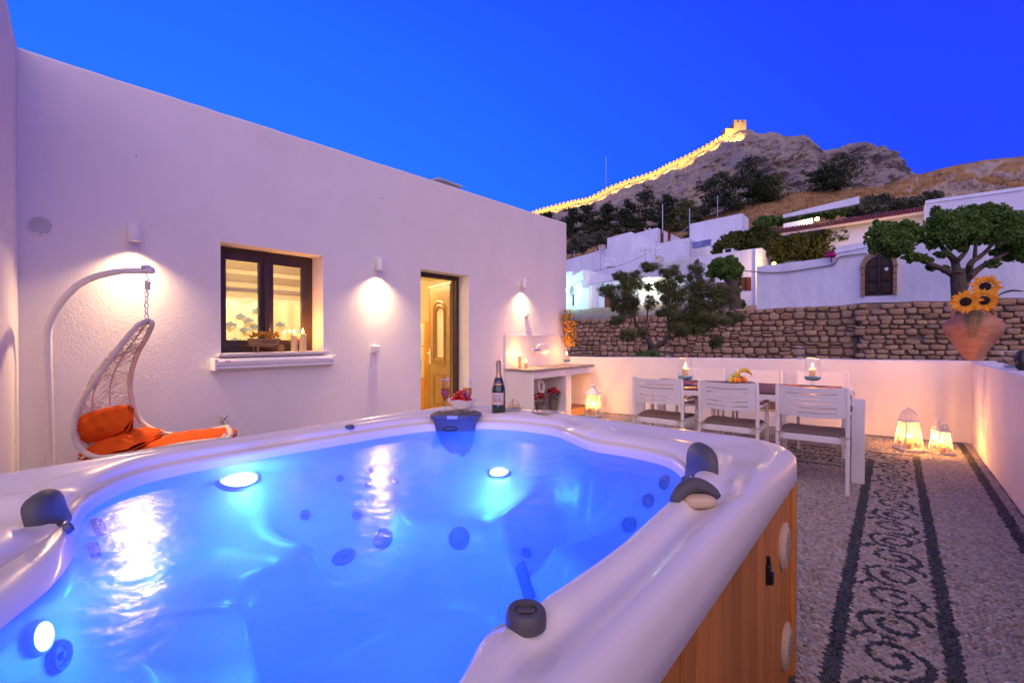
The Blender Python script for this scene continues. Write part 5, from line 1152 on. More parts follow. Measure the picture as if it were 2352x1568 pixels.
for i in range(20):
    c = Vector((x0+random.uniform(-.03, .055), yc_-.14+.275*((i*.618) % 1), z0+.150+random.uniform(-.004, .042))); up = Vector((random.uniform(.3, 1), random.uniform(-.5, .4), random.uniform(.1, .8)))
    q = MB(); bloom(q, c, up, .024, .013, 11, 1); b_ = obj('blossom', q, M['marigold'], wc)
    q = MB(); q.ball(c+up.normalized()*.003, .0085, 8, 5); obj('blossom_eye', q, M['sun_eye'], b_)
cy1 = onx(678, 800, XH-.11).y; cy2 = onx(693, 800, XH-.085).y
candle((XH-.13, cy1, WZ0), .033, .175, 'cream pillar candle on the window sill touching the barrow wheel', 9); candle((XH-.085, cy2+.012, WZ0), .036, .185, 'cream pillar candle on the window sill at the frame corner', 14)
# ================================================================== beyond the terrace: walls, houses, trees
def z5(x, y): return 1286.2+x*.25394, 459.4+y*.25394      # readings on three enlargements, as full-view pixels
def z6(x, y): return 1776.2+x*.27338, 428.7+y*.27338
def z7(x, y): return 1200.5+x*.48956, 245.0+y*.48956
q = MB(); q.add([(-60, 24.6, 1.9), (25, 24.6, 2.2), (25, 34, 3.6), (-60, 34, 2.6), (-60, 75, 7.5), (30, 75, 11)], [(0, 1, 2, 3), (3, 2, 5, 4)])
tag(obj('upper_street', q, mat('street_dust', (.26, .22, .17), .95, var=(.18, .15, .12), vscale=.5)), kind='structure')
# ---- dry stone retaining walls, stone by stone
STONE = [mat('wall_stone', c, .92, spec=.2, var=v, vscale=4.0, bump=.9, bscale=9, bdist=.05, objrand=.22) for c, v in (((.44, .28, .15), (.32, .20, .11)), ((.50, .35, .21), (.39, .26, .155)), ((.38, .25, .145), (.48, .35, .23)))]
M['joint'] = mat('wall_joint', (.27, .20, .14), .95, var=(.19, .14, .10), vscale=6)
def stone_mesh(seed):
    rs = random.Random(seed); mb = MB(); n = 8; vs = []
    for s_, y in ((1.0, .10), (1.0, -.07), (.93, -.105), (.55, -.118)):
        for i in range(n):
            a = 2*math.pi*i/n; c, sn = math.cos(a), math.sin(a); e = (abs(c)**9+abs(sn)**9)**(-1/9)
            if i not in seedcache.setdefault(seed, {}): seedcache[seed][i] = rs.uniform(.86, 1.0)
            e *= seedcache[seed][i]; vs.append((.5*s_*e*c, y+rs.uniform(-.012, .012), .5*s_*e*sn))
    vs.append((0, -.118, 0)); fs = [(j*n+i, j*n+(i+1) % n, (j+1)*n+(i+1) % n, (j+1)*n+i) for j in range(3) for i in range(n)]+[(3*n+i, 3*n+(i+1) % n, 4*n) for i in range(n)]
    mb.add(vs, fs); return mb
seedcache = {}
def stone_wall(label, Y, x0, x1, zb, ztop_fn, rows_h, wmin, wmax, seed, thick=.5, slant=0.0):
    rs = random.Random(seed); root = thing('stone_wall', label, 'stone wall', ((x0+x1)/2, Y, zb))
    q = MB(); n = 12; pts = [(x0+(x1-x0)*i/n) for i in range(n+1)]
    q.prism([(x, Y+.02, zb-1.2) for x in (x0, x1)]+[(x, Y+.02, ztop_fn(x)-.03) for x in reversed(pts)], (0, thick, 0)); obj('backing', q, M['joint'], root)
    protos = []
    for k in range(9):
        o = obj('stone', stone_mesh(seed*20+k), STONE[k % 3], root, local=True, smooth=True, angle=60); protos.append(o)
    used = [False]*9; zz_ = zb; row = 0; cnt = 0
    while True:
        hh = rs.uniform(*rows_h); x = x0+rs.uniform(-.3, 0)
        any_ = False
        while x < x1:
            w = rs.uniform(wmin, wmax)*(.75+.5*hh/rows_h[1]); xc = x+w/2; zt = ztop_fn(xc)
            if zz_+hh*.6 < zt and xc < x1 and xc > x0 and rs.random() > .012:
                any_ = True; zh = min(hh, zt-zz_+.02)
                split = rs.random() < .22 and hh > .22
                for part in ((0, 1),) if not split else ((0, .52), (.52, 1)):
                    k = rs.randrange(9)
                    if not used[k]: o = protos[k]; used[k] = True
                    else: o = protos[k].copy(); COL.objects.link(o); o.parent = root
                    pa_, pb_ = part; o.location = (xc-(x0+x1)/2, rs.uniform(-.03, .03), zz_+zh*(pa_+pb_)/2+rs.uniform(-.03, .03)-zb)
                    o.scale = ((w-.004)*rs.uniform(.90, 1.10)*rs.choice((-1, 1)), 1, (zh*(pb_-pa_)-.004)*rs.uniform(.88, 1.18)); o.rotation_euler = (0, rs.uniform(-.10, .10), 0); cnt += 1
            x += w
        zz_ += hh; row += 1
        if not any_ or row > 30: break
    return cnt
YS = 24.0
xj = ony(1974, 700, YS).x
xl = ony(1262, 735, YS).x; xr = ony(2440, 690, YS-.35).x
def top_l(x):
    a = ony(1304, 735, YS); b = ony(1657, 714, YS); c = ony(1960, 700, YS)
    z = a.z+(b.z-a.z)*(x-a.x)/(b.x-a.x) if x < b.x else b.z+(c.z-b.z)*(x-b.x)/(c.x-b.x)
    return z+.05*math.sin(x*3.1)
def top_r(x):
    a = ony(1976, 696, YS-.35); b = ony(2352, 682, YS-.35); return a.z+(b.z-a.z)*(x-a.x)/(b.x-a.x)+.03*math.sin(x*2.7)
n1 = stone_wall('long rough stone retaining wall behind the feathery tree', YS, xl, xj-.02, .25, top_l, (.20, .34), .26, .46, 5)
n2 = stone_wall('stone retaining wall of thin flat courses behind the amphora', YS-.35, xj+.02, xr, .30, top_r, (.14, .26), .24, .46, 8)
print('stones', n1, n2)
# ---- whitewashed houses
def facade(name, label, cat, poly, Y, depth, m, base=None):
    pts = [ony(px, py, Y) for px, py in poly]; c = sum(pts, Vector((0, 0, 0)))/len(pts); zmin = min(p.z for p in pts)
    root = thing(name, label, cat, (c.x, Y, zmin)); q = MB(); q.prism(pts, (0, depth, 0)); o = obj('wall', q, m, root)
    if o.data.polygons[0].normal.y > 0: o.data.flip_normals()
    return root
P5 = lambda *a: [z5(x, y) for x, y in a]
P6 = lambda *a: [z6(x, y) for x, y in a]
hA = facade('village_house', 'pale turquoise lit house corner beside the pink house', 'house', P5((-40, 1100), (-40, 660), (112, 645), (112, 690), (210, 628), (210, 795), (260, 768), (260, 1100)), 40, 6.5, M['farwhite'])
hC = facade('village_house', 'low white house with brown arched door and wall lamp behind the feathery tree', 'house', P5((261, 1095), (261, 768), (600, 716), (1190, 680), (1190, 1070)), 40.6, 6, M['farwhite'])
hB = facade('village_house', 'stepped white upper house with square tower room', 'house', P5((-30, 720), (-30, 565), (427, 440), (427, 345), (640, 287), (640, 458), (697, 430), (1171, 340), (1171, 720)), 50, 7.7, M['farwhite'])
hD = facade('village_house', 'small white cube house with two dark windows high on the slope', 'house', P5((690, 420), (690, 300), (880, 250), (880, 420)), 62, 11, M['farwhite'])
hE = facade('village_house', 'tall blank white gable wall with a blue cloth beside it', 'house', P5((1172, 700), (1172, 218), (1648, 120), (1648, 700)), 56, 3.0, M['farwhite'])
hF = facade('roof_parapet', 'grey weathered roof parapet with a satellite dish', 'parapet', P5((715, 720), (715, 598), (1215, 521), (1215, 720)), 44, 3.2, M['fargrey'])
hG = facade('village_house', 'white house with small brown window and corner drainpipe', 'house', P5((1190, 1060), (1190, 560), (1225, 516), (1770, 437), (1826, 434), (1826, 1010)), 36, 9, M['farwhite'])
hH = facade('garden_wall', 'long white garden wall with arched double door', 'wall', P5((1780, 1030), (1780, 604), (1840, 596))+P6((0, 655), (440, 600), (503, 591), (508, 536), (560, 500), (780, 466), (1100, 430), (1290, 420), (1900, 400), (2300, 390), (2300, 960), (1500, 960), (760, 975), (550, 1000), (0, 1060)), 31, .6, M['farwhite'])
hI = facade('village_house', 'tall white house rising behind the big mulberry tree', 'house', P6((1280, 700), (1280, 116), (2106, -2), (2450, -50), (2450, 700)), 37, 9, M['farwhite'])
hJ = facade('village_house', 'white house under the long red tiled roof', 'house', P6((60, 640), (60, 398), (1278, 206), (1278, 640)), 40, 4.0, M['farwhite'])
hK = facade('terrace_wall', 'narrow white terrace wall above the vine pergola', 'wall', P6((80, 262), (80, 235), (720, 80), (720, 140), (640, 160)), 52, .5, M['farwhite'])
hL = facade('terrace_wall', 'small white wall below the vine pergola lamp', 'wall', P6((85, 380), (85, 312), (330, 262), (330, 380)), 46, .5, M['farwhite'])
# coping lines and a drainpipe
for root, (a, b), Y in ((hH, (z6(508, 560), z6(790, 505)), 31), (hI, (z6(1280, 140), z6(2106, 25)), 37)):
    A, B = ony(*a, Y), ony(*b, Y); q = MB(); q.bar(A+Vector((0, -.03, 0)), B+Vector((0, -.03, 0)), .06, .05); obj('coping', q, M['farwhite'], root)
A, B = ony(*z5(1771, 990), 35.9), ony(*z5(1771, 450), 35.9); q = MB(); q.tube([A, B], .07, 8); obj('drainpipe', q, M['farwhite'], hG)
# red tiled roof: rows of barrel tiles
A, B = ony(*z6(30, 392), 39.7), ony(*z6(1282, 196), 39.7); C_, D_ = ony(*z6(1262, 172), 44), ony(*z6(-10, 365), 42.2)
tr_ = thing('tiled_roof', 'long red barrel tiled roof above the white house', 'roof', A)
M['tile'] = mat('red_tile', (.30, .075, .04), .8, var=(.20, .05, .03), vscale=1.2, objrand=.15)
q = MB(); q.add([A, B, C_, D_], [(0, 1, 2, 3)]); q.add([A+Vector((0, 0, -.12)), B+Vector((0, 0, -.12)), B, A], [(0, 1, 2, 3)]); obj('roof_deck', q, M['tile'], tr_)
nt_ = 56
for k in range(nt_):
    f_ = (k+.5)/nt_; a, b = A.lerp(B, f_), D_.lerp(C_, f_); w = (B-A).length/nt_*.36; q = MB(); q.tube([a+Vector((0, 0, .03)), b+Vector((0, 0, .03))], w, 6); obj('tile_row', q, M['tile'], tr_, smooth=True)
q = MB(); q.bar(A+Vector((0, -.15, -.20)), B+Vector((0, -.15, -.20)), .3, .16); obj('eaves', q, mat('cream_eaves', (.70, .60, .45), .8), tr_)
# windows and doors
def panel(root, name, x0, y0, x1, y1, Y, m, zf, proud=.06, arch=False):
    pts = [ony(*zf(x, y), Y-proud) for x, y in ((x0, y1), (x1, y1), (x1, y0), (x0, y0))]
    q = MB()
    if arch:
        l0, r0 = pts[3], pts[2]; w = (r0-l0).length/2; mid = (l0+r0)/2; up = Vector((0, 0, 1)); ex = (r0-l0).normalized()
        ring = [pts[0], pts[1]]+[mid+ex*(w*math.cos(a))+up*(w*math.sin(a)*.95) for a in [math.pi*i/14 for i in range(15)]]
        q.prism(ring, (0, .12, 0)); obj(name, q, m, root); return ring
    q.prism(pts, (0, .12, 0)); return obj(name, q, m, root)
M['darkdoor'] = mat('dark_door', (.030, .017, .012), .6, var=(.045, .026, .018), vscale=6, stretch=(3, 3, .3))
M['reddoor'] = mat('russet_door', (.19, .055, .022), .7, var=(.13, .04, .017), vscale=5, stretch=(3, 3, .3))
M['tanstone'] = mat('tan_sandstone', (.40, .25, .14), .85, var=(.31, .19, .105), vscale=5, bump=.5, bscale=12, bdist=.03)
# arched double door in the garden wall
dl, dr2, db, dtop = 770, 1005, 915, 700
cl, cr_ = ony(*z6(770, 680), 30.93), ony(*z6(1005, 665), 30.93); bl_, br_ = ony(*z6(770, 918), 30.93), ony(*z6(1005, 908), 30.93)
dd = thing('arched_door', 'dark wooden arched double door with tan stone surround', 'door', (bl_+br_)/2)
mid = (cl+cr_)/2; w = (cr_.x-cl.x)/2; zc = mid.z
def arc(r_, n=14, y=30.93): return [Vector((mid.x+r_*math.cos(a), y, zc+r_*1.0*math.sin(a))) for a in [math.pi*i/n for i in range(n+1)]]
q = MB(); q.prism([Vector((mid.x-w, 30.97, bl_.z)), Vector((mid.x+w, 30.97, bl_.z))]+arc(w, 14, 30.97), (0, .1, 0)); obj('leaf_board', q, M['darkdoor'], dd)
for s_ in (-1, 1):
    for (z0, z1) in ((.06, .40), (.46, .93)):
        H_ = zc-bl_.z; c = Vector((mid.x+s_*w*.5, 30.94, bl_.z+H_*(z0+z1)/2)); q = MB(); q.box(c, (w*.66, .05, H_*(z1-z0)*.86)); q.box(c+Vector((0, -.03, 0)), (w*.36, .05, H_*(z1-z0)*.55)); obj('door_panel', q, M['darkdoor'], dd, bevel=.02)
    q = MB(); rr = w*.80; q.prism([Vector((mid.x+s_*.10, 30.93, zc+.05))]+[Vector((mid.x+s_*rr*math.cos(a), 30.93, zc+rr*math.sin(a))) for a in [.06+1.35*i/8 for i in range(9)]], (0, .06, 0)); obj('fan_panel', q, M['darkdoor'], dd)
q = MB(); q.box((mid.x, 30.91, bl_.z+.62*(zc-bl_.z)+.3), (.09, .08, (zc-bl_.z)+w*.8)); obj('astragal', q, M['darkdoor'], dd)
q = MB(); q.box((mid.x+w*.55, 30.88, bl_.z+1.02*(zc-bl_.z)*.88), (.14, .02, .16)); obj('paper_notice', q, mat('paper', (.75, .76, .78), .8), dd)
sw_ = w*.30
for s_ in (-1, 1):
    hh = (zc-bl_.z)/4
    for k in range(4): q = MB(); q.box((mid.x+s_*(w+sw_/2), 30.92, bl_.z+hh*(k+.5)), (sw_-.01, .18, hh-.02)); obj('jamb_stone', q, M['tanstone'], dd, bevel=.015)
    q = MB(); q.box((mid.x+s_*(w+sw_*.55), 30.90, zc+.04), (sw_*1.25, .22, .10)); obj('impost', q, M['tanstone'], dd, bevel=.015)
nv = 9
for k in range(nv):
    a0_, a1_ = math.pi*(k+.02)/nv, math.pi*(k+.98)/nv; q = MB(); ring = [Vector((mid.x+r_*math.cos(a), 30.83, zc+.09+r_*math.sin(a))) for r_, a in [(w, a0_), (w, (a0_+a1_)/2), (w, a1_), (w+sw_, a1_), (w+sw_, (a0_+a1_)/2), (w+sw_, a0_)]]; q.prism(ring, (0, .18, 0)); obj('voussoir', q, M['tanstone'], dd)
ring = panel(hC, 'arched_door', 397, 900, 520, 1060, 40.6, M['reddoor'], z5, .04, True)
q = MB(); q.tube([p+Vector((0, -.05, 0)) for p in ring[1:]+[ring[0]]], .09, 6); obj('door_surround', q, M['farwhite'], hC)
for x in (435, 482):
    for y0, y1 in ((905, 970), (985, 1045)): panel(hC, 'door_panel', x-16, y0, x+16, y1, 40.6, M['reddoor'], z5, .09)
panel(hC, 'shutter', 880, 715, 985, 815, 40.6, mat('grey_shutter', (.20, .20, .17), .8), z5, .05)
panel(hG, 'window', 1640, 697, 1729, 818, 36, M['reddoor'], z5, .03); panel(hG, 'window_bar', 1681, 700, 1687, 816, 36, M['darkdoor'], z5, .08)
panel(hG, 'doorway', 1415, 742, 1530, 960, 36, mat('brown_gate', (.13, .09, .06), .8), z5, .05)
panel(hA, 'slit_window', 112, 850, 126, 955, 40, M['darkdoor'], z5, .04)
# windows on the flank of the cube house
cx0 = ony(*z5(880, 300), 62).x
for k in range(2):
    p = onx(*z5(919+66*k, 335+18*k), cx0); q = MB(); q.box((cx0+.05, p.y, p.z), (.12, .9, 2.0)); obj('window', q, M['reddoor'], hD)
# cables, antennas, dishes, air conditioners, laundry
def cable(pts, Y, r_=.025, lab='x'):
    q = MB(); q.tube(crv([ony(*p, Y) for p in pts], 24), r_, 5); return tag(obj('power_cable', q, M['steel']), lab, 'cable')
cable([z5(320, 640), z5(560, 585), z5(780, 490), z5(980, 370), z5(1165, 240)], 43, .03, 'thin dark cable slung across the upper white house roofs')
cable([z6(-400, 690), z6(0, 722), z6(350, 680), z6(510, 650), z6(560, 590), z6(790, 560)], 30.9, .035, 'cable running along the long white garden wall')
cable([z5(100, 870), z5(105, 780), z5(195, 735), z5(215, 795), z5(300, 760), z5(600, 716), z5(1180, 676)], 39.9, .04, 'dark cable along the eaves of the low house with the arched door')
def mast(x, y0, y1, Y, lab, arms=0, r_=.035):
    a, b = ony(*z5(x, y1), Y), ony(*z5(x, y0), Y); t = thing('antenna', lab, 'antenna', a); q = MB(); q.tube([a, b], r_, 6); obj('pole', q, M['steel'], t)
    for k in range(arms):
        c = b+Vector((0, 0, -.15-.28*k)); q = MB(); q.tube([c+Vector((-.55+.08*k, 0, 0)), c+Vector((.55-.08*k, 0, 0))], .02, 5); obj('arm', q, M['steel'], t)
mast(928, 40, 300, 55, 'tall thin white pole beside the cube house', 0, .07); mast(1172, 75, 340, 55.5, 'tall thin pole at the edge of the blank gable wall', 0, .06); mast(367, 440, 640, 46, 'antenna mast in front of the stepped white house', 2)
mast(1425, -40, 160, 66, 'branched television antenna above the blank gable wall', 4, .05); mast(772, 440, 580, 43.5, 'short clothes line post above the satellite dish', 1); mast(860, 440, 560, 43.5, 'second clothes line post above the satellite dish', 1); mast(1182, 370, 520, 43.5, 'clothes line post that holds the blue cloth', 1); mast(130, 455, 525, 52, 'small aerial on the roof edge next to the pink house', 4, .03); mast(1102, 505, 530, 43.5, 'tiny aerial on the grey roof parapet', 2, .03)
for x, y, Y, s_, lab in ((898, 542, 43.2, 1.1, 'large round satellite dish on the grey roof parapet'), (380, 432, 49, .8, 'satellite dish on the roof beside the tower room')):
    c = ony(*z5(x, y), Y); t = thing('satellite_dish', lab, 'satellite dish', c); nrm = Vector((.3, -1, .35)).normalized(); rot = disc_frame(nrm); r_ = 42*.25394*(c-EYEP).dot(_F)/FPX*s_*.9
    q = MB(); q.lathe([(1e-4, -.10*r_), (r_*.5, -.04*r_), (r_*.85, .08*r_), (r_, .16*r_), (r_*.99, .18*r_), (r_*.8, .10*r_), (r_*.4, -.02*r_), (1e-4, -.06*r_)], 24, c, rot=rot); obj('dish', q, M['greylight'], t, smooth=True)
    q = MB(); q.tube([c+rot @ Vector((0, -r_*.9, .1*r_)), c+nrm*r_*.9], .03, 5); obj('feed_arm', q, M['reddoor'], t); q = MB(); q.tube([c+Vector((0, .05, 0)), c+Vector((0, .1, -r_*1.4))], .04, 6); obj('post', q, M['steel'], t)
for x0, y0, x1, y1, Y, lab in ((1473, 437, 1566, 480, 38, 'air conditioner box on the roof of the house with the small window'), (766, 252, 812, 272, 64, 'air conditioner box on the roof of the cube house'), (322, 438, 358, 462, 50.5, 'white air conditioner beside the tower room')):
    a, b = ony(*z5(x0, y1), Y), ony(*z5(x1, y0), Y); t = thing('air_conditioner', lab, 'air conditioner', a); q = MB(); q.prism([a, Vector((b.x, Y, a.z)), b, Vector((a.x, Y, b.z))], (0, .4, 0)); obj('case', q, M['white_metal'], t)
    q = MB(); q.prism([a+Vector((.25*(b.x-a.x), -.02, .1*(b.z-a.z))), Vector((a.x+.82*(b.x-a.x), Y-.02, a.z+.1*(b.z-a.z))), Vector((a.x+.82*(b.x-a.x), Y-.02, a.z+.9*(b.z-a.z))), Vector((a.x+.25*(b.x-a.x), Y-.02, a.z+.9*(b.z-a.z)))], (0, .015, 0)); obj('grille', q, M['blackhole'], t)
a = ony(*z5(425, 610), 47); b = ony(*z5(490, 550), 47); q = MB(); q.box((a.x+.5*(b.x-a.x), 47, (a.z+b.z)/2), (b.x-a.x, 1.2, b.z-a.z)); cmm = thing('chimney', 'squat white chimney with arched cap on the upper house', 'chimney', ((a.x+b.x)/2, 47, a.z)); obj('stack', q, M['farwhite'], cmm)
q = MB(); r_ = (b.x-a.x)/2; q.prism([Vector((a.x+r_+r_*math.cos(t_), 46.4, b.z+.02+r_*.8*math.sin(t_))) for t_ in [math.pi*i/10 for i in range(11)]], (0, 1.2, 0)); obj('cap', q, M['farwhite'], cmm)
q = MB(); ppp = [z5(x, y) for x, y in ((1188, 378), (1230, 380), (1290, 366), (1368, 352), (1366, 410), (1290, 428), (1225, 440), (1196, 440))]
pts = [ony(*p, 43.4+.12*math.sin(i*1.7)) for i, p in enumerate(ppp)]; q.prism(pts, (0, .03, 0)); tag(obj('hanging_cloth', q, mat('blue_cloth', (.10, .13, .38), .9, var=(.20, .23, .46), vscale=1.5)), 'blue cloth blowing on the clothes line before the blank gable', 'cloth')
# wall lamp of the low house, the cold lamp by the pink house and the garden lamps
def bulb(p, col, en, lab, r_=.10, es=18):
    t = thing('outdoor_lamp', lab, 'lamp', p); q = MB(); q.ball(p, r_, 14, 8); obj('globe', q, emat('lamp_globe', col, es), t, smooth=True)
    q = MB(); q.tube([p+Vector((0, .05, .1)), p+Vector((0, .45, .16))], .02, 6); obj('bracket', q, M['steel'], t); lamp('bulb', 'POINT', p+Vector((0, -.25, 0)), en, col, t, .15)
bulb(ony(*z5(805, 745), 40.15), (1.0, .95, .62), 420, 'glowing wall lamp on the low house behind the feathery tree', .22, 26)
bulb(ony(*z5(58, 812), 38.9), (.40, 1.0, .90), 300, 'cold greenish lamp on the turquoise house corner', .14, 14)
bulb(ony(*z5(1935, 575), 35.3), (1.0, .50, .08), 160, 'orange garden lamp behind the long white garden wall', .12, 14)
bulb(ony(*z6(792, 425), 37.2), (1.0, .50, .10), 170, 'orange garden lamp beside the big mulberry crown', .12, 14)
bulb(ony(*z6(368, 272), 45.3), (1.0, .74, .20), 160, 'yellow lamp glowing under the vine pergola', .16, 18)
# red scooter box and bikes parked on the street, low behind the stone wall
def scooter(px, py, Y, col, lab):
    p = ony(px, py, Y); t = thing('parked_scooter', lab, 'scooter', p, .2); m1 = mat('scooter_paint', col, .35)
    q = MB(); q.box((0, 0, .62), (.85, .34, .30), None, .85); obj('body', q, m1, t, local=True, bevel=.06)
    q = MB(); q.box((-.15, 0, .82), (.60, .28, .10)); obj('saddle', q, M['black'], t, local=True, bevel=.04)
    q = MB(); q.tube([(.55, 0, .35), (.42, 0, 1.05)], .05, 8); q.tube([(.42, -.28, 1.05), (.42, .28, 1.05)], .02, 6); obj('steering', q, M['black'], t, local=True)
    for x in (-.45, .60): q = MB(); q.lathe([(.17, -.05), (.24, -.05), (.24, .05), (.17, .05)], 18, (x, 0, .24), rot=Matrix.Rotation(R(90), 3, 'X')); obj('wheel', q, M['black'], t, local=True, smooth=True)
scooter(*z5(150, 1105), 38.0, (.30, .03, .02), 'red scooter parked at the foot of the turquoise house')
scooter(*z5(760, 1075), 38.6, (.05, .04, .04), 'dark scooter parked under the glowing wall lamp'); scooter(*z5(890, 1070), 38.6, (.08, .08, .09), 'grey scooter parked under the grey shutter')
# ---- foliage
def leaf_arrays(blobs, n, size, seed, asp=.5, shell=.55, droop=None, wind=None):
    g = np.random.default_rng(seed); more = []
    for c0_, r0_ in blobs:                       # ragged edge: small sprays round every mass
        for _ in range(5):
            d = g.normal(size=3); d /= np.linalg.norm(d); f_ = g.uniform(.22, .42); more.append((tuple(np.array(tuple(c0_))+d*np.array(tuple(r0_))*g.uniform(.80, 1.08)), tuple(np.array(tuple(r0_))*f_)))
    blobs = [(c0_, tuple(x*.90 for x in r0_)) for c0_, r0_ in blobs]+more; vol = np.array([b[1][0]*b[1][1]*b[1][2] for b in blobs])**.67; pk = g.choice(len(blobs), n, p=vol/vol.sum())
    C_ = np.array([tuple(b[0]) for b in blobs])[pk]; Rr = np.array([tuple(b[1]) for b in blobs])[pk]
    d = g.normal(size=(n, 3)); d /= np.linalg.norm(d, axis=1)[:, None]; rad = shell+(1.08-shell)*g.random(n)**.7; rad *= 1+.16*np.sin(d[:, 0]*7+pk)*np.cos(d[:, 2]*6+pk*2)
    P = C_+d*Rr*rad[:, None]; u = g.normal(size=(n, 3))
    if droop is not None: u = u*.55+np.array(droop)
    u /= np.linalg.norm(u, axis=1)[:, None]; v = np.cross(u, g.normal(size=(n, 3))+d*.8); v /= np.linalg.norm(v, axis=1)[:, None]+1e-9
    s_ = size*(.6+.8*g.random(n))[:, None]; a = P-u*s_*.5; b = P+u*s_*.5; m = v*s_*asp*.5
    V = np.stack([a, P+m, b, P-m], 1).reshape(-1, 3); F_ = np.arange(n*4).reshape(n, 4); return V, F_
def foliage(name, V, F_, m, parent):
    me = bpy.data.meshes.new(name); off = np.array(parent_loc(parent)); me.from_pydata((V-off).tolist(), [], F_.tolist()); me.materials.append(m); o = bpy.data.objects.new(name, me); COL.objects.link(o); o.parent = parent; return o
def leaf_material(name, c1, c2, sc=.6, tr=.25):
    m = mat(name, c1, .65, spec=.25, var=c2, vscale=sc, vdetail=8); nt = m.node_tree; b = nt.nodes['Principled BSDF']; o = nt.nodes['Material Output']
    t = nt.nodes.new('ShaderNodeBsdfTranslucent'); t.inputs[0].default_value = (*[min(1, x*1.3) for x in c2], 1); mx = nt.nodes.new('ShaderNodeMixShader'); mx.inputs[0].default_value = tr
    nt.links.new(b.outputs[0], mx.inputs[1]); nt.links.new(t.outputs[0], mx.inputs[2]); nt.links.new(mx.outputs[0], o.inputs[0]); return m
M['bark'] = mat('bark', (.075, .058, .045), .95, var=(.12, .095, .072), vscale=7, stretch=(3, 3, .6), bump=.8, bscale=16, bdist=.05)
M['mulberry'] = leaf_material('mulberry_leaf', (.07, .15, .03), (.14, .25, .05), 1.2)
M['tamarisk'] = leaf_material('tamarisk_leaf', (.075, .10, .035), (.16, .19, .065), 1.5, .2)
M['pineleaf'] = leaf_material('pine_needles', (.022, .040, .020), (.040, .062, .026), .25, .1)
M['olive'] = leaf_material('olive_leaf', (.075, .092, .058), (.12, .135, .085), .5, .2)
M['hedge'] = leaf_material('hedge_leaf', (.055, .075, .018), (.11, .13, .03), .8, .25)
M['lightgreen'] = leaf_material('young_pine', (.085, .115, .040), (.13, .16, .055), .4, .2)
def limb(mb, pts, r0, r1, n=8, k=14):
    c = crv(pts, k); mb.tube(c, [r0+(r1-r0)*i/(k-1) for i in range(k)], n)
def PB(zf, Yd, lst, dep=.9):
    """blobs from readings (x, y, rx, ry) at forward distance Yd"""
    out = []; sc = (zf(1, 0)[0]-zf(0, 0)[0])*Yd/FPX
    for i, (x, y, rx, ry) in enumerate(lst): c = at(*zf(x, y), Yd+((i*.37) % 1-.5)*dep*rx*sc); out.append((c, (rx*sc, rx*sc*.8, ry*sc)))
    return out
# feathery tree in front of the stone wall
DT_ = 13.5; tt = thing('feathery_tree', 'wind blown feathery tamarisk tree in front of the stone wall', 'tree', at(*z5(855, 1560), DT_))
lst = [(540, 690, 65, 45), (660, 740, 95, 75), (430, 820, 90, 60), (600, 860, 100, 120), (820, 605, 85, 38), (1000, 655, 85, 50), (1240, 640, 70, 75), (1085, 705, 45, 40), (950, 790, 95, 85), (1060, 870, 110, 95), (1200, 800, 85, 110), (1320, 790, 95, 75), (1450, 830, 100, 65), (1250, 960, 115, 85), (1420, 930, 110, 75), (1000, 1000, 95, 70), (1150, 1060, 120, 65), (1350, 1080, 150, 62), (1560, 1065, 90, 50), (1080, 1170, 100, 55), (1250, 1170, 115, 52), (640, 985, 80, 95), (520, 1090, 65, 45), (620, 1210, 70, 50), (740, 1205, 60, 45), (1420, 1275, 55, 65), (500, 920, 55, 80), (800, 780, 40, 60), (820, 930, 60, 60)]
bl = PB(z5, DT_, [(x, y, rx*1.15, ry*1.15) for x, y, rx, ry in lst], .7)
V, F_ = leaf_arrays(bl, 46000, .125, 11, .12, .10, droop=(.45, .1, -.15)); foliage('crown', V, F_, M['tamarisk'], tt)
q = MB(); Z5 = lambda x, y, d=0: at(*z5(x, y), DT_+d)
limb(q, [Z5(870, 1600), Z5(860, 1440), Z5(845, 1370), Z5(830, 1310)], .17, .12, 12); q2 = []
obj('trunk', q, M['bark'], tt, smooth=True)
for pts, r0, r1 in (([(835, 1320), (790, 1250), (740, 1190), (690, 1120), (660, 1000)], .30, .09), ([(850, 1340), (900, 1310), (965, 1265), (985, 1180), (975, 1000), (985, 850)], .33, .06), ([(800, 1260), (770, 1180), (785, 1090), (800, 950), (805, 800)], .12, .03), ([(970, 1260), (1060, 1230), (1150, 1180), (1300, 1120)], .15, .04), ([(960, 1240), (1100, 1050), (1200, 900), (1240, 700)], .12, .03), ([(980, 1100), (1160, 960), (1230, 840)], .08, .03), ([(670, 1060), (600, 950), (480, 850)], .08, .03), ([(680, 1100), (640, 900), (650, 760)], .08, .03)):
    q = MB(); limb(q, [Z5(x, y, .15*math.sin(i+x)) for i, (x, y) in enumerate(pts)], r0*.30, r1*.26); obj('branch', q, M['bark'], tt, smooth=True)
# small mulberry against the white house
DM = 27.0; tm = thing('mulberry_tree', 'small pollarded mulberry tree beside the brown window', 'tree', at(*z5(1580, 1000), DM))
V, F_ = leaf_arrays(PB(z5, DM, [(1420, 610, 85, 75), (1500, 620, 100, 85), (1580, 650, 75, 70), (1440, 560, 50, 45), (1560, 570, 50, 50), (1600, 720, 45, 45), (1590, 830, 40, 55), (1640, 940, 40, 40), (1380, 660, 45, 45)]), 8000, .16, 12, .75, .35, droop=(.2, 0, -.4)); foliage('crown', V, F_, M['mulberry'], tm)
q = MB(); limb(q, [at(*z5(1590, 1010), DM), at(*z5(1575, 850), DM), at(*z5(1565, 760), DM), at(*z5(1500, 700), DM)], .36, .20, 10); limb(q, [at(*z5(1570, 780), DM), at(*z5(1600, 720), DM), at(*z5(1590, 640), DM)], .2, .1); obj('trunk', q, M['bark'], tm, smooth=True)
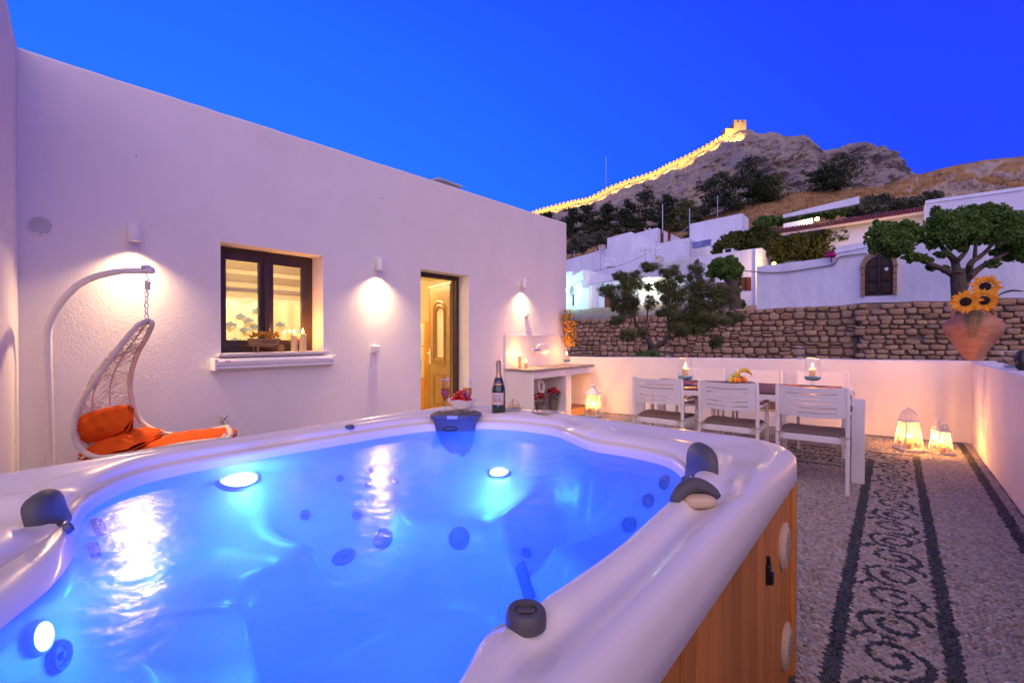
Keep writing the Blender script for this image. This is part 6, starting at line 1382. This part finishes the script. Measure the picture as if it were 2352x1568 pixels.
# big mulberry
DB = 18.5; tg = thing('mulberry_tree', 'big spreading mulberry tree with clipped flat crown beside the arched door', 'tree', at(*z6(1570, 960), DB))
lst = [(860, 430, 90, 110), (980, 400, 130, 110), (1100, 430, 110, 110), (1000, 500, 150, 75), (900, 350, 80, 60), (1120, 330, 70, 50), (1420, 330, 140, 140), (1560, 290, 150, 120), (1720, 260, 170, 120), (1880, 280, 160, 120), (2020, 300, 150, 110), (1380, 430, 100, 80), (1600, 400, 160, 90), (1800, 400, 150, 90), (1960, 420, 140, 90), (2100, 420, 140, 130), (2000, 540, 110, 80), (2120, 580, 100, 60), (1820, 200, 110, 60), (2240, 350, 150, 150), (2280, 520, 130, 90), (1180, 590, 60, 40), (1270, 610, 50, 35), (1330, 680, 40, 30), (1440, 690, 35, 30), (1420, 570, 50, 35), (1830, 650, 55, 35), (1250, 450, 30, 25), (1590, 520, 40, 25)]
V, F_ = leaf_arrays(PB(z6, DB, lst, 1.1), 52000, .10, 13, .8, .45, droop=(.3, 0, -.2)); foliage('crown', V, F_, M['mulberry'], tg)
Z6 = lambda x, y, d=0: at(*z6(x, y), DB+d)
q = MB(); limb(q, [Z6(1570, 1010), Z6(1560, 860), Z6(1550, 740), Z6(1545, 690)], .26, .22, 12); obj('trunk', q, M['bark'], tg, smooth=True)
for pts, r0, r1 in (([(1540, 760), (1440, 700), (1320, 650), (1220, 600), (1100, 540), (980, 480)], .20, .09), ([(1545, 740), (1520, 620), (1450, 550), (1390, 470)], .26, .10), ([(1590, 860), (1640, 740), (1660, 640), (1760, 570), (1850, 470)], .26, .09), ([(1650, 760), (1740, 680), (1880, 600), (2000, 540)], .20, .08), ([(1550, 620), (1620, 540), (1650, 460)], .15, .07), ([(1690, 620), (1700, 500), (1720, 400)], .12, .06)):
    q = MB(); limb(q, [Z6(x, y, .2*math.sin(i*2+x)) for i, (x, y) in enumerate(pts)], r0*.62, r1*.6); obj('branch', q, M['bark'], tg, smooth=True)
# hedges, olive scrub and the vine
def bush(name, lab, zf, D0, lst, n, size, m, seed, asp=.6, cat='bush'):
    c = at(*zf(lst[0][0], lst[0][1]+lst[0][3]), D0); t = thing(name, lab, cat, c); V, F_ = leaf_arrays(PB(zf, D0, lst), n, size, seed, asp, .4); foliage('foliage', V, F_, m, t)
    q = MB(); sc = D0/FPX*.26
    for (x, y, rx, ry) in lst[:5]: p = at(*zf(x, y), D0); limb(q, [p+Vector((0, 0, -ry*sc*1.6)), p+Vector((.1, 0, -ry*sc*.6)), p], .09, .03, 6, 5)
    obj('stem', q, M['bark'], t, smooth=True)
bush('tree_canopy', 'broad dark green tree behind the house with the small window', z5, 44, [(1480, 420, 100, 70), (1560, 370, 120, 80), (1680, 350, 130, 80), (1800, 340, 150, 90), (1920, 360, 120, 90), (1960, 440, 90, 80), (1750, 430, 150, 70), (1880, 300, 110, 50)], 12000, .30, M['hedge'], 21, .7, 'tree')
bush('hedge', 'lamp lit yellow green hedge above the long white garden wall', z6, 33.5, [(180, 480, 110, 90), (320, 460, 120, 90), (450, 440, 110, 90), (570, 420, 100, 90), (640, 470, 80, 80), (150, 570, 110, 60), (330, 560, 120, 60), (500, 540, 110, 60), (560, 370, 50, 50), (30, 500, 90, 110), (50, 610, 60, 40)], 14000, .20, M['hedge'], 22, .6, 'hedge')
bush('grape_vine', 'green grape vine trained over the lit pergola', z6, 48, [(150, 260, 80, 45), (260, 240, 80, 40), (380, 225, 80, 40), (480, 215, 70, 50), (580, 200, 70, 35), (60, 290, 70, 40), (-60, 300, 80, 60)], 3200, .38, M['mulberry'], 23, .7, 'vine')
bush('olive_bush', 'grey green olive thicket above the red tiled roof', z6, 54, [(660, 190, 90, 45), (760, 160, 100, 60), (880, 130, 110, 55), (1000, 150, 110, 50), (1110, 140, 100, 45), (1220, 130, 90, 45), (820, 200, 130, 40), (1340, 80, 80, 40)], 5200, .40, M['olive'], 24, .5)
bush('olive_bush', 'grey green olive bush on the slope beside the pink house', z5, 66, [(200, 380, 120, 70), (330, 350, 120, 60), (420, 330, 70, 50), (110, 440, 90, 50)], 3500, .5, M['olive'], 25, .5)
q = MB(); c = ony(*z6(488, 572), 30.6); bg_ = thing('bougainvillea', 'small magenta bougainvillea on the white garden wall', 'plant', c)
V, F_ = leaf_arrays([(c, (.20, .2, .2))], 220, .12, 31, .8, .2); foliage('blossoms', V, F_, mat('magenta_bract', (.55, .02, .22), .7), bg_)
q = MB(); limb(q, [c+Vector((0, .2, -.4)), c], .03, .01, 5, 4); obj('stem', q, M['bark'], bg_)
p = at(*z5(790, 1410), 13.0); wd = thing('weed', 'low green weed growing at the foot of the feathery tree', 'plant', p)
V, F_ = leaf_arrays([(p, (.35, .3, .18)), (p+Vector((.2, 0, -.1)), (.25, .25, .2))], 500, .10, 33, .5, .2); foliage('leaves', V, F_, M['mulberry'], wd); q = MB(); limb(q, [p+Vector((0, 0, -.8)), p], .02, .01, 5, 4); obj('stem', q, M['bark'], wd)
# ================================================================== the hill, the cliff and the castle
def lerp_tab(tab, x):
    if x <= tab[0][0]: return tab[0][1]
    for (a, b), (c, d) in zip(tab, tab[1:]):
        if x <= c: return b+(d-b)*(x-a)/(c-a)
    return tab[-1][1]
SKY = [(1120, 540), (1180, 512), (1228, 490), (1300, 470), (1350, 460), (1380, 446), (1400, 434), (1440, 419), (1480, 407), (1510, 396), (1535, 382), (1560, 371), (1600, 351), (1640, 329), (1670, 311), (1690, 301), (1714, 298), (1725, 298), (1735, 305), (1752, 308), (1768, 303), (1785, 305), (1800, 313), (1830, 313), (1846, 309), (1862, 318), (1872, 334), (1890, 347), (1910, 343), (1928, 340), (1942, 333), (1965, 327), (1985, 332), (2000, 338), (2014, 345), (2022, 333), (2031, 337), (2045, 360), (2060, 381), (2082, 409), (2110, 440), (2140, 470)]
FOOT = [(1120, 575), (1305, 552), (1400, 540), (1500, 528), (1600, 507), (1650, 495), (1700, 475), (1750, 456), (1850, 445), (1950, 440), (2030, 434), (2082, 430), (2140, 500)]
def frac(p, sc, oct_=5): return noise.fractal(p*sc, .9, 2.1, oct_)
def crag(p, sc):
    d, _ = noise.voronoi(p*sc); return d[1]-d[0]
def hill_a():
    px0, px1, nx, ny = 1120, 2140, 480, 130; vs = []
    for j in range(ny):
        v = j/(ny-1)
        for i in range(nx):
            px = px0+(px1-px0)*i/(nx-1); ys, yf = lerp_tab(SKY, px), lerp_tab(FOOT, px)
            if v < .86:
                t = v/.86; py = yf+16+(ys-yf-16)*t; z = 150+46*t**1.15
                p = at(px, py, z); d = Vector((_F.x, _F.y, 0)).normalized(); e = math.sin(math.pi*min(1, t*.97+.03))**.5
                s_ = Vector((p.x, p.y, p.z*.7)); amp = 5*frac(s_+Vector((3, 0, 0)), .04, 5)+8.0*(noise.ridged_multi_fractal(Vector((p.x, p.y, p.z*.22))*.06, .9, 2.2, 6, 1.0, 2.0)-1.0)+4.0*crag(s_, .08)+2.2*crag(s_*1.0, .20)+1.0*crag(s_, .5)
                side = .5+.5*min(1, max(0, (px-1400)/300))
                p = p-d*(amp*e*side)
                if t > .9 and px > 1716: p.z += 1.8*crag(Vector((p.x, p.y, 0)), .30)*(t-.9)*10-.6
            else:
                t = (v-.86)/.14; p = at(px, ys, 196+60*t); p.z -= 40*t**1.5
            vs.append(p)
    q = MB(); q.add(vs, [(j*nx+i, j*nx+i+1, (j+1)*nx+i+1, (j+1)*nx+i) for j in range(ny-1) for i in range(nx-1)]); return q
def rock_material(name, cols, grass=None, gthr=.62, sc=.06):
    m = bpy.data.materials.new(name); m.use_nodes = True; nt = m.node_tree; b = nt.nodes['Principled BSDF']; L = nt.links; b.inputs['Roughness'].default_value = .95; b.inputs['Specular IOR Level'].default_value = .15
    tcn = nt.nodes.new('ShaderNodeTexCoord'); n1 = nt.nodes.new('ShaderNodeTexNoise'); n1.inputs['Scale'].default_value = sc; n1.inputs['Detail'].default_value = 12; n1.inputs['Roughness'].default_value = .7
    L.new(tcn.outputs['Object'], n1.inputs['Vector']); cr = nt.nodes.new('ShaderNodeValToRGB'); L.new(n1.outputs['Fac'], cr.inputs['Fac'])
    cr.color_ramp.elements[0].position = .30; cr.color_ramp.elements[1].position = .72; cr.color_ramp.elements[0].color = (*cols[0], 1); cr.color_ramp.elements[1].color = (*cols[-1], 1)
    for k, c in enumerate(cols[1:-1]): e = cr.color_ramp.elements.new(.30+.42*(k+1)/(len(cols)-1)); e.color = (*c, 1)
    src = cr.outputs['Color']
    if grass:
        g_ = nt.nodes.new('ShaderNodeNewGeometry'); sp = nt.nodes.new('ShaderNodeSeparateXYZ'); L.new(g_.outputs['Normal'], sp.inputs[0]); n2 = nt.nodes.new('ShaderNodeTexNoise'); n2.inputs['Scale'].default_value = .09; n2.inputs['Detail'].default_value = 9; n2.inputs['Roughness'].default_value = .75
        L.new(tcn.outputs['Object'], n2.inputs['Vector']); ad = nt.nodes.new('ShaderNodeMath'); ad.operation = 'MULTIPLY_ADD'; ad.inputs[1].default_value = 1.5; L.new(n2.outputs['Fac'], ad.inputs[0]); L.new(sp.outputs['Z'], ad.inputs[2])
        cr2 = nt.nodes.new('ShaderNodeValToRGB'); cr2.color_ramp.elements[0].position = gthr; cr2.color_ramp.elements[1].position = gthr+.10; mr_ = nt.nodes.new('ShaderNodeMapRange'); mr_.inputs['From Max'].default_value = 2.2; L.new(ad.outputs[0], mr_.inputs['Value']); L.new(mr_.outputs['Result'], cr2.inputs['Fac'])
        n3 = nt.nodes.new('ShaderNodeTexNoise'); n3.inputs['Scale'].default_value = .35; n3.inputs['Detail'].default_value = 10; L.new(tcn.outputs['Object'], n3.inputs['Vector']); cg = nt.nodes.new('ShaderNodeValToRGB'); cg.color_ramp.elements[0].position = .35; cg.color_ramp.elements[1].position = .65; cg.color_ramp.elements[0].color = (*grass[0], 1); cg.color_ramp.elements[1].color = (*grass[1], 1); L.new(n3.outputs['Fac'], cg.inputs['Fac'])
        mx = nt.nodes.new('ShaderNodeMix'); mx.data_type = 'RGBA'; L.new(cr2.outputs['Color'], mx.inputs['Factor']); L.new(src, mx.inputs['A']); L.new(cg.outputs['Color'], mx.inputs['B']); src = mx.outputs['Result']
    L.new(src, b.inputs['Base Color'])
    nb = nt.nodes.new('ShaderNodeTexNoise'); nb.inputs['Scale'].default_value = .5; nb.inputs['Detail'].default_value = 10; L.new(tcn.outputs['Object'], nb.inputs['Vector']); bp = nt.nodes.new('ShaderNodeBump'); bp.inputs['Strength'].default_value = 1.0; bp.inputs['Distance'].default_value = 1.2; L.new(nb.outputs['Fac'], bp.inputs['Height']); L.new(bp.outputs[0], b.inputs['Normal']); return m
M['cliff'] = rock_material('cliff_rock', [(.075, .07, .072), (.23, .21, .195), (.32, .285, .25), (.46, .37, .28)], ((.24, .18, .10), (.15, .14, .07)), .80)
M['slope'] = rock_material('dry_slope', [(.20, .18, .165), (.34, .30, .27), (.46, .41, .37)], ((.36, .235, .105), (.22, .14, .06)), .52, .12)
tag(obj('castle_hill', hill_a(), M['cliff'], smooth=True, angle=24), kind='structure')
TOPB = [(1100, 570), (1180, 560), (1305, 546), (1400, 533), (1500, 523), (1600, 500), (1650, 488), (1700, 466), (1750, 449), (1850, 438), (1950, 433), (2030, 425), (2080, 409), (2120, 397), (2200, 377), (2260, 367), (2352, 357), (2560, 335)]
def hill_b():
    px0, px1, nx, ny = 1100, 2560, 330, 80; vs = []
    for j in range(ny):
        v = j/(ny-1)
        for i in range(nx):
            px = px0+(px1-px0)*i/(nx-1); yt = lerp_tab(TOPB, px); k = min(1, max(0, (px-1980)/120))      # the ridge turns into low cliffs here
            if v < .84:
                t = v/.84; y0 = 690; py = y0+(yt-y0)*t
                zs = 58+72*t**1.25; yc_ = 455-25*min(1, max(0, (px-2200)/200)); tc_ = (y0-yc_)/(y0-yt)
                zc_ = 58+62*(t/tc_)**1.2 if t < tc_ else 120+7*(t-tc_)/(1-tc_)
                z = zs*(1-k)+zc_*k; p = at(px, py, z); d = Vector((_F.x, _F.y, 0)).normalized(); s_ = Vector(p)
                e = min(1, t*4)*min(1, (1-t)*10+.15); a = .8*frac(s_, .12, 5)+.9*max(0, crag(s_, .10)-.2)*(1 if frac(s_+Vector((40, 0, 0)), .03, 3) > -.05 else .2)
                a += k*(1.0 if t > tc_-.05 else .2)*(2.6*crag(s_*1.0, .12)+1.3*frac(s_, .18, 5)); p = p-d*(a*e); p.z += .5*frac(s_, .25, 4)*e
            else:
                t = (v-.84)/.16; p = at(px, yt, 130*(1-k)+127*k+35*t); p.z -= 14*t**1.3
            vs.append(p)
    q = MB(); q.add(vs, [(j*nx+i, j*nx+i+1, (j+1)*nx+i+1, (j+1)*nx+i) for j in range(ny-1) for i in range(nx-1)]); return q
hb = hill_b(); tag(obj('hillside', hb, M['slope'], smooth='all'), kind='structure')
HB_BVH = BVHTree.FromPolygons([Vector(v) for v in hb.v], hb.f)
def on_hill(px, py):
    d = ray(px, py).normalized(); l, n_, i, dist = HB_BVH.ray_cast(EYEP, d); return l
# dry grass tufts in one mass on the slope
gp = []
gr_ = np.random.default_rng(5)
for k in range(2600):
    px, py = gr_.uniform(1305, 2352), gr_.uniform(400, 600)
    if py < lerp_tab(TOPB, px)+3: continue
    l = on_hill(px, py)
    if l is not None: gp.append(l)
V = []; F_ = []
for p in gp:
    for b in range(5):
        a = gr_.uniform(0, 6.28); hgt = gr_.uniform(.35, 1.0); w = .16; dx, dy = math.cos(a)*.5, math.sin(a)*.5; n0 = len(V)
        V += [(p.x+dx-w*dy, p.y+dy+w*dx, p.z-.1), (p.x+dx+w*dy, p.y+dy-w*dx, p.z-.1), (p.x+dx*1.8, p.y+dy*1.8, p.z+hgt)]; F_.append((n0, n0+1, n0+2))
me = bpy.data.meshes.new('dry_grass'); me.from_pydata(V, [], F_); me.materials.append(mat('dry_grass', (.34, .20, .075), .9, var=(.22, .12, .05), vscale=.3)); o = bpy.data.objects.new('dry_grass', me); COL.objects.link(o); tag(o, 'dry golden grass tufts over the hillside above the houses', 'grass', kind='stuff')
# ---- pines and other trees on the slope
def pine(px, yb, yt, w, lab, seed, m='pineleaf', cone=.5, D0=None):
    l = on_hill(px, yb); D = (l-EYEP).dot(_F) if l is not None else 118.0
    if D0: D = D0
    sc = D/FPX; base = at(px, yb, D); H_ = (yb-yt)*sc; W_ = w*sc*1.5; rs = random.Random(seed); t = thing('pine_tree', lab, 'tree', base, group='dark trees on the castle hillside')
    blobs = []
    for k in range(13):
        f_ = .10+.86*k/12; rr = W_*.5*(1-cone*f_)*rs.uniform(.65, 1.0); a = rs.uniform(0, 6.28); o_ = W_*.28*(1-f_*.8); blobs.append((base+Vector((o_*math.cos(a), o_*math.sin(a), H_*f_)), (rr*.75, rr*.75, H_*.10)))
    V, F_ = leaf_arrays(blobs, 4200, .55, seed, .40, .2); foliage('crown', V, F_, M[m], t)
    q = MB(); limb(q, [base+Vector((0, 0, -1)), base+Vector((.1, 0, H_*.4)), base+Vector((0, 0, H_*.92))], H_*.028, H_*.008, 7, 8); obj('trunk', q, M['bark'], t, smooth=True)
    return t
trees = [(1262, 540, 488, 62, 'low dark pine at the castle wall foot beside the pink house'), (1312, 548, 480, 60, 'rounded dark pine next to the pink house roof corner'), (1352, 545, 470, 62, 'dark pine in the grove under the castle wall with a broad top'), (1398, 540, 468, 58, 'dark pine between the broad topped one and the tallest of the grove'),
         (1440, 536, 462, 60, 'dark pine leaning into the tallest of the grove'), (1482, 532, 432, 78, 'tallest pointed pine of the grove under the castle wall'), (1532, 530, 450, 52, 'slender dark pine beside the tallest one of the grove'), (1628, 500, 412, 84, 'dark pine on the slope between the antenna and the cliff'), (1665, 492, 395, 80, 'dense dark pine before the cliff, paired with the biggest one'),
         (1718, 470, 368, 84, 'biggest dark pine standing against the grey cliff'), (1742, 468, 400, 50, 'thin dark pine leaning on the biggest one'), (1892, 440, 388, 78, 'dark tree at the foot of the far rock, lower half of a pair'), (1930, 438, 362, 92, 'broad dark tree at the foot of the far rock')]
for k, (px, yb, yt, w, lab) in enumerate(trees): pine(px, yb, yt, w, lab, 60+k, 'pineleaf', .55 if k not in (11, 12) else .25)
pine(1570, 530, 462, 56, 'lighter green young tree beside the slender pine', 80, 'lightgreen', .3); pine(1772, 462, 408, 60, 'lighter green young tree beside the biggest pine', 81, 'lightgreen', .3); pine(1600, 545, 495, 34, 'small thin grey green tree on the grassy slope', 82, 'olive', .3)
# ---- castle wall along the crest, floodlit
CW = [(1195, 507), (1228, 490), (1262, 480), (1300, 470), (1350, 460), (1380, 446), (1400, 434), (1440, 419), (1480, 407), (1510, 396), (1535, 382), (1560, 371), (1600, 351), (1640, 329), (1670, 311), (1688, 302)]
DC = 194.0; SCC = DC/FPX
cw = thing('castle_wall', 'floodlit battlemented castle wall climbing the crest of the hill', 'castle wall', at(1200, 500, DC))
M['castle'] = mat('castle_stone', (.46, .36, .22), .9, var=(.34, .26, .15), vscale=.5, bump=.6, bscale=1.5, bdist=.2)
dback = Vector((_F.x, _F.y, 0)).normalized()
q = MB(); top = []; n = 0
segs = []
for (x0, y0), (x1, y1) in zip(CW, CW[1:]):
    k = max(1, int(round((x1-x0)/9.0)))
    for i in range(k):
        a, b = (x0+(x1-x0)*i/k, y0+(y1-y0)*i/k), (x0+(x1-x0)*(i+1)/k, y0+(y1-y0)*(i+1)/k); segs.append((a, b))
mer = None
for (a, b) in segs:
    hw = 7.0; ym = (a[1]+b[1])/2
    p0, p1 = at(a[0], ym+5, DC), at(b[0], ym+5, DC); zt = at(a[0], ym-hw+3.5, DC).z; w = [p0, p1, Vector((p1.x, p1.y, zt)), Vector((p0.x, p0.y, zt))]
    w[0].z -= 2.5; w[1].z -= 2.5
    q = MB(); q.prism(w, dback*1.6); obj('wall_section', q, M['castle'], cw)
    mm = (p0+p1)/2
    if mer is None:
        mb = MB(); mb.box((0, 0, .5), ((p1-p0).length*.52, .8, 1.0)); mer = obj('merlon', mb, M['castle'], cw, local=True); o = mer
    else: o = mer.copy(); COL.objects.link(o); o.parent = cw
    o.location = Vector((mm.x, mm.y, zt-.02))+dback*.42-parent_loc(cw); o.rotation_euler = (0, 0, PSI); o.scale = (1, 1, 4.0*SCC)
tw = thing('castle_tower', 'floodlit square castle tower with battlements on the peak', 'tower', at(1700, 300, DC))
q = MB(); a, b = at(1686, 312, DC-.6), at(1714, 312, DC-.6); zt = at(1700, 283, DC).z; q.prism([a, b, Vector((b.x, b.y, zt)), Vector((a.x, a.y, zt))], dback*7); obj('keep', q, M['castle'], tw)
for k in range(3):
    f_ = .13+.37*k; c = a.lerp(b, f_); q = MB(); q.box(Vector((c.x, c.y, zt+.5))+dback*.6, (1.25, 1.2, 1.05), Matrix.Rotation(PSI, 3, 'Z')); obj('merlon', q, M['castle'], tw)
q = MB(); a2, b2 = at(1666, 322, DC-.4), at(1686, 316, DC-.4); zt2 = at(1676, 296, DC).z; q.prism([a2, b2, Vector((b2.x, b2.y, zt2)), Vector((a2.x, a2.y, zt2))], dback*4); obj('turret', q, M['castle'], tw)
# floodlights standing in front of the wall
for k in range(0, len(segs), 3):
    (a, b) = segs[k]; p = at((a[0]+b[0])/2, (a[1]+b[1])/2+5, DC-5.0); t = thing('floodlight', 'yellow floodlight shining on the castle wall from below', 'floodlight', p, group='floodlights along the castle wall')
    q = MB(); q.box(p, (.5, .35, .4), Matrix.Rotation(PSI, 3, 'Z')); obj('housing', q, M['black'], t); lamp('floodlight_bulb', 'SPOT', p+dback*.4+Vector((0, 0, .3)), 2600, (1.0, .54, .10), t, .3, dback+Vector((0, 0, .10)), 125, .6)
p = at(1700, 318, DC-7); t = thing('floodlight', 'yellow floodlight shining on the castle tower', 'floodlight', p); q = MB(); q.box(p, (.5, .35, .4), Matrix.Rotation(PSI, 3, 'Z')); obj('housing', q, M['black'], t); lamp('floodlight_bulb', 'SPOT', p+dback*.4+Vector((0, 0, .3)), 12000, (1.0, .54, .10), t, .3, dback+Vector((0, 0, .35)), 110, .5)
# thin mast on the far side of the crest
a, b = at(1392, 455, 215), at(1392, 362, 215); q = MB(); q.tube([a, b], .14, 6); tag(obj('radio_mast', q, M['steel']), 'thin radio mast rising behind the castle wall', 'mast')
# ================================================================== pebble mosaic floor
gp_ = np.random.default_rng(17)
SP = 0.0215
def hexpts(x0, x1, y0, y1, SP=SP):
    ny_ = int((y1-y0)/(SP*.80)); nx_ = int((x1-x0)/SP)
    X_, Y_ = np.meshgrid(np.arange(nx_), np.arange(ny_)); X_ = x0+(X_+.5*(Y_ % 2))*SP; Y_ = y0+Y_*SP*.80; return np.stack([X_.ravel(), Y_.ravel()], 1)
PT = np.concatenate([hexpts(OX1+.03-.04, XC-.006, .55, 8.2), hexpts(XH+.02, OX1+.004, OY1-.02, 8.2, .0245)])
PT += gp_.normal(size=PT.shape)*SP*.13
ybl = 8.10+.145*(PT[:, 0]-.757)
PT = PT[(PT[:, 1] < ybl-.012)]; ybl = 8.10+.145*(PT[:, 0]-.757)
# scroll curves: a running vine with curled tendrils between two dark lines
def scroll(length, per=.285, r0=.135):
    pts = []; k = 0
    while (k+.5)*per < length:
        c0 = (k+.5)*per; sg = 1 if k % 2 == 0 else -1
        for a in np.arange(0, 9.6, .06): r_ = r0-.0112*a; pts.append((c0-r_*math.cos(a)*1.02, sg*r_*math.sin(a)))
        for u in np.arange(0, 1, .08): pts.append((c0+per*.30+.07*u, -sg*(.135-.05*u*u)))
        k += 1
    return np.array(pts)
SX0, SX1 = -.187, .192; yo_ = lambda x: 6.80+.145*(x-.192)
c1 = scroll(5.9); curveA = np.stack([(SX0+SX1)/2+c1[:, 1], .6+c1[:, 0]], 1)
c2 = scroll(4.6); xs_ = .0-c2[:, 0]; curveB = np.stack([xs_, yo_(xs_)-.21+c2[:, 1]], 1); curveC = np.stack([xs_, yo_(xs_)-.66+c2[:, 1]*1.1], 1)
curve = np.concatenate([curveA, curveB, curveC])
cells = {}
for (x, y) in curve: cells.setdefault((int(x//.05), int(y//.05)), []).append((x, y))
def near_curve(x, y, d):
    i, j = int(x//.05), int(y//.05)
    for a in (-1, 0, 1):
        for b in (-1, 0, 1):
            for (u, v) in cells.get((i+a, j+b), ()):
                if (u-x)**2+(v-y)**2 < d*d: return True
    return False
x_, y_ = PT[:, 0], PT[:, 1]; yo = 6.80+.145*(x_-.192)
dark = ((np.abs(x_-SX1) < .031) & (y_ < yo)) | ((np.abs(x_-SX0) < .031) & (y_ < yo-.42)) | (np.abs(x_-.640) < .034) & (y_ < ybl-.10) | (np.abs(y_-(ybl-.115)) < .028) & (x_ < .67)
hz = (x_ < SX1)
dark |= hz & (np.abs(y_-yo) < .030) | (x_ < SX0) & (np.abs(y_-(yo-.43)) < .026) | (x_ < SX0) & (np.abs(y_-(yo-.90)) < .028)
cand = ((x_ > SX0+.03) & (x_ < SX1-.03) & (y_ < yo-.05)) | ((x_ <= SX0+.05) & (y_ < yo-.03) & (y_ > yo-.90))
for i in np.nonzero(cand & ~dark)[0]:
    if near_curve(x_[i], y_[i], .0140): dark[i] = True
nP = len(PT)
ang = gp_.normal(size=nP)*.55+np.where(dark, 1.2, .5)+.8*np.sin(x_*3.1)*np.cos(y_*2.3)
la = .0142*(1+.16*gp_.normal(size=nP)); lb_ = .0103*(1+.14*gp_.normal(size=nP)); lh = .0078*(1+.3*gp_.random(nP))
la = np.clip(la, .009, .020); lb_ = np.clip(lb_, .007, .014)
g1 = gp_.normal(size=nP)
colr = np.stack([.33+.06*g1, .295+.055*g1, .275+.055*g1], 1); warm = gp_.random(nP) < .25; colr[warm] *= (1.06, .92, .80); cool = gp_.random(nP) < .2; colr[cool] *= (.86, .92, 1.0)
dcol = np.stack([.038+.012*g1, .045+.012*g1, .055+.014*g1], 1); colr = np.where(dark[:, None], np.clip(dcol, .015, .09), np.clip(colr, .16, .62))
# the 300 stones that show largest are objects of their own
rel = np.concatenate([PT, np.full((nP, 1), -EYE)], 1); Fv, Rv, Uv = (np.array(v) for v in (_F, _R, _U)); dz_ = rel @ Fv; pxx = CX+FPX*(rel @ Rv)/dz_; pyy = CY-FPX*(rel @ Uv)/dz_
vis = (dz_ > .1) & (pxx > 1832) & (pxx < 2350) & (pyy < 1562) & (x_ > OX1+.02); idx = np.nonzero(vis)[0]; idx = idx[np.argsort(dz_[idx])][:300]; single = np.zeros(nP, bool); single[idx] = True
def tmpl(rings, seg):
    T = []
    for z, r_ in rings: T += [(r_*math.cos(2*math.pi*k/seg), r_*math.sin(2*math.pi*k/seg), z) for k in range(seg)]
    T.append((0, 0, 1.0)); F_ = []
    for j in range(len(rings)-1):
        for k in range(seg): F_.append((j*seg+k, j*seg+(k+1) % seg, (j+1)*seg+(k+1) % seg, (j+1)*seg+k))
    for k in range(seg): F_.append(((len(rings)-1)*seg+k, (len(rings)-1)*seg+(k+1) % seg, len(rings)*seg))
    return np.array(T), F_
T, TF = tmpl([(-.55, .96), (.30, .97), (.80, .58)], 7)
keep = np.nonzero(~single)[0]; m = len(keep); ca_, sa_ = np.cos(ang[keep]), np.sin(ang[keep])
tx, ty_, tz_ = T[:, 0][None]*la[keep][:, None], T[:, 1][None]*lb_[keep][:, None], T[:, 2][None]*lh[keep][:, None]
VX = PT[keep, 0][:, None]+tx*ca_[:, None]-ty_*sa_[:, None]; VY = PT[keep, 1][:, None]+tx*sa_[:, None]+ty_*ca_[:, None]
tilt = gp_.normal(size=(m, 2))*.10; VZ = -.004+tz_+(tx*tilt[:, :1]+ty_*tilt[:, 1:])*.5+gp_.normal(size=(m, 1))*.0012
V = np.stack([VX, VY, VZ], 2).reshape(-1, 3).astype(np.float32); nv = len(T)
quads = np.array([f for f in TF if len(f) == 4]); tris = np.array([f for f in TF if len(f) == 3]); base = (np.arange(m)*nv)[:, None, None]
Q = (quads[None]+base).reshape(-1, 4); T3 = (tris[None]+base).reshape(-1, 3)
me = bpy.data.meshes.new('pebbles'); me.vertices.add(len(V)); me.vertices.foreach_set('co', V.ravel())
nl = Q.size+T3.size; me.loops.add(nl); me.loops.foreach_set('vertex_index', np.concatenate([Q.ravel(), T3.ravel()]).astype(np.int32))
npol = len(Q)+len(T3); me.polygons.add(npol); ls = np.concatenate([np.arange(len(Q))*4, Q.size+np.arange(len(T3))*3]).astype(np.int32); me.polygons.foreach_set('loop_start', ls)
me.update(calc_edges=True); me.polygons.foreach_set('use_smooth', np.ones(npol, bool))
ca2 = me.color_attributes.new('stone_colour', 'FLOAT_COLOR', 'POINT'); cc = np.concatenate([np.repeat(colr[keep], nv, 0), np.ones((m*nv, 1))], 1).astype(np.float32); ca2.data.foreach_set('color', cc.ravel())
def pebble_mat(name, attr=True, col=None):
    pm = mat(name, col or (.4, .35, .32), .55, spec=.4, objrand=.18 if not attr else 0.0); nt = pm.node_tree; b = nt.nodes['Principled BSDF']
    if attr: a = nt.nodes.new('ShaderNodeAttribute'); a.attribute_name = 'stone_colour'; nt.links.new(a.outputs['Color'], b.inputs['Base Color'])
    return pm
me.materials.append(pebble_mat('mosaic_pebble')); po = bpy.data.objects.new('pebbles', me); COL.objects.link(po); po.parent = floor; po['kind'] = 'stuff'
T, TF = tmpl([(-.55, .96), (.20, .99), (.62, .80), (.90, .42)], 10); me1 = bpy.data.meshes.new('pebble_light'); me1.from_pydata(T.tolist(), [], TF); me1.polygons.foreach_set('use_smooth', [True]*len(me1.polygons)); me2 = me1.copy()
me1.materials.append(pebble_mat('pale_pebble', False, (.34, .30, .28))); me2.materials.append(pebble_mat('dark_pebble', False, (.04, .047, .057)))
for i in idx:
    o = bpy.data.objects.new('pebble', me2 if dark[i] else me1); COL.objects.link(o); o.parent = floor; o.location = (PT[i, 0], PT[i, 1], -.004); o.rotation_euler = (gp_.normal()*.06, gp_.normal()*.06, ang[i]); o.scale = (la[i], lb_[i], lh[i])
print('pebbles', nP)
